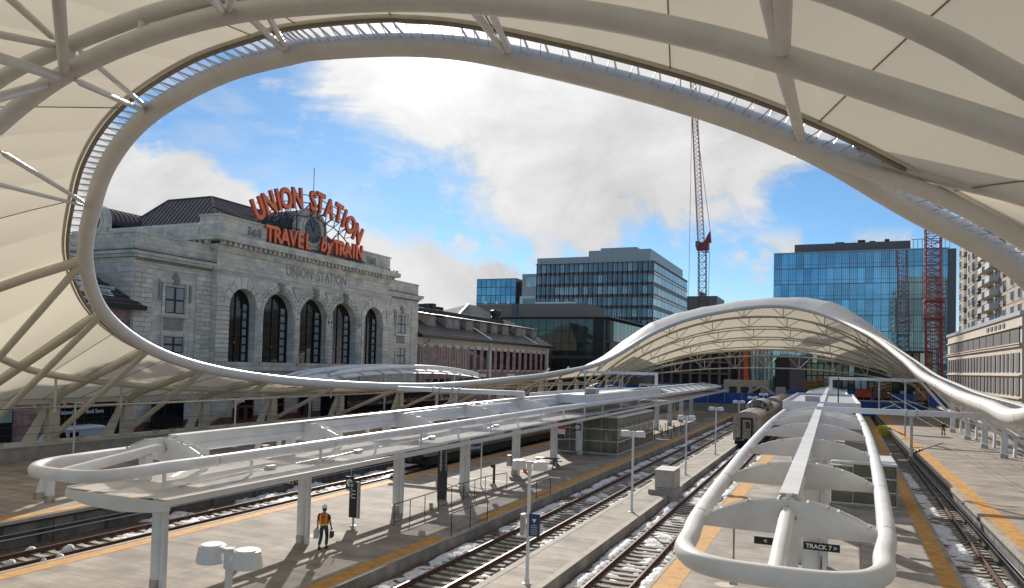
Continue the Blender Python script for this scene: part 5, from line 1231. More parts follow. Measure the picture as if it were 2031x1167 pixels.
def barrel(name, c, axis, r, ln):
    m = MB(); n = 18
    if axis == 'x': pf = lambda q, rr_, d: (c[0]-d, c[1]+rr_*math.cos(math.pi*q/n), c[2]+rr_*math.sin(math.pi*q/n))
    else: pf = lambda q, rr_, d: (c[0]+rr_*math.cos(math.pi*q/n), c[1]+d, c[2]+rr_*math.sin(math.pi*q/n))
    vs = [pf(q, r, 0) for q in range(n+1)]+[pf(q, r, ln) for q in range(n+1)]
    m.add(vs, [(q, q+1, n+2+q, n+1+q) for q in range(n)]).obj(name, 'metal_roof', st, smooth=True, fix=False)
    m2 = MB()
    for k_ in range(1, 12): m2.tube([pf(q, r+.03, ln*k_/12) for q in range(n+1)], .06, 5)
    m2.obj('roof_rib', 'metal_roof', st)
barrel('barrel_roof', (XS-1.4, ccl.y, ccl.z-.2), 'x', 2.9, 9)
# clock surround
m = MB(); n = 22
pts = [(ccl.y-3.0, zc+.2)]+[(ccl.y-3.0*math.cos(math.pi*q/n), ccl.z+3.0*math.sin(math.pi*q/n)) for q in range(n+1)]+[(ccl.y+3.0, zc+.2)]
m.prism(pts, 0, XS-1.6, XS-.45).obj('clock_gable', 'limestone', st)
for r_, th in ((2.85, .22), (2.1, .16)): MB().tube([(XS-.42, ccl.y-r_*math.cos(2*math.pi*q/32), ccl.z-.25+r_*math.sin(2*math.pi*q/32)) for q in range(32)], th, 8, closed=True).obj('clock_moulding', 'limestone', st, smooth=True)
ck = MB().cyl((XS-.44, ccl.y, ccl.z-.25), (XS-.36, ccl.y, ccl.z-.25), 1.75, n=36).obj('clock_face', 'spandrel', st)
for q in range(12): a = math.pi*q/6; MB().bar((XS-.34, ccl.y+1.15*math.sin(a), ccl.z-.25+1.15*math.cos(a)), (XS-.34, ccl.y+1.55*math.sin(a), ccl.z-.25+1.55*math.cos(a)), .14, .03, up=(1,0,0)).obj('hour_mark', 'sign_black', ck)
for L_, a in ((.95, .35), (1.35, -.62)): MB().bar((XS-.31, ccl.y-.2*math.sin(a), ccl.z-.25-.2*math.cos(a)), (XS-.31, ccl.y+L_*math.sin(a), ccl.z-.25+L_*math.cos(a)), .12, .03, up=(1,0,0)).obj('clock_hand', 'sign_black', ck)
MB().cyl((XS-4, at(622,380,X=XS-4).y, zc), (XS-4, at(622,380,X=XS-4).y, at(622,333,X=XS-4).z), .05, n=6).obj('flagpole', 'dark_steel', st)
for s in (-1, 1): MB().prism([(ccl.y+s*3.0, zc+.2), (ccl.y+s*5.2, zc+.2), (ccl.y+s*4.3, zc+1.2), (ccl.y+s*3.6, zc+1.7), (ccl.y+s*3.0, zc+3.0)], 0, XS-1.3, XS-.6).obj('scroll_buttress', 'limestone', st)
# side dormer with round window, far left
dc = at(186,440,Y=Y0-.2); r_ = 1.9
m = MB(); pts = [(dc.x-2.4, zc-.1)]+[(dc.x-2.4*math.cos(math.pi*q/n), dc.z+2.4*math.sin(math.pi*q/n)) for q in range(n+1)]+[(dc.x+2.4, zc-.1)]
m.prism(pts, 1, Y0-.2, Y0+.6).obj('side_gable', 'limestone', st); MB().cyl((dc.x, Y0-.3, dc.z), (dc.x, Y0-.19, dc.z), 1.45, n=28).obj('round_window', 'dark_glass', st)
MB().tube([(dc.x+1.6*math.cos(2*math.pi*q/28), Y0-.28, dc.z+1.6*math.sin(2*math.pi*q/28)) for q in range(28)], .2, 8, closed=True).obj('window_moulding', 'limestone', st, smooth=True)
barrel('barrel_roof', (dc.x, Y0+.6, dc.z-.3), 'y', 2.35, 9)
for s in (-1, 1): MB().lathe((dc.x+s*3.0, Y0+.1, zc+.1), [(.6,0),(.7,.4),(.35,.9),(.5,1.2),(.1,1.6)], 12).obj('scroll_buttress', 'limestone', st, smooth=True)

# wings of the headhouse
XW = XS-.9
def wing(y0, y1, zt, nm, winy, side_):
    w = thing('station_wing', nm, 'building', (XW-6, (y0+y1)/2, -.85)); zk = zt-2.3
    MB().box(XW-22, XW, y0, y1, -.9, zt).obj('wall', 'limestone', w)
    MB().box(XW-22, XW+.75, y0-(.75 if side_ < 0 else 0), y1+(.75 if side_ > 0 else 0), zk, zk+.35).obj('cornice', 'limestone', w)
    MB().box(XW-22, XW+.45, y0-(.45 if side_ < 0 else 0), y1+(.45 if side_ > 0 else 0), zk-.32, zk).obj('cornice_bed', 'limestone', w)
    MB().box(XW-22.1, XW+.80, y0-(.8 if side_ < 0 else -.01), y1+(.8 if side_ > 0 else -.01), zk+.352, zk+.45).obj('gutter', 'black_frame', w)
    MB().box(XW-22.05, XW+.12, y0-(.12 if side_ < 0 else 0), y1+(.12 if side_ > 0 else 0), zt, zt+.2).obj('parapet_cap', 'limestone', w)
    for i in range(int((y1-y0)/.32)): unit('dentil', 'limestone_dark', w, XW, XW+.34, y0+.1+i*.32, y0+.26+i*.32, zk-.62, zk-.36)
    MB().box(XW-.01, XW+.16, y0, y1, zk-1.25, zk-1.05).obj('string_course', 'limestone', w)
    MB().box(XW-.01, XW+.22, y0-.02, y1+.02, -.9, .35).obj('base_band', 'red_granite', w); MB().box(XW-.01, XW+.4, y0, y1, 6.0, 6.4).obj('string_course', 'limestone', w)
    # rusticated corner piers
    pw = 2.3
    for (a, b) in ((y0, y0+pw), (y1-pw, y1)):
        q = 0; z = 6.5
        while z+.5 < zk-1.25:
            m_ = a+pw*(.62 if q % 2 else .38)
            for c0_, c1_ in ((a, m_), (m_, b)): o = unit('stone_block', 'limestone_block', w, XW, XW+.17, c0_+.03, c1_-.03, z+.03, z+.48)
            z += .53; q += 1
    if side_ < 0:
        z = 6.5; q = 0
        while z+.5 < zk-1.25:
            for c0_, c1_ in ((XW-2.3, XW-1.1-.3*(q % 2)), (XW-1.1-.3*(q % 2), XW)): unit('stone_block', 'limestone_block', w, c0_+.02, c1_-.02, y0-.12, y0, z+.02, z+.5)
            z += .53; q += 1
    # two stacked windows with carved surrounds
    for (za, zb), nmw in zip(((winy[1], winy[2]), (winy[3], winy[4])), ('upper', 'lower')):
        c = winy[0]; hw_ = winy[5]
        wn_ = MB().box(XW-.05, XW+.03, c-hw_, c+hw_, za, zb).obj('window', 'black_frame', w)
        for r in range(2):
            for s in (0, 1):
                a = c-hw_+.14+s*(hw_+.0); unit('pane', 'curtained_glass', wn_, XW+.03, XW+.045, a+(.06 if s else 0), a+hw_-.26+(.0 if s else 0), za+.12+(zb-za)*.5*r, za+(zb-za)*.5*(r+1)-.1)
        MB().box(XW, XW+.22, c-hw_-.45, c-hw_-.1, za-.2, zb+.4).obj('surround', 'limestone', w); MB().box(XW, XW+.22, c+hw_+.1, c+hw_+.45, za-.2, zb+.4).obj('surround', 'limestone', w)
        MB().box(XW, XW+.3, c-hw_-.6, c+hw_+.6, za-.5, za-.2).obj('sill', 'limestone', w)
        if nmw == 'upper':
            MB().box(XW, XW+.26, c-hw_-.9, c+hw_+.9, zb+.4, zb+.8).obj('lintel', 'limestone', w); MB().lathe((XW+.15, c, zb+.8), [(.4,-.5),(.45,0),(.3,.5),(.1,.9)], 10).obj('carved_crest', 'limestone_dark', w, smooth=True)
            for s in (-1, 1): MB().box(XW, XW+.2, c+s*(hw_+.75)-.15, c+s*(hw_+.75)+.15, zb-1.6, zb+.4).obj('lintel_ear', 'limestone_dark', w)
        else: MB().prism([(c-hw_, zb+.75), (c+hw_, zb+.75), (c+hw_, zb+2.1), (c+hw_-.4, zb+2.4), (c-hw_+.4, zb+2.4), (c-hw_, zb+2.1)], 0, XW, XW+.08).obj('apron_panel', 'limestone_dark', w)
    return w
yl0 = at(268,480,X=XW).y; wl_ = at(346,596,X=XW)
wing(yl0, Y0, at(276,462,X=XW).z, 'lower left wing of the stone station with curtained windows one above the other', (wl_.y, at(343,622,X=XW).z, at(346,570,X=XW).z, at(340,700,X=XW).z, at(340,668,X=XW).z, 1.35), -1)
yr1 = at(829,600,X=XW).y; wr_ = at(795,643,X=XW)
wing(Y1, yr1, at(832,568,X=XW).z, 'narrow right wing of the stone station beside the brick range', (wr_.y, at(795,661,X=XW).z, at(795,626,X=XW).z, at(793,722,X=XW).z, at(793,690,X=XW).z, 1.3), 1)

# ground floor: bookstore front, openings and wooden doors
gf = thing('bookstore_front', 'dark glazed shopfront with the bookstore name in white letters', 'shopfront', (XW+.3, 50, -.85))
bx0, bx1 = at(107,830,X=XW+.3).y, at(237,830,X=XW+.3).y
MB().box(XW-.2, XW+.3, bx0, bx1, -.85, 2.75).obj('glass_front', 'dark_glass', gf)
for i in range(8): y = bx0+(bx1-bx0)*i/7; MB().box(XW+.30, XW+.38, y-.04, y+.04, -.85, 2.75).obj('mullion', 'dark_steel', gf)
for z in (1.25, .2): MB().box(XW+.30, XW+.36, bx0, bx1, z-.03, z+.03).obj('transom', 'dark_steel', gf)
tb0, tb1 = at(117,817,X=XW+.45), at(206,812,X=XW+.45)
lt_ = text('lettering', 'Tattered Cover Book Store', .62, 'sign_white', gf, (XW+.42, (tb0.y+tb1.y)/2, tb0.z-.12), FX, .02, sx=1)
lt_.scale = ((tb1.y-tb0.y)/lt_.dimensions.x, 1, 1)
ol = thing('left_range', 'low brick range at far left under a dark slate roof with snow', 'building', (XW-8, 40, -.85))
zle = at(282,607,X=XW+.4).z
MB().box(XW-14, XW-.1, -5, yl0-.02, -.9, zle-.5).obj('wall', 'pink_stone', ol)
ye = at(284,607,X=XW+.5).y
rr0 = [(XW+.7,-6,zle),(XW+.7,ye,zle),(XW-15,ye,zle),(XW-15,-6,zle),(XW-6,-6,zle+5.6),(XW-6.5,ye-6.0,zle+5.6)]
orf = MB().add(rr0, [(0,1,5,4),(1,2,5),(2,3,4,5),(3,0,4)]).obj('roof', 'slate_roof', ol); MB().box(XW-15, XW+.95, -6, ye+.15, zle-.5, zle).obj('eave_gutter', 'black_frame', ol)
tl = MB()
for i in range(9):
    f_ = (i+.5)/9; z = zle+5.6*f_; x_ = XW+.7+(-7.0)*f_; tl.bar((x_+.05,-6,z+.03),(x_+.05,ye-6*f_,z+.03),.10,.05)
tl.obj('slate_courses', 'slate_roof', orf, kind='stuff')
sn = MB(); 
for i in range(16):
    f_ = .12+.55*random.random(); a = random.uniform(.2, 1)*1.6; yb_ = ye-6*f_-1.4-3.2*random.random(); x_ = XW+.7-7.0*f_; z = zle+5.6*f_+.06
    sn.add([(x_, yb_-a, z),(x_+.5, yb_-a*.8, z-.4),(x_+.6, yb_+a, z-.48),(x_+.1, yb_+a*1.2, z-.08)], [(0,1,2,3)])
sn.obj('roof_snow', 'snow', orf, kind='stuff')
MB().box(XW-2.6,XW-.9,ye-8.6,ye-7.0,zle+1.3,zle+3.9).obj('dormer', 'taupe_wall', ol); MB().tube([(XW+.2,yl0-.5,zle-.4),(XW+.2,yl0-.5,zle-1.3),(XW+.1,yl0-1.1,zle-2),(XW+.1,yl0-1.1,-.8)], .1, 8).obj('downpipe', 'limestone_dark', ol, smooth=True)
op = thing('doorway', 'dark opening at the far left behind the parked cars', 'doorway', (XW, 40, -.85)); MB().box(XW-.3,XW+.1,at(0,830,X=XW).y-3,at(24,830,X=XW).y,-.85,2.4).obj('opening', 'dark_glass', op); MB().box(XW-.3,XW+.12,at(0,830,X=XW).y-3,at(22,830,X=XW).y,1.2,2.9).obj('fanlight', 'pale_glass', op)
for i, (pa, pb_, la) in enumerate(((303,362,'wide dark shop window between stone piers behind the second strut'),(462,478,'dark window beside the wooden doors'),(720,738,'dark ground-floor window behind the slanting overhead wire'))):
    a, b = at(pa,830,X=XS+.1).y, at(pb_,830,X=XS+.1).y; t = thing('ground_floor_window', la, 'window', (XS, a, 1.9)); MB().box(XS-.2,XS+.14,a,b,-.3,2.7).obj('glass', 'dark_glass', t)
    for q in range(4): MB().box(XS+.14,XS+.2,a+(b-a)*q/3-.05,a+(b-a)*q/3+.05,-.3,2.7).obj('mullion', 'black_frame', t)
for i, (px, la) in enumerate(((486,'wooden double doors left of the white pole'),(605,'wooden double doors right of the slim pole'),(655,'wooden double doors partly hidden by a diagonal strut'),(548,'wooden double doors at the middle of the station'))):
    y = at(px,830,X=XS+.15).y; d = thing('station_door', la, 'door', (XS+.15, y, -.85)); MB().box(XS-.1,XS+.15,y-1.5,y+1.5,-.85,2.5).obj('door_frame', 'door_wood', d)
    for s in (-.72, .72): l_ = MB().box(XS+.15,XS+.2,y+s-.62,y+s+.62,-.8,1.6).obj('door_leaf', 'door_wood', d); MB().box(XS+.2,XS+.22,y+s-.42,y+s+.42,-.1,1.4).obj('pane', 'dark_glass', l_)
    MB().box(XS+.15,XS+.19,y-1.2,y+1.2,1.7,2.4).obj('fanlight', 'dark_glass', d)

# roof-top lettering
sg = thing('roof_sign', 'arched orange steel letters on a black lattice over the station roof', 'sign', (XS+.2, ccl.y, zc+.2))
LX = XS+.3
def letter(ch, px, py, size, rot, par, sxx=.95, sh=0):
    p = at(px, py, X=LX); o = text('letter', ch, size, 'orange_sign', par, p, (0,0,0), .13, sx=1, bold=.07*size/2.6, shear=sh)
    M_ = Matrix.Rotation(RAD(90), 4, 'Z') @ Matrix.Rotation(RAD(90), 4, 'X') @ Matrix.Rotation(rot, 4, 'Z'); o.rotation_euler = M_.to_euler(); o.scale = (sxx, 1, 1)
    e_ = text('letter_rim', ch, size, 'red_edge', par, p-V(.10,0,0), (0,0,0), .16, bold=.105*size/2.6, shear=sh); e_.rotation_euler = M_.to_euler(); e_.scale = (sxx, 1, 1)
    return p
arcp = [('U',514,416.5),('N',535.5,404.5),('I',553,398.5),('O',568,396),('N',590.7,395.5),('S',621.5,401),('T',636,404.5),('A',653.7,416.5),('T',672,425),('I',683,435),('O',695,448),('N',709.6,466)]
wp = [at(x, y, X=LX) for _, x, y in arcp]
for i, (ch, px, py) in enumerate(arcp):
    a, b = wp[max(0, i-1)], wp[min(len(wp)-1, i+1)]; ang = math.atan2(b.z-a.z, b.y-a.y)*.92; letter(ch, px, py, 3.8, ang, sg, .76)
tr_ = 'TRAVEL'
for i, ch in enumerate(tr_): letter(ch, 535+i*(611-535)/5, 465.5+i*(482-465.5)/5, 3.0, 0, sg, .85)
for i, ch in enumerate('TRAIN'): letter(ch, 667+i*(712-667)/4, 493+i*(502.5-493)/4, 3.0, 0, sg, .85)
for i, ch in enumerate('by'): letter(ch, 640+i*11, 486+i*3, 2.9, RAD(8), sg, .9, .35)
lat = MB(); topc = [p+V(-.45,0,-.2) for p in wp]; botc = [V(p.x, p.y, zc+.9 if 2 < i < 9 else zc+1.0) for i, p in enumerate(topc)]
hub = V(LX-.45, ccl.y, ccl.z+2.6)
innr = [V(p.x-.0, p.y+(ccl.y-p.y)*.12, p.z-1.9) for p in topc]
for i in range(len(topc)-1):
    lat.bar(topc[i], topc[i+1], .12); lat.bar(topc[i]+V(0,0,1.1), topc[i+1]+V(0,0,1.1), .10); lat.bar(innr[i], innr[i+1], .11)
    lat.bar(topc[i], innr[i], .10); lat.bar(innr[i], topc[i+1], .09)
    lat.bar(innr[i]-V(3,0,0), innr[i+1]-V(3,0,0), .10); lat.bar(topc[i], innr[i]-V(3,0,.6), .09)
for i in (0, 2, 4, 7, 9, 11):
    z_ = zc+1.1; lat.bar(innr[i], (innr[i].x, innr[i].y, z_), .12); lat.bar(innr[i]-V(3,0,0), (innr[i].x-3, innr[i].y, z_+.5), .12); lat.bar(innr[i], (innr[i].x-3, innr[i].y, z_+.5), .08)
lat.bar((LX-3.2, wp[0].y-4.5, zc+3.9), (LX-.4, wp[0].y+.2, wp[0].z-1.9), .14); lat.bar((LX-.4, wp[0].y-2, zc+3.2), (LX-.4, ccl.y-3, zc+3.2), .12)
lat.obj('lattice', 'black_frame', sg)
bb = MB(); a, b = at(528,480,X=LX-.3), at(720,519,X=LX-.3)
bb.bar((LX-.1, a.y, zc+.75), (LX-.1, b.y, zc+.75), .2, .16)
for i in range(30): y = a.y+(b.y-a.y)*i/29; bb.bar((LX-.1, y, zc+.15), (LX-.1, y, zc+.8), .08)
bb.obj('base_rail', 'black_frame', sg)
# birds on the cornice corner
b0 = None
for i in range(9):
    y = Y1+.9-i*.75-(.4 if i % 3 == 0 else 0); x = XS+1.2
    if i > 6: x = XS-.5-i*.3; y = Y1+1.2
    if b0 is None:
        b0 = thing('pigeon', 'pigeon perched on the right corner of the station cornice', 'pigeon', (x, y, zc+.02), 'pigeons on the station cornice')
        MB().tube([(x,y-.2,zc+.16),(x,y-.05,zc+.2),(x,y+.1,zc+.26),(x,y+.16,zc+.36)], [.02,.09,.09,.04], 8).obj('body', 'dark_steel', b0, smooth=True); MB().lathe((x,y+.18,zc+.36), [(.01,-.05),(.055,0),(.01,.06)], 8).obj('head', 'dark_steel', b0, smooth=True); MB().box(x-.02,x+.02,y,y+.03,zc+.02,zc+.16).obj('legs', 'rust', b0)
    else: copy_tree(b0, (x, y, zc+.05))
# ================================================================== BRICK RANGE right of the station
XP = XS-1.0
bw = thing('brick_range', 'long pink stone range with narrow tall windows and a dark dormered roof', 'building', (XP-8, 140, -.85))
yb0 = yr1+.05; yb1 = at(1088,720,X=XP).y; ze = at(1090,688,X=XP).z
MB().box(XP-16, XP, yb0, yb1, -.9, ze-.4).obj('wall', 'pink_stone', bw)
MB().box(XP-.01, XP+.12, yb0, yb1, ze-1.7, ze-.4).obj('pale_band', 'beige_panel', bw)
for px in (972, 1085): y = at(px,720,X=XP+.2).y; MB().box(XP-.01, XP+.3, y-.6, y+.6, -.9, ze-.45).obj('pilaster', 'limestone', bw)
wxs = [836,854,872.5,889.5,905.5,920.5,935,948.5,962,  976.5,988.5,1001,1013.5,1025.5,1036.5,1047.5,1058,1068.5,1078]
zt_, zb_ = at(836,687,X=XP).z, at(870,733,X=XP).z
for px in wxs:
    y = at(px,710,X=XP).y; wd = unit('window', 'dark_glass', bw, XP-.05, XP+.06, y-.75, y+.75, zb_, zt_)
    unit('lintel', 'limestone_block', bw, XP, XP+.16, y-1.0, y+1.0, zt_, zt_+.75); unit('sill', 'limestone_block', bw, XP, XP+.2, y-.95, y+.95, zb_-.35, zb_)
    unit('mullion', 'black_frame', bw, XP+.06, XP+.1, y-.04, y+.04, zb_, zt_)
for i in range(26):
    y = yb0+2+i*2.6
    if i % 5: unit('window', 'dark_glass', bw, XP, XP+.08, y-.8, y+.8, 2.6, 4.6)
for px in (940, 952, 1010): y = at(px,748,X=XP).y; unit('white_box', 'sign_white', bw, XP, XP+.5, y-2, y+2, 4.9, 5.5)
rise, back = 6.2, 8.2
R0 = [(XP+1.1,yb0,ze),(XP+1.1,yb1+1.1,ze),(XP-17,yb1+1.1,ze),(XP-17,yb0,ze),(XP-back,yb0,ze+rise),(XP-back,yb1-7,ze+rise)]
brf = MB().add(R0, [(0,1,5,4),(1,2,5),(2,3,4,5),(3,0,4)]).obj('roof', 'slate_roof', bw); MB().box(XP-17, XP+1.35, yb0, yb1+1.3, ze-.42, ze+.0).obj('eave_gutter', 'black_frame', bw)
MB().box(XP-back-3,XP-back+2.2,yb0,yb1-16,ze+4.3,ze+rise-.4).obj('roof_deck', 'black_frame', bw)
cs_ = MB()
for i in range(12): f_ = (i+.5)/12; cs_.bar((XP+1.12-(back+1.1)*f_, yb0, ze+rise*f_+.02), (XP+1.12-(back+1.1)*f_, yb1+1.1-8.1*f_, ze+rise*f_+.02), .12, .05)
cs_.obj('slate_courses', 'slate_roof', brf, kind='stuff')
dm = [(853,1),(896,2),(929,1),(957,1),(979,1),(1001,1),(1032,2),(1058,1)]
for px, nw in dm:
    y = at(px,640,X=XP-2.2).y; hw_ = 1.7 if nw == 1 else 3.0; d = MB().box(XP-5.5, XP-1.9, y-hw_, y+hw_, ze+1.9, ze+4.1).obj('dormer', 'taupe_wall', bw)
    MB().add([(XP-1.4,y-hw_-.5,ze+4.1),(XP-1.4,y+hw_+.5,ze+4.1),(XP-7.2,y+hw_+.5,ze+5.0),(XP-7.2,y-hw_-.5,ze+5.0),(XP-1.4,y-hw_-.5,ze+4.25),(XP-1.4,y+hw_+.5,ze+4.25),(XP-7.2,y+hw_+.5,ze+5.15),(XP-7.2,y-hw_-.5,ze+5.15)],[(0,1,2,3),(4,5,6,7),(0,1,5,4),(0,3,7,4),(1,2,6,5)]).obj('dormer_roof', 'metal_roof', d)
    for s in ((0,) if nw == 1 else (-1.4, 1.4)): MB().box(XP-1.9,XP-1.84,y+s-.55,y+s+.55,ze+2.5,ze+3.8).obj('dormer_window', 'curtained_glass', d)
for px, py, l_ in ((1052,688,6),(960,668,4)):
    y = at(px,py,X=XP-1).y; sn = MB()
    for i in range(12): a = i/12; sn.add([(XP+.7-5*a, y-l_*a*.8-.5, ze+.35+3.6*a),(XP+.7-5*a, y-l_*a*.8+.9+.5*math.sin(i*2.2), ze+.35+3.6*a),(XP+.2-5*a, y-l_*a*.8+.7, ze+.35+3.6*(a+.1)),(XP+.2-5*a, y-l_*a*.8-.9, ze+.35+3.6*(a+.1))],[(0,1,2,3)])
    sn.obj('roof_snow', 'snow', bw, kind='stuff')
MB().tube([(XP+1.0,yb0+3,ze-.3),(XP+1.0,yb0+3,ze-1.0),(XP+.2,yb0+.5,ze-2.2),(XP+.2,yb0+.5,1.6)], .12, 8).obj('downpipe', 'taupe_wall', bw, smooth=True)
# pyramid roof block behind
pb_ = thing('hipped_hall', 'grey hipped roof with a ribbed metal chimney and snow rising behind the dormers', 'building', (XP-20, 150, -.85))
ax = at(929,604,X=XP-14); l0, l1 = at(880,626,X=XP-7), at(1045,648,X=XP-7)
MB().add([(XP-6,l0.y,ze+2.6),(XP-6,l1.y,ze+2.6),(XP-24,l1.y,ze+2.6),(XP-24,l0.y,ze+2.6),(XP-14,ax.y,ax.z),(XP-14,l1.y-16,ax.z)],[(0,1,5,4),(1,2,5),(2,3,4,5),(3,0,4)]).obj('roof', 'grey_roof', pb_)
MB().box(XP-24,XP-6.2,l0.y,l1.y,-.9,ze+2.6).obj('wall', 'taupe_wall', pb_)
MB().bar((XP-6,l0.y,ze+2.7),(XP-14,ax.y,ax.z+.1),.3,.25).obj('hip_cap', 'sign_white', pb_)
c_ = at(983,625,X=XP-9); MB().box(c_.x-1.2,c_.x+1.2,c_.y-1.6,c_.y+1.6,ze+2.5,c_.z-1).obj('chimney_base', 'dark_steel', pb_); MB().lathe((c_.x,c_.y,c_.z-1.0), [(1.3,0),(1.3,.4),(1.0,.5),(1.0,1.0),(1.4,1.1),(1.4,2.0),(1.0,2.2)], 16).obj('chimney_cowl', 'dark_steel', pb_)
sn = MB()
for i in range(10): sn.add([(XP-6.6-.35*i, c_.y-4+i*.3, ze+3.1+.3*i),(XP-6.6-.35*i, c_.y+7-i*.7, ze+3.1+.3*i),(XP-7.0-.35*i, c_.y+6.5-i*.7, ze+3.45+.3*i),(XP-7.0-.35*i, c_.y-3.8+i*.3, ze+3.45+.3*i)],[(0,1,2,3)])
sn.obj('roof_snow', 'snow', pb_, kind='stuff')
hv = thing('rooftop_plant', 'dark rooftop plant boxes beside the station right wing', 'rooftop unit', (XP-9, yb0+9, ze+6)); a = at(853,612,X=XP-10)
for dy, w_, h_ in ((-3,2,1.3),(0,1.6,2.0),(3,2.2,1.0)): MB().box(a.x-1,a.x+1,a.y+dy-w_/2,a.y+dy+w_/2,ze+5.2,a.z+h_*.5).obj('unit', 'dark_steel', hv)
# silver pavilion roof between canopy and station
pv = thing('pavilion_roof', 'low silvery glass pavilion roof with curved white pipes behind the left rim', 'pavilion', (-58, 76, -.85))
pa, pq = at(600,745,X=-56).y, at(935,755,X=-56).y; L_ = pq-pa
zb0, zt0 = at(600,754,X=-56).z, at(745,729,X=-56).z-.35
zp = lambda u: zb0+(zt0-zb0)*math.sin(math.pi*min(1, max(0, u)))**.6
MB().grid(lambda u, v: (-58.5+5*v, pa+L_*u, zp(u)-.35+.5*math.sin(math.pi*v)-.35*(1 if False else 0)), 30, 10).obj('skin', 'sign_white', pv, smooth=True)
for dx, a, b in ((-58.5,0,.98),(-56.8,.0,.80),(-55,.12,1),(-53.6,.04,.94)):
    MB().tube([(dx, pa+L_*(a+(b-a)*i/24), zp(a+(b-a)*i/24)+.25+.3*math.sin(math.pi*i/24)) for i in range(25)], .26, 12).obj('rim_pipe', 'white_paint', pv, smooth=True)
for i in range(1, 10): MB().tube([(-58.5+v*.5, pa+L_*i/10, zp(i/10)-.28+.5*math.sin(math.pi*v/10)) for v in range(11)], .06, 6).obj('rib', 'galvanised', pv)
for y in (pa+4, pa+14, pq-10): 
    for x_ in (-58, -54): MB().cyl((x_, y, -.85), (x_, y, 6.2), .16, n=10).obj('column', 'white_paint', pv, smooth=True)
MB().box(-58,-54,pa+6,pq-8,-.85,4.6).obj('glass_hall', 'dark_glass', pv)
# vans
def van(label, x, y, s=1):
    t = thing('parked_van', label, 'van', (x, y, -.85)); z = -.85
    prof = [(y-2.6,z+.35),(y-2.75,z+1.0),(y-2.35,z+1.45),(y-1.7,z+2.2),(y-1.2,z+2.42),(y+2.3,z+2.45),(y+2.6,z+2.1),(y+2.65,z+.45),(y+2.4,z+.3)]
    b = MB().prism(prof, 0, x-.95, x+.95).obj('body', 'van_white', t); bv_ = b.modifiers.new('b', 'BEVEL'); bv_.width = .14; bv_.segments = 3
    MB().prism([(y-2.2,z+1.45),(y-1.68,z+2.1),(y-1.3,z+2.1),(y-1.1,z+1.4)], 0, x+.951, x+.965).obj('side_window', 'dark_glass', t)
    MB().prism([(y-.9,z+1.4),(y-.9,z+2.05),(y-.1,z+2.05),(y-.1,z+1.4)], 0, x+.951, x+.963).obj('side_window', 'dark_glass', t)
    for dy in (-1.75, 1.65):
        for sx in (-.85, .85): w_ = MB().cyl((x+sx-.12,y+dy,z+.34),(x+sx+.12,y+dy,z+.34),.34,n=20).obj('wheel', 'rubber', t); MB().cyl((x+sx-.13,y+dy,z+.34),(x+sx+.13,y+dy,z+.34),.18,n=14).obj('rim', 'galvanised', w_)
    for q in range(3): MB().box(x-.6+q*.5,x-.45+q*.5,y-1,y+2.2,z+2.45,z+2.475).obj('roof_rib', 'van_white', t)
    for sx in (-.7,.7): MB().box(x+sx-.15,x+sx+.15,y-2.79,y-2.70,z+.8,z+1.0).obj('headlight', 'pale_glass', t)
    return t
vy = at(158,858,X=-57).y; van('white van parked in front of the bookstore', -57.9, vy)
def car(label, x, y):
    t = thing('parked_car', label, 'car', (x, y, -.85)); z = -.85
    b = MB().prism([(y-2.2,z+.35),(y-2.25,z+.75),(y-1.2,z+.95),(y-.6,z+1.42),(y+.9,z+1.45),(y+1.6,z+1.0),(y+2.2,z+.9),(y+2.2,z+.35)], 0, x-.88, x+.88).obj('body', 'van_white', t); bv_ = b.modifiers.new('b', 'BEVEL'); bv_.width = .12; bv_.segments = 3
    MB().prism([(y-1.0,z+.98),(y-.55,z+1.34),(y+.8,z+1.36),(y+1.3,z+.98)], 0, x+.881, x+.893).obj('side_window', 'dark_glass', t)
    for dy in (-1.4, 1.4):
        for sx in (-.8, .8): MB().cyl((x+sx-.1,y+dy,z+.32),(x+sx+.1,y+dy,z+.32),.32,n=18).obj('wheel', 'rubber', t)
car('pale car at the far left edge behind the kerb wall', -55.5, at(-8,858,X=-54.6).y)

# ================================================================== CITY BEYOND
def grid_face(par, axis, c, a0, a1, z0, z1, nb, nf, mats, gap=.12, name='glass_panel', depth=.25, seed=1, fins=None, skip=None, band=0, outw=-1):
    """curtain wall: every panel an object of its own; axis 'y' = wall facing the viewer at y=c, axis 'x' = wall at x=c"""
    rr = random.Random(seed); w = (a1-a0)/nb; h = (z1-z0)/nf
    for i in range(nb):
        for j in range(nf):
            if skip and skip(i, j): continue
            m = mats[min(len(mats)-1, int(rr.random()**1.8*len(mats)))] if isinstance(mats, list) else mats(i, j, rr)
            pa_, pb2 = a0+i*w+gap/2, a0+(i+1)*w-gap/2; za, zb = z0+j*h+gap/2+band*h, z0+(j+1)*h-gap/2
            if axis == 'y': o = unit(name, m, par, pa_, pb2, c+outw*depth, c, za, zb)
            else: o = unit(name, m, par, c, c+outw*depth, pa_, pb2, za, zb)
            o.rotation_euler = (rr.gauss(0, .0022), rr.gauss(0, .0022), rr.gauss(0, .0028))
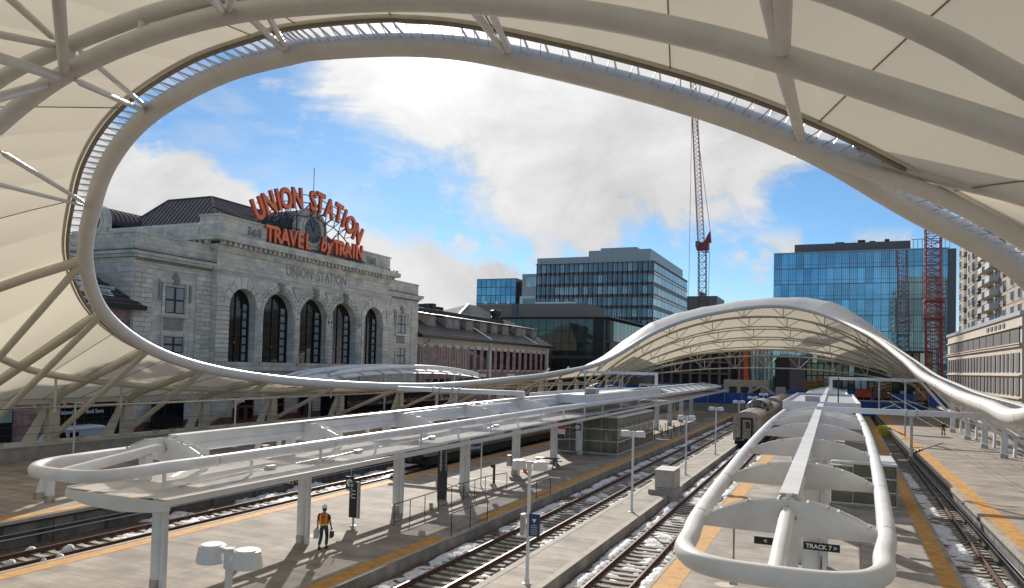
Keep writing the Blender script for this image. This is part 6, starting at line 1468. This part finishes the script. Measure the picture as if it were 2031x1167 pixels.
# blue glass block
Yb = 230; a, b = at(1536,505,Y=Yb), at(1880,497,Y=Yb); zt2 = a.z
bb_ = thing('blue_glass_block', 'big blue mirror-glass office block behind the far vault', 'office building', ((a.x+b.x)/2, Yb, 0))
MB().box(a.x, b.x+2, Yb, Yb+40, -.5, zt2).obj('structure', 'spandrel', bb_)
grid_face(bb_, 'y', Yb, a.x, b.x, 6, zt2, 22, 8, ['blue_glass'], gap=.16, seed=4)
for j in range(9): z = 6+(zt2-6)*j/8; unit('floor_line', 'spandrel', bb_, a.x, b.x, Yb-.34, Yb-.05, z-.1, z+.1)
for j in range(8): z = 6+(zt2-6)*(j+.26)/8; unit('transom', 'spandrel', bb_, a.x, b.x, Yb-.30, Yb-.2, z-.04, z+.04)
for i in range(89):
    x_ = a.x+(b.x-a.x)*i/88
    if i % 4: unit('fine_mullion', 'spandrel', bb_, x_-.03, x_+.03, Yb-.30, Yb-.2, 6, zt2)
    else: unit('mullion', 'spandrel', bb_, x_-.07, x_+.07, Yb-.36, Yb-.2, 6, zt2)
MB().box(a.x-.1,b.x+.2,Yb-.4,Yb+39,zt2,zt2+.3).obj('roof_edge', 'aluminium', bb_)
q0_, q1_ = at(1576,490,Y=Yb+4), at(1806,484,Y=Yb+4); MB().box(q0_.x, q1_.x, Yb+4, Yb+30, zt2, q0_.z+.6).obj('plant_screen', 'spandrel', bb_)
for i, dx in enumerate((11, 17, 20, 24)): MB().box(q0_.x+dx, q0_.x+dx+2.4-.4*i, Yb+6, Yb+9, q0_.z, q0_.z+1.2+.4*(i % 2)).obj('rooftop_unit', 'dark_steel', bb_)
for i in range(9): x_ = q1_.x+.5+i*1.1; unit('roof_rail', 'dark_steel', bb_, x_-.06, x_+.06, Yb+2, Yb+2.12, zt2, zt2+3.2)
MB().box(q1_.x, q1_.x+9.5, Yb+2, Yb+2.12, zt2+3.1, zt2+3.25).obj('roof_rail', 'dark_steel', bb_)
# grey office block
Yg = 300; a, b = at(1066,525,Y=Yg), at(1296,514,Y=Yg); zt3 = (at(1180,522,Y=Yg)).z; c = at(1362,560,Y=Yg)

gb = thing('grey_office_block', 'grey glass office tower with vertical fins and a stepped metal top', 'office building', ((a.x+b.x)/2, Yg, 0))
ray_ = ray(1362, 600); depth = b.x/ray_.x*ray_.y-Yg
MB().box(a.x, b.x, Yg, Yg+depth, 0, zt3).obj('structure', 'spandrel', gb)
def gm(i, j, rr):
    q = rr.random(); return 'pale_glass' if (q > .93 or (j in (3, 6) and q > .45)) else 'grey_glass'
grid_face(gb, 'y', Yg, a.x, b.x, 8, zt3-.5, 24, 9, gm, gap=.25, band=.30, seed=9)
for i in range(49): x_ = a.x+(b.x-a.x)*i/48; unit('fin', 'aluminium' if i % 2 else 'black_frame', gb, x_-.09, x_+.09, Yg-.7, Yg-.26, 8, zt3)
for j in range(10): z = 8+(zt3-.5-8)*j/9; unit('floor_band', 'aluminium', gb, a.x, b.x, Yg-.4, Yg-.26, z, z+.22)
grid_face(gb, 'x', b.x, Yg, Yg+depth, 8, zt3-.5, 10, 9, lambda i, j, rr: 'pale_glass' if (i < 2 and j % 2) or rr.random() > .9 else 'grey_glass', gap=.4, band=.3, seed=3, outw=1)
for j in (2, 4, 6, 8): z = 8+(zt3-8.5)*j/9; unit('white_band', 'sign_white', gb, b.x+.25, b.x+.5, Yg, Yg+depth, z, z+.9)
MB().box(a.x-.5, b.x+.6, Yg-1, Yg+depth, zt3, zt3+.35).obj('roof_edge', 'aluminium', gb)
for x0p, x1p, dz, m_ in ((1066,1168,2.6,'aluminium'),(1168,1290,5.0,'aluminium')):
    p0, p1 = at(x0p,520,Y=Yg+1).x, at(x1p,520,Y=Yg+1).x; o = MB().box(p0, p1, Yg+1, Yg+depth-4, zt3+.35, zt3+.35+dz); o.obj('plant_screen', m_, gb)
    for i in range(14): unit('screen_rib', 'galvanised', gb, p0+(p1-p0)*i/13-.05, p0+(p1-p0)*i/13+.05, Yg+.85, Yg+.99, zt3+.35, zt3+.35+dz)
MB().box(at(1190,500,Y=Yg+2).x, at(1262,500,Y=Yg+2).x, Yg+3, Yg+20, zt3+5.35, zt3+6.6).obj('plant_screen', 'aluminium', gb)
# small blue-green block and its link
Ys_ = 330; a, b = at(946,554,Y=Ys_), at(1024,556,Y=Ys_)
sb = thing('small_blue_block', 'small teal glass block left of the grey tower', 'office building', ((a.x+b.x)/2, Ys_, 0)); MB().box(a.x,b.x,Ys_,Ys_+22,0,a.z).obj('structure', 'spandrel', sb)
grid_face(sb, 'y', Ys_, a.x, b.x, a.z-28, a.z-.3, 8, 7, ['blue_glass'], gap=.3, seed=6); e_ = at(1043,570,Y=Ys_+8); MB().box(b.x+.05, b.x+6.5, Ys_+2, Ys_+22, 0, a.z-1.6).obj('side_wing', 'charcoal_wall', sb)
lk = thing('stepped_link', 'grey stepped link with boxed windows between the teal block and the grey tower', 'building', (-120, 315, 0)); p0, p1 = at(1036,545,Y=312), at(1066,545,Y=312)
MB().box(p0.x, p1.x, 312, 325, 0, p0.z+.2).obj('upper_box', 'aluminium', lk); MB().box(p0.x+2.2, p1.x-.4, 311.8, 312, p0.z-5.8, p0.z-1.4).obj('window', 'pale_glass', lk)
p0 = at(1031,588,Y=310); MB().box(p0.x, p1.x, 310, 312, 0, p0.z).obj('lower_box', 'sign_white', lk); MB().box(p0.x+1.5, p1.x-.4, 309.8, 310, p0.z-6, p0.z-1).obj('window', 'grey_glass', lk)
# taupe block + dark green glass building
tb = thing('taupe_block', 'plain taupe rooftop block behind the green glass building', 'building', (-100, 240, 0)); p0, p1 = at(945,604,Y=240), at(1162,606,Y=240)
MB().box(p0.x, p1.x, 240, 262, 0, p0.z).obj('wall', 'taupe_wall', tb); p2 = at(1012,604,Y=238); MB().box(p2.x,p2.x+2,239.6,240,10,p0.z-.05).obj('pier', 'spandrel', tb)
for px in (963, 985, 1008): p_ = at(px,604,Y=244); MB().cyl((p_.x,244,p0.z),(p_.x,244,p0.z+1.4),.4,n=8).obj('vent', 'sign_white', tb)
for px in (1080, 1118): p_ = at(px,604,Y=243); MB().box(p_.x-3.5,p_.x+3.5,243,246,p0.z,p0.z+.8).obj('skylight', 'sign_white', tb)
Yd = 205; a, b = at(1000,628,Y=Yd), at(1198,627,Y=Yd); zt4 = b.z; rr_ = ray(1290, 650); dep = b.x/rr_.x*rr_.y-Yd
gg = thing('green_glass_building', 'low dark green glass building with a thin projecting roof', 'building', ((a.x+b.x)/2, Yd, 0))
MB().box(a.x-20, b.x, Yd, Yd+dep, 0, zt4-.6).obj('structure', 'black_frame', gg); MB().box(a.x-20, b.x+2.2, Yd-2.2, Yd+dep+2, zt4-.45, zt4).obj('roof_slab', 'spandrel', gg)
grid_face(gg, 'y', Yd, a.x-20, b.x-3, 0, zt4-.8, 20, 6, ['green_glass'], gap=.14, seed=12)
for j in (0, 2): z = 1+j*4.4; MB().box(a.x-20,b.x-.5,Yd-.45,Yd-.3,z,z+1.0).obj('spandrel_band', 'charcoal_wall', gg)
grid_face(gg, 'x', b.x, Yd+3, Yd+dep, zt4-7, zt4-.8, 12, 1, ['green_glass'], gap=.3, seed=2, outw=1)
MB().box(b.x-.05, b.x+.6, Yd+6, Yd+dep, 0, zt4-7.2).obj('stone_wall', 'taupe_wall', gg)
for i in range(10): y = Yd+8+i*3.2; unit('window', 'pale_glass', gg, b.x+.6, b.x+.68, y, y+1.1, zt4-12, zt4-8.4)
# beige apartment tower on the right
XB = 20; k_s = 20/34; y1 = at(1880,667,X=XB).y; y0 = at(2027,700,X=XB).y; zpd = at(1880,667,X=XB).z; zq = at(2027,630,X=XB).z; zpd = (zpd+zq)/2
ap = thing('apartment_tower', 'tall beige apartment tower with balconies above a pale office podium', 'apartment building', (XB+15, (y0+y1)/2, 0))
MB().box(XB, XB+35, y0, y1, -.3, zpd).obj('podium_wall', 'beige_panel', ap); MB().box(XB-.25, XB+35, y0-.2, y1+.2, zpd, zpd+.5).obj('podium_cap', 'aluminium', ap)
zt5 = zpd+46*k_s
MB().box(XB+1.8, XB+30, y0+12*k_s, y1, zpd+.5, zt5).obj('tower_wall', 'beige_brick', ap)
pr_ = thing('podium_stripe', '', '') if False else None
wz = [(at(2018,738,X=XB).z, at(2018,700,X=XB).z), (at(2018,785,X=XB).z, at(2018,750,X=XB).z)]
for (za, zb) in wz:
    i = 0; y = y0+1.0
    while y < y1-2:
        w_ = (3.4 if i % 4 in (0, 1) else 2.2)*k_s; wd = unit('podium_window', 'spandrel', ap, XB-.12, XB+.05, y, y+w_, za, zb); y += w_+1.9*k_s; i += 1
za, zb = zpd-5.4*k_s, zpd-2.6*k_s; y = y0+1
while y < y1-4: unit('louvre_window', 'charcoal_wall', ap, XB-.1, XB+.05, y, y+4.8, za, zb); y += 5.25
for z in (za-.2, zb+.12, wz[0][1]+.7, wz[0][0]-.5, wz[1][0]-.4): MB().box(XB-.3, XB, y0, y1, z, z+.14).obj('podium_band', 'beige_panel', ap)
for i in range(5): unit('vent', 'spandrel', ap, XB-.1, XB, y0+9.4+i*2.7, y0+10.9+i*2.7, zpd-1.0, zpd-.42)
ty0, ty1 = y0+12*k_s, y1; XT = XB+1.8; fl = 13; fh = (zt5-zpd-.5)/fl
cols = [(.96,'w',2.2),(.86,'b',4.2),(.78,'w',1.6),(.70,'w2',3.6),(.60,'b',4.4),(.52,'w',2.0),(.44,'w2',3.6),(.33,'w2',3.2),(.24,'w2',3.4),(.14,'w',2.4),(.06,'w',2.2)]
for u, kd, w_ in cols:
    w_ *= k_s
    y = ty0+(ty1-ty0)*u
    if kd == 'b': MB().box(XT-.08,XT+.05,y-w_/2,y+w_/2,zpd+.6,zt5-2).obj('balcony_recess', 'charcoal_wall', ap)
    for j in range(fl):
        z = zpd+.6+j*fh
        if kd == 'b': unit('railing', 'spandrel', ap, XT-.4, XT-.35, y-w_/2, y+w_/2, z, z+.65); unit('balcony_slab', 'beige_panel', ap, XT-.42, XT-.05, y-w_/2, y+w_/2, z-.15, z)
        else:
            fr0 = unit('window', 'sign_white', ap, XT-.12, XT+.02, y-w_/2, y+w_/2, z+.3, z+1.6); n_ = 2
            for q in range(n_): unit('window_pane', 'grey_glass', ap, XT-.16, XT-.12, y-w_/2+.09+q*w_/2, y+q*w_/2-.06, z+.37, z+1.53)
            if kd == 'w2' and u < .45 and u > .3:
                unit('balcony_slab', 'beige_panel', ap, XT-1.3, XT, y-1.8, y+1.8, z-.15, z); unit('railing', 'galvanised', ap, XT-1.3, XT-1.24, y-1.8, y+1.8, z, z+.7); unit('railing', 'galvanised', ap, XT-1.3, XT, y-1.8, y-1.74, z, z+.7)
            elif kd == 'w2': unit('railing', 'spandrel', ap, XT-.3, XT-.22, y-w_/2, y+w_/2, z+.2, z+.8)
for j in range(fl): MB().box(XT-.06, XT, ty0, ty1, zpd+.6+j*fh, zpd+.7+j*fh).obj('floor_band', 'taupe_wall', ap)
# dark distant block below the tall crane, hills
hb = thing('distant_block', 'plain dark block between the grey tower and the vault', 'building', (-60, 420, 0)); p0, p1 = at(1360,588,Y=420), at(1422,596,Y=420); MB().box(p0.x, p1.x, 420, 450, 0, p0.z).obj('wall', 'spandrel', hb); MB().box(p0.x+8, p1.x-10, 424, 440, p0.z, p0.z+3).obj('penthouse', 'taupe_wall', hb)

# ------------------------------------------------------------------ cranes
def lattice(mb, a, b, w, n, t, taper=1.0):
    a, b = V(*a), V(*b); d = (b-a).normalized(); s1 = d.cross(V(0,1,0)).normalized(); s2 = d.cross(s1).normalized(); P = []
    for i in range(n+1):
        u = i/n; w_ = w*(1-(1-taper)*u)/2; c_ = a.lerp(b, u); P.append([c_+s1*w_*p+s2*w_*q for p, q in ((-1,-1),(1,-1),(1,1),(-1,1))])
    for k_ in range(4):
        mb.bar(P[0][k_], P[n][k_], t*1.5)
        for i in range(n): mb.bar(P[i][k_], P[i][(k_+1) % 4], t); mb.bar(P[i][k_], P[i+1][(k_+1) % 4], t)
Yc = 260
tc_ = thing('tower_crane', 'tall luffing crane with its lattice jib raised almost upright against the clouds', 'crane', (at(1395,600,Y=Yc).x, Yc, 0))
m_ = MB(); lattice(m_, (at(1396,640,Y=Yc).x, Yc, 0), at(1393,494,Y=Yc), 2.5, 22, .13); m_.obj('mast', 'crane_dark', tc_)
m_ = MB(); lattice(m_, at(1391,490,Y=Yc), at(1374,150,Y=Yc), 2.1, 40, .095, .8); m_.obj('jib', 'crane_red', tc_)
p_ = at(1393,488,Y=Yc); MB().box(p_.x-1.8,p_.x+2.2,Yc-1.5,Yc+1.5,p_.z-1.5,p_.z+1).obj('slewing_deck', 'crane_red', tc_); MB().prism([(p_.x+.5,p_.z+1),(p_.x+3,p_.z+1),(p_.x+2.6,p_.z+5)], 1, Yc-.8, Yc+.8).obj('a_frame', 'crane_red', tc_)
MB().box(p_.x-2,p_.x-.6,Yc-2.2,Yc-.9,p_.z-.6,p_.z+1.4).obj('cab', 'spandrel', tc_); p2 = at(1407,500,Y=Yc); MB().box(p_.x,p2.x,Yc-.1,Yc+.1,p2.z-.2,p2.z+.2).obj('side_arm', 'crane_red', tc_)
MB().cyl((p2.x,Yc,p2.z),(p2.x,Yc,p2.z-22),.08,n=5).obj('cable', 'dark_steel', tc_); q_ = at(1372,235,Y=Yc); MB().cyl(q_,(q_.x,Yc,20),.07,n=5).obj('cable', 'dark_steel', tc_); MB().cyl(at(1375,200,Y=Yc), (p_.x+2.6,Yc,p_.z+5), .09, n=5).obj('pendant', 'crane_red', tc_)
Yc = 190
rc = thing('red_crane_mast', 'dark red lattice crane mast in front of the blue glass block', 'crane', (at(1853,700,Y=Yc).x, Yc, 0))
m_ = MB(); lattice(m_, (at(1853,740,Y=Yc).x, Yc, -1), at(1850,340,Y=Yc), 3.0, 34, .16); m_.obj('mast', 'crane_red', rc)
for py in (598, 632): p_ = at(1852,py,Y=Yc); MB().box(p_.x-2.0,p_.x+2.0,Yc-2,Yc+2,p_.z-.15,p_.z+.15).obj('collar', 'crane_red', rc)
for px in (1755, 1766): p_ = at(px,400,Y=Yc); MB().cyl((p_.x,Yc,80),(p_.x,Yc,48),.05,n=5).obj('cable', 'dark_steel', rc)

# ------------------------------------------------------------------ building site at the end of the tracks
Yw = at(1400,812,Z=0).y; Yw = 141
ew = thing('end_wall', 'low concrete wall closing the far end of the platforms', 'wall', (-20, Yw, -.5)); MB().box(-47,-9.2,Yw,Yw+.4,-.6,1.3).obj('wall_face', 'kerb_concrete', ew); MB().box(-47,-9.2,Yw-.05,Yw+.45,1.3,1.45).obj('coping', 'kerb_concrete', ew)
bf = thing('blue_hoarding', 'bright blue sheeted fence running along the end wall', 'fence', (-20, Yw+1, 0)); x = -46
while x < -11: unit('fence_sheet', 'blue_sheet', bf, x, x+3.0, Yw+.9, Yw+.96, 1.3, 3.5); unit('fence_post', 'galvanised', bf, x-.05, x+.05, Yw+.8, Yw+.9, 1.3, 3.6); x += 3.05
bf2 = thing('blue_hoarding', 'second blue sheeted fence deeper in the building site', 'fence', (-20, 186, 0)); x = -60
while x < 30: unit('fence_sheet', 'blue_sheet', bf2, x, x+3.9, 186, 186.08, .5, 3.4); x += 4
bf3 = thing('blue_container', 'blue site container beyond the right canopy loop', 'container', (6, 150, 0)); MB().box(.5,14.5,149,152,-.3,2.6).obj('box', 'blue_sheet', bf3)
for i in range(24): unit('rib', 'blue_sheet', bf3, .8+i*.58, 1.05+i*.58, 148.93, 149, -.1, 2.45)
MB().box(.4,14.6,148.9,152.1,2.6,2.72).obj('roof_rim', 'galvanised', bf3)
sc_ = thing('site_cabin', 'white boxy site machine with square openings below the orange mast', 'site machine', (-26, 165, 0)); p_ = at(1480,775,Y=165)
MB().box(p_.x-4.5,p_.x+4.5,164,168,0,p_.z+2.2).obj('body', 'beige_panel', sc_)
for i in range(3): MB().box(p_.x-3.4+i*2.4,p_.x-1.8+i*2.4,163.9,164,p_.z-.8,p_.z+.8).obj('opening', 'charcoal_wall', sc_)
om = thing('orange_mast', 'orange-red drilling mast standing upright under the far vault', 'drilling rig', (at(1480,768,Y=213).x, 213, 0)); a, b = at(1480,766,Y=213), at(1478,700,Y=213)
MB().prism([(a.x-1.3,a.z-1),(a.x+1.3,a.z-1),(a.x+.6,a.z+1.8),(b.x+.55,b.z+5),(b.x-.55,b.z+5),(a.x-.6,a.z+1.8)], 1, 212.3, 213.7).obj('mast', 'orange_red', om)
MB().cyl((a.x-1.9,212.5,a.z),(b.x-1.2,212.5,b.z+4),.16,n=8).obj('ram', 'galvanised', om); MB().cyl((a.x+1.9,212.5,a.z),(b.x+1.2,212.5,b.z+4),.12,n=8).obj('ram', 'cream_steel', om); MB().box(a.x-2.6,a.x+2.6,211.5,214,a.z-3,a.z-.8).obj('base', 'crane_red', om)
ex = thing('excavator', 'beige excavator with folded boom beside the farthest railcar', 'excavator', (-15, 160, 0)); p_ = at(1552,790,Y=160)
MB().box(p_.x-2.5,p_.x+2.8,158.6,161.5,p_.z-1.2,p_.z+.8).obj('body', 'beige_panel', ex); MB().box(p_.x-1.2,p_.x+.6,158.6,160.4,p_.z+.8,p_.z+2.2).obj('cab', 'beige_panel', ex); MB().tube([(p_.x-1.6,160,p_.z+.6),(p_.x-4,160,p_.z+2.2),(p_.x-6.6,160,p_.z+.8),(p_.x-6.9,160,p_.z-1)], [.35,.3,.22,.3], 8).obj('boom', 'beige_panel', ex)
for s in (0, 1): MB().box(p_.x-2.8,p_.x+2.8,158.6+s*2.2,159.3+s*2.2,-.5,p_.z-1.2).obj('track', 'train_dark', ex)
for i, (px, py, w_, h_, m_, la) in enumerate(((1405,800,3.0,1.6,'site_wood','stack of brown timber by the orange mast'),(1585,790,3.4,1.5,'blue_sheet','blue tarpaulined pile beside the excavator'),(1610,770,2.6,3.4,'site_wood','orange-brown formwork stack left of the canopy end'),(1630,768,2.2,4.2,'site_wood','tall brown formwork rack just left of the right canopy'),(1750,772,3.2,3.6,'site_wood','brown formwork rack right of the far cross-beam leg'),(1828,765,2.2,6,'site_wood','slim brown scaffold tower by the right rim'),(1712,780,2.8,1.6,'orange_red','orange barrier stack right of the right canopy'))):
    p_ = at(px, py, Y=172); t = thing('site_stack', la, 'building materials', (p_.x, 172, 0)); n_ = 5
    MB().box(p_.x-w_/2,p_.x+w_/2,171.6,173,-.4,p_.z-h_/2).obj('base_pile', 'charcoal_wall', t)
    for q in range(n_): z = p_.z-h_/2+h_*q/n_; MB().box(p_.x-w_/2+.15*(q % 2),p_.x+w_/2-.1*(q % 3),171,173,z,z+h_/n_*.72).obj('layer', m_, t)
    for q in (-.5, 0, .5): MB().box(p_.x+q*w_-.08,p_.x+q*w_+.08,170.8,171,-.4,p_.z+h_/2+.3).obj('upright', m_, t)
# unfinished and dark buildings seen under the far vault
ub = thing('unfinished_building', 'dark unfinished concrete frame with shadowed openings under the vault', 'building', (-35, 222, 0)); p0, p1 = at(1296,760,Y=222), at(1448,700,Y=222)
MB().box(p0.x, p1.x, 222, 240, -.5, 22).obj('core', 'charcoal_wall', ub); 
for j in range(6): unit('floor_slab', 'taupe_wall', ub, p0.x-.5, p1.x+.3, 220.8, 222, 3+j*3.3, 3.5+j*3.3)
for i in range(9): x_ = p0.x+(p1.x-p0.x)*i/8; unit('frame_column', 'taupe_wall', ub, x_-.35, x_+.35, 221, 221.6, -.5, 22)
rb_ = thing('brown_block', 'reddish brown block glimpsed behind the far truss', 'building', (-30, 250, 0)); p0, p1 = at(1352,720,Y=250), at(1506,720,Y=250); MB().box(p0.x,p1.x,250,262,-.5,26).obj('wall', 'pink_stone', rb_)
gl2 = thing('lit_glass_lobby', 'glassy lower floors with pale reflections below the blue office block', 'building', (5, 224, 0)); p0, p1 = at(1598,740,Y=224), at(1850,740,Y=224)
MB().box(p0.x, p1.x, 224, 229.5, -.5, 6+8).obj('structure', 'black_frame', gl2); grid_face(gl2, 'y', 224, p0.x, p1.x, 0, 13.6, 20, 4, lambda i, j, rr: 'pale_glass' if rr.random() > .8 else 'green_glass', gap=.3, seed=21)
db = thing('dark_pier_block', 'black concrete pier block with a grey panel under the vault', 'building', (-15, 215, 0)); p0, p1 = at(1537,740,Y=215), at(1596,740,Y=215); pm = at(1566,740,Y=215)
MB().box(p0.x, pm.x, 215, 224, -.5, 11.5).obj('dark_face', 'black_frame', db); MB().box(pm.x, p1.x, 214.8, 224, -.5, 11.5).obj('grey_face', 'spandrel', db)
sc2 = thing('scaffold_frame', 'pale steel scaffold frame seen through the vault', 'scaffold', (-20, 235, 0)); p0, p1 = at(1490,740,Y=235), at(1536,740,Y=235); m_ = MB()
for i in range(7):
    x_ = p0.x+(p1.x-p0.x)*i/6; m_.bar((x_,235,-.5),(x_,235,16),.25)
    if i < 6: m_.bar((x_,235,2+i*2),(x_+(p1.x-p0.x)/6,235,4+i*2),.18)
for j in range(6): m_.bar((p0.x,235,2+j*2.6),(p1.x,235,2+j*2.6),.25)
m_.obj('frame', 'aluminium', sc2); MB().box(p0.x,p1.x,236,245,-.5,14).obj('back_wall', 'pale_glass', sc2)
# white portal frames far left under the far comb of legs
lb = thing('bus_shelter_frames', 'white beam on posts in front of the unfinished building at left', 'shelter', (-40, 150, 0)); p0, p1 = at(1268,763,Y=150), at(1330,762,Y=150); MB().box(p0.x,p1.x,149.8,150.2,p0.z-.2,p0.z+.2).obj('beam', 'white_paint', lb)
for u in (.02,.3,.6,.98): MB().box(p0.x+(p1.x-p0.x)*u-.15,p0.x+(p1.x-p0.x)*u+.15,149.8,150.2,-.5,p0.z-.2).obj('post', 'white_paint', lb)
# far backdrop: low hills behind the city
mb = MB(); vs = []
for i in range(61):
    x_ = -2600+i*80; h = 26+14*math.sin(i*.5)+9*math.sin(i*1.3+1); vs += [(x_, 2600, -1), (x_, 2640, h)]
mb.add(vs, [(2*i, 2*i+2, 2*i+3, 2*i+1) for i in range(60)]).add([(v[0], 3000, -1) for v in vs[::2]]+[v for v in vs[1::2]], [(i, i+1, 62+i, 61+i) for i in range(60)]); mb.obj('hills', 'mountain', kind='structure')
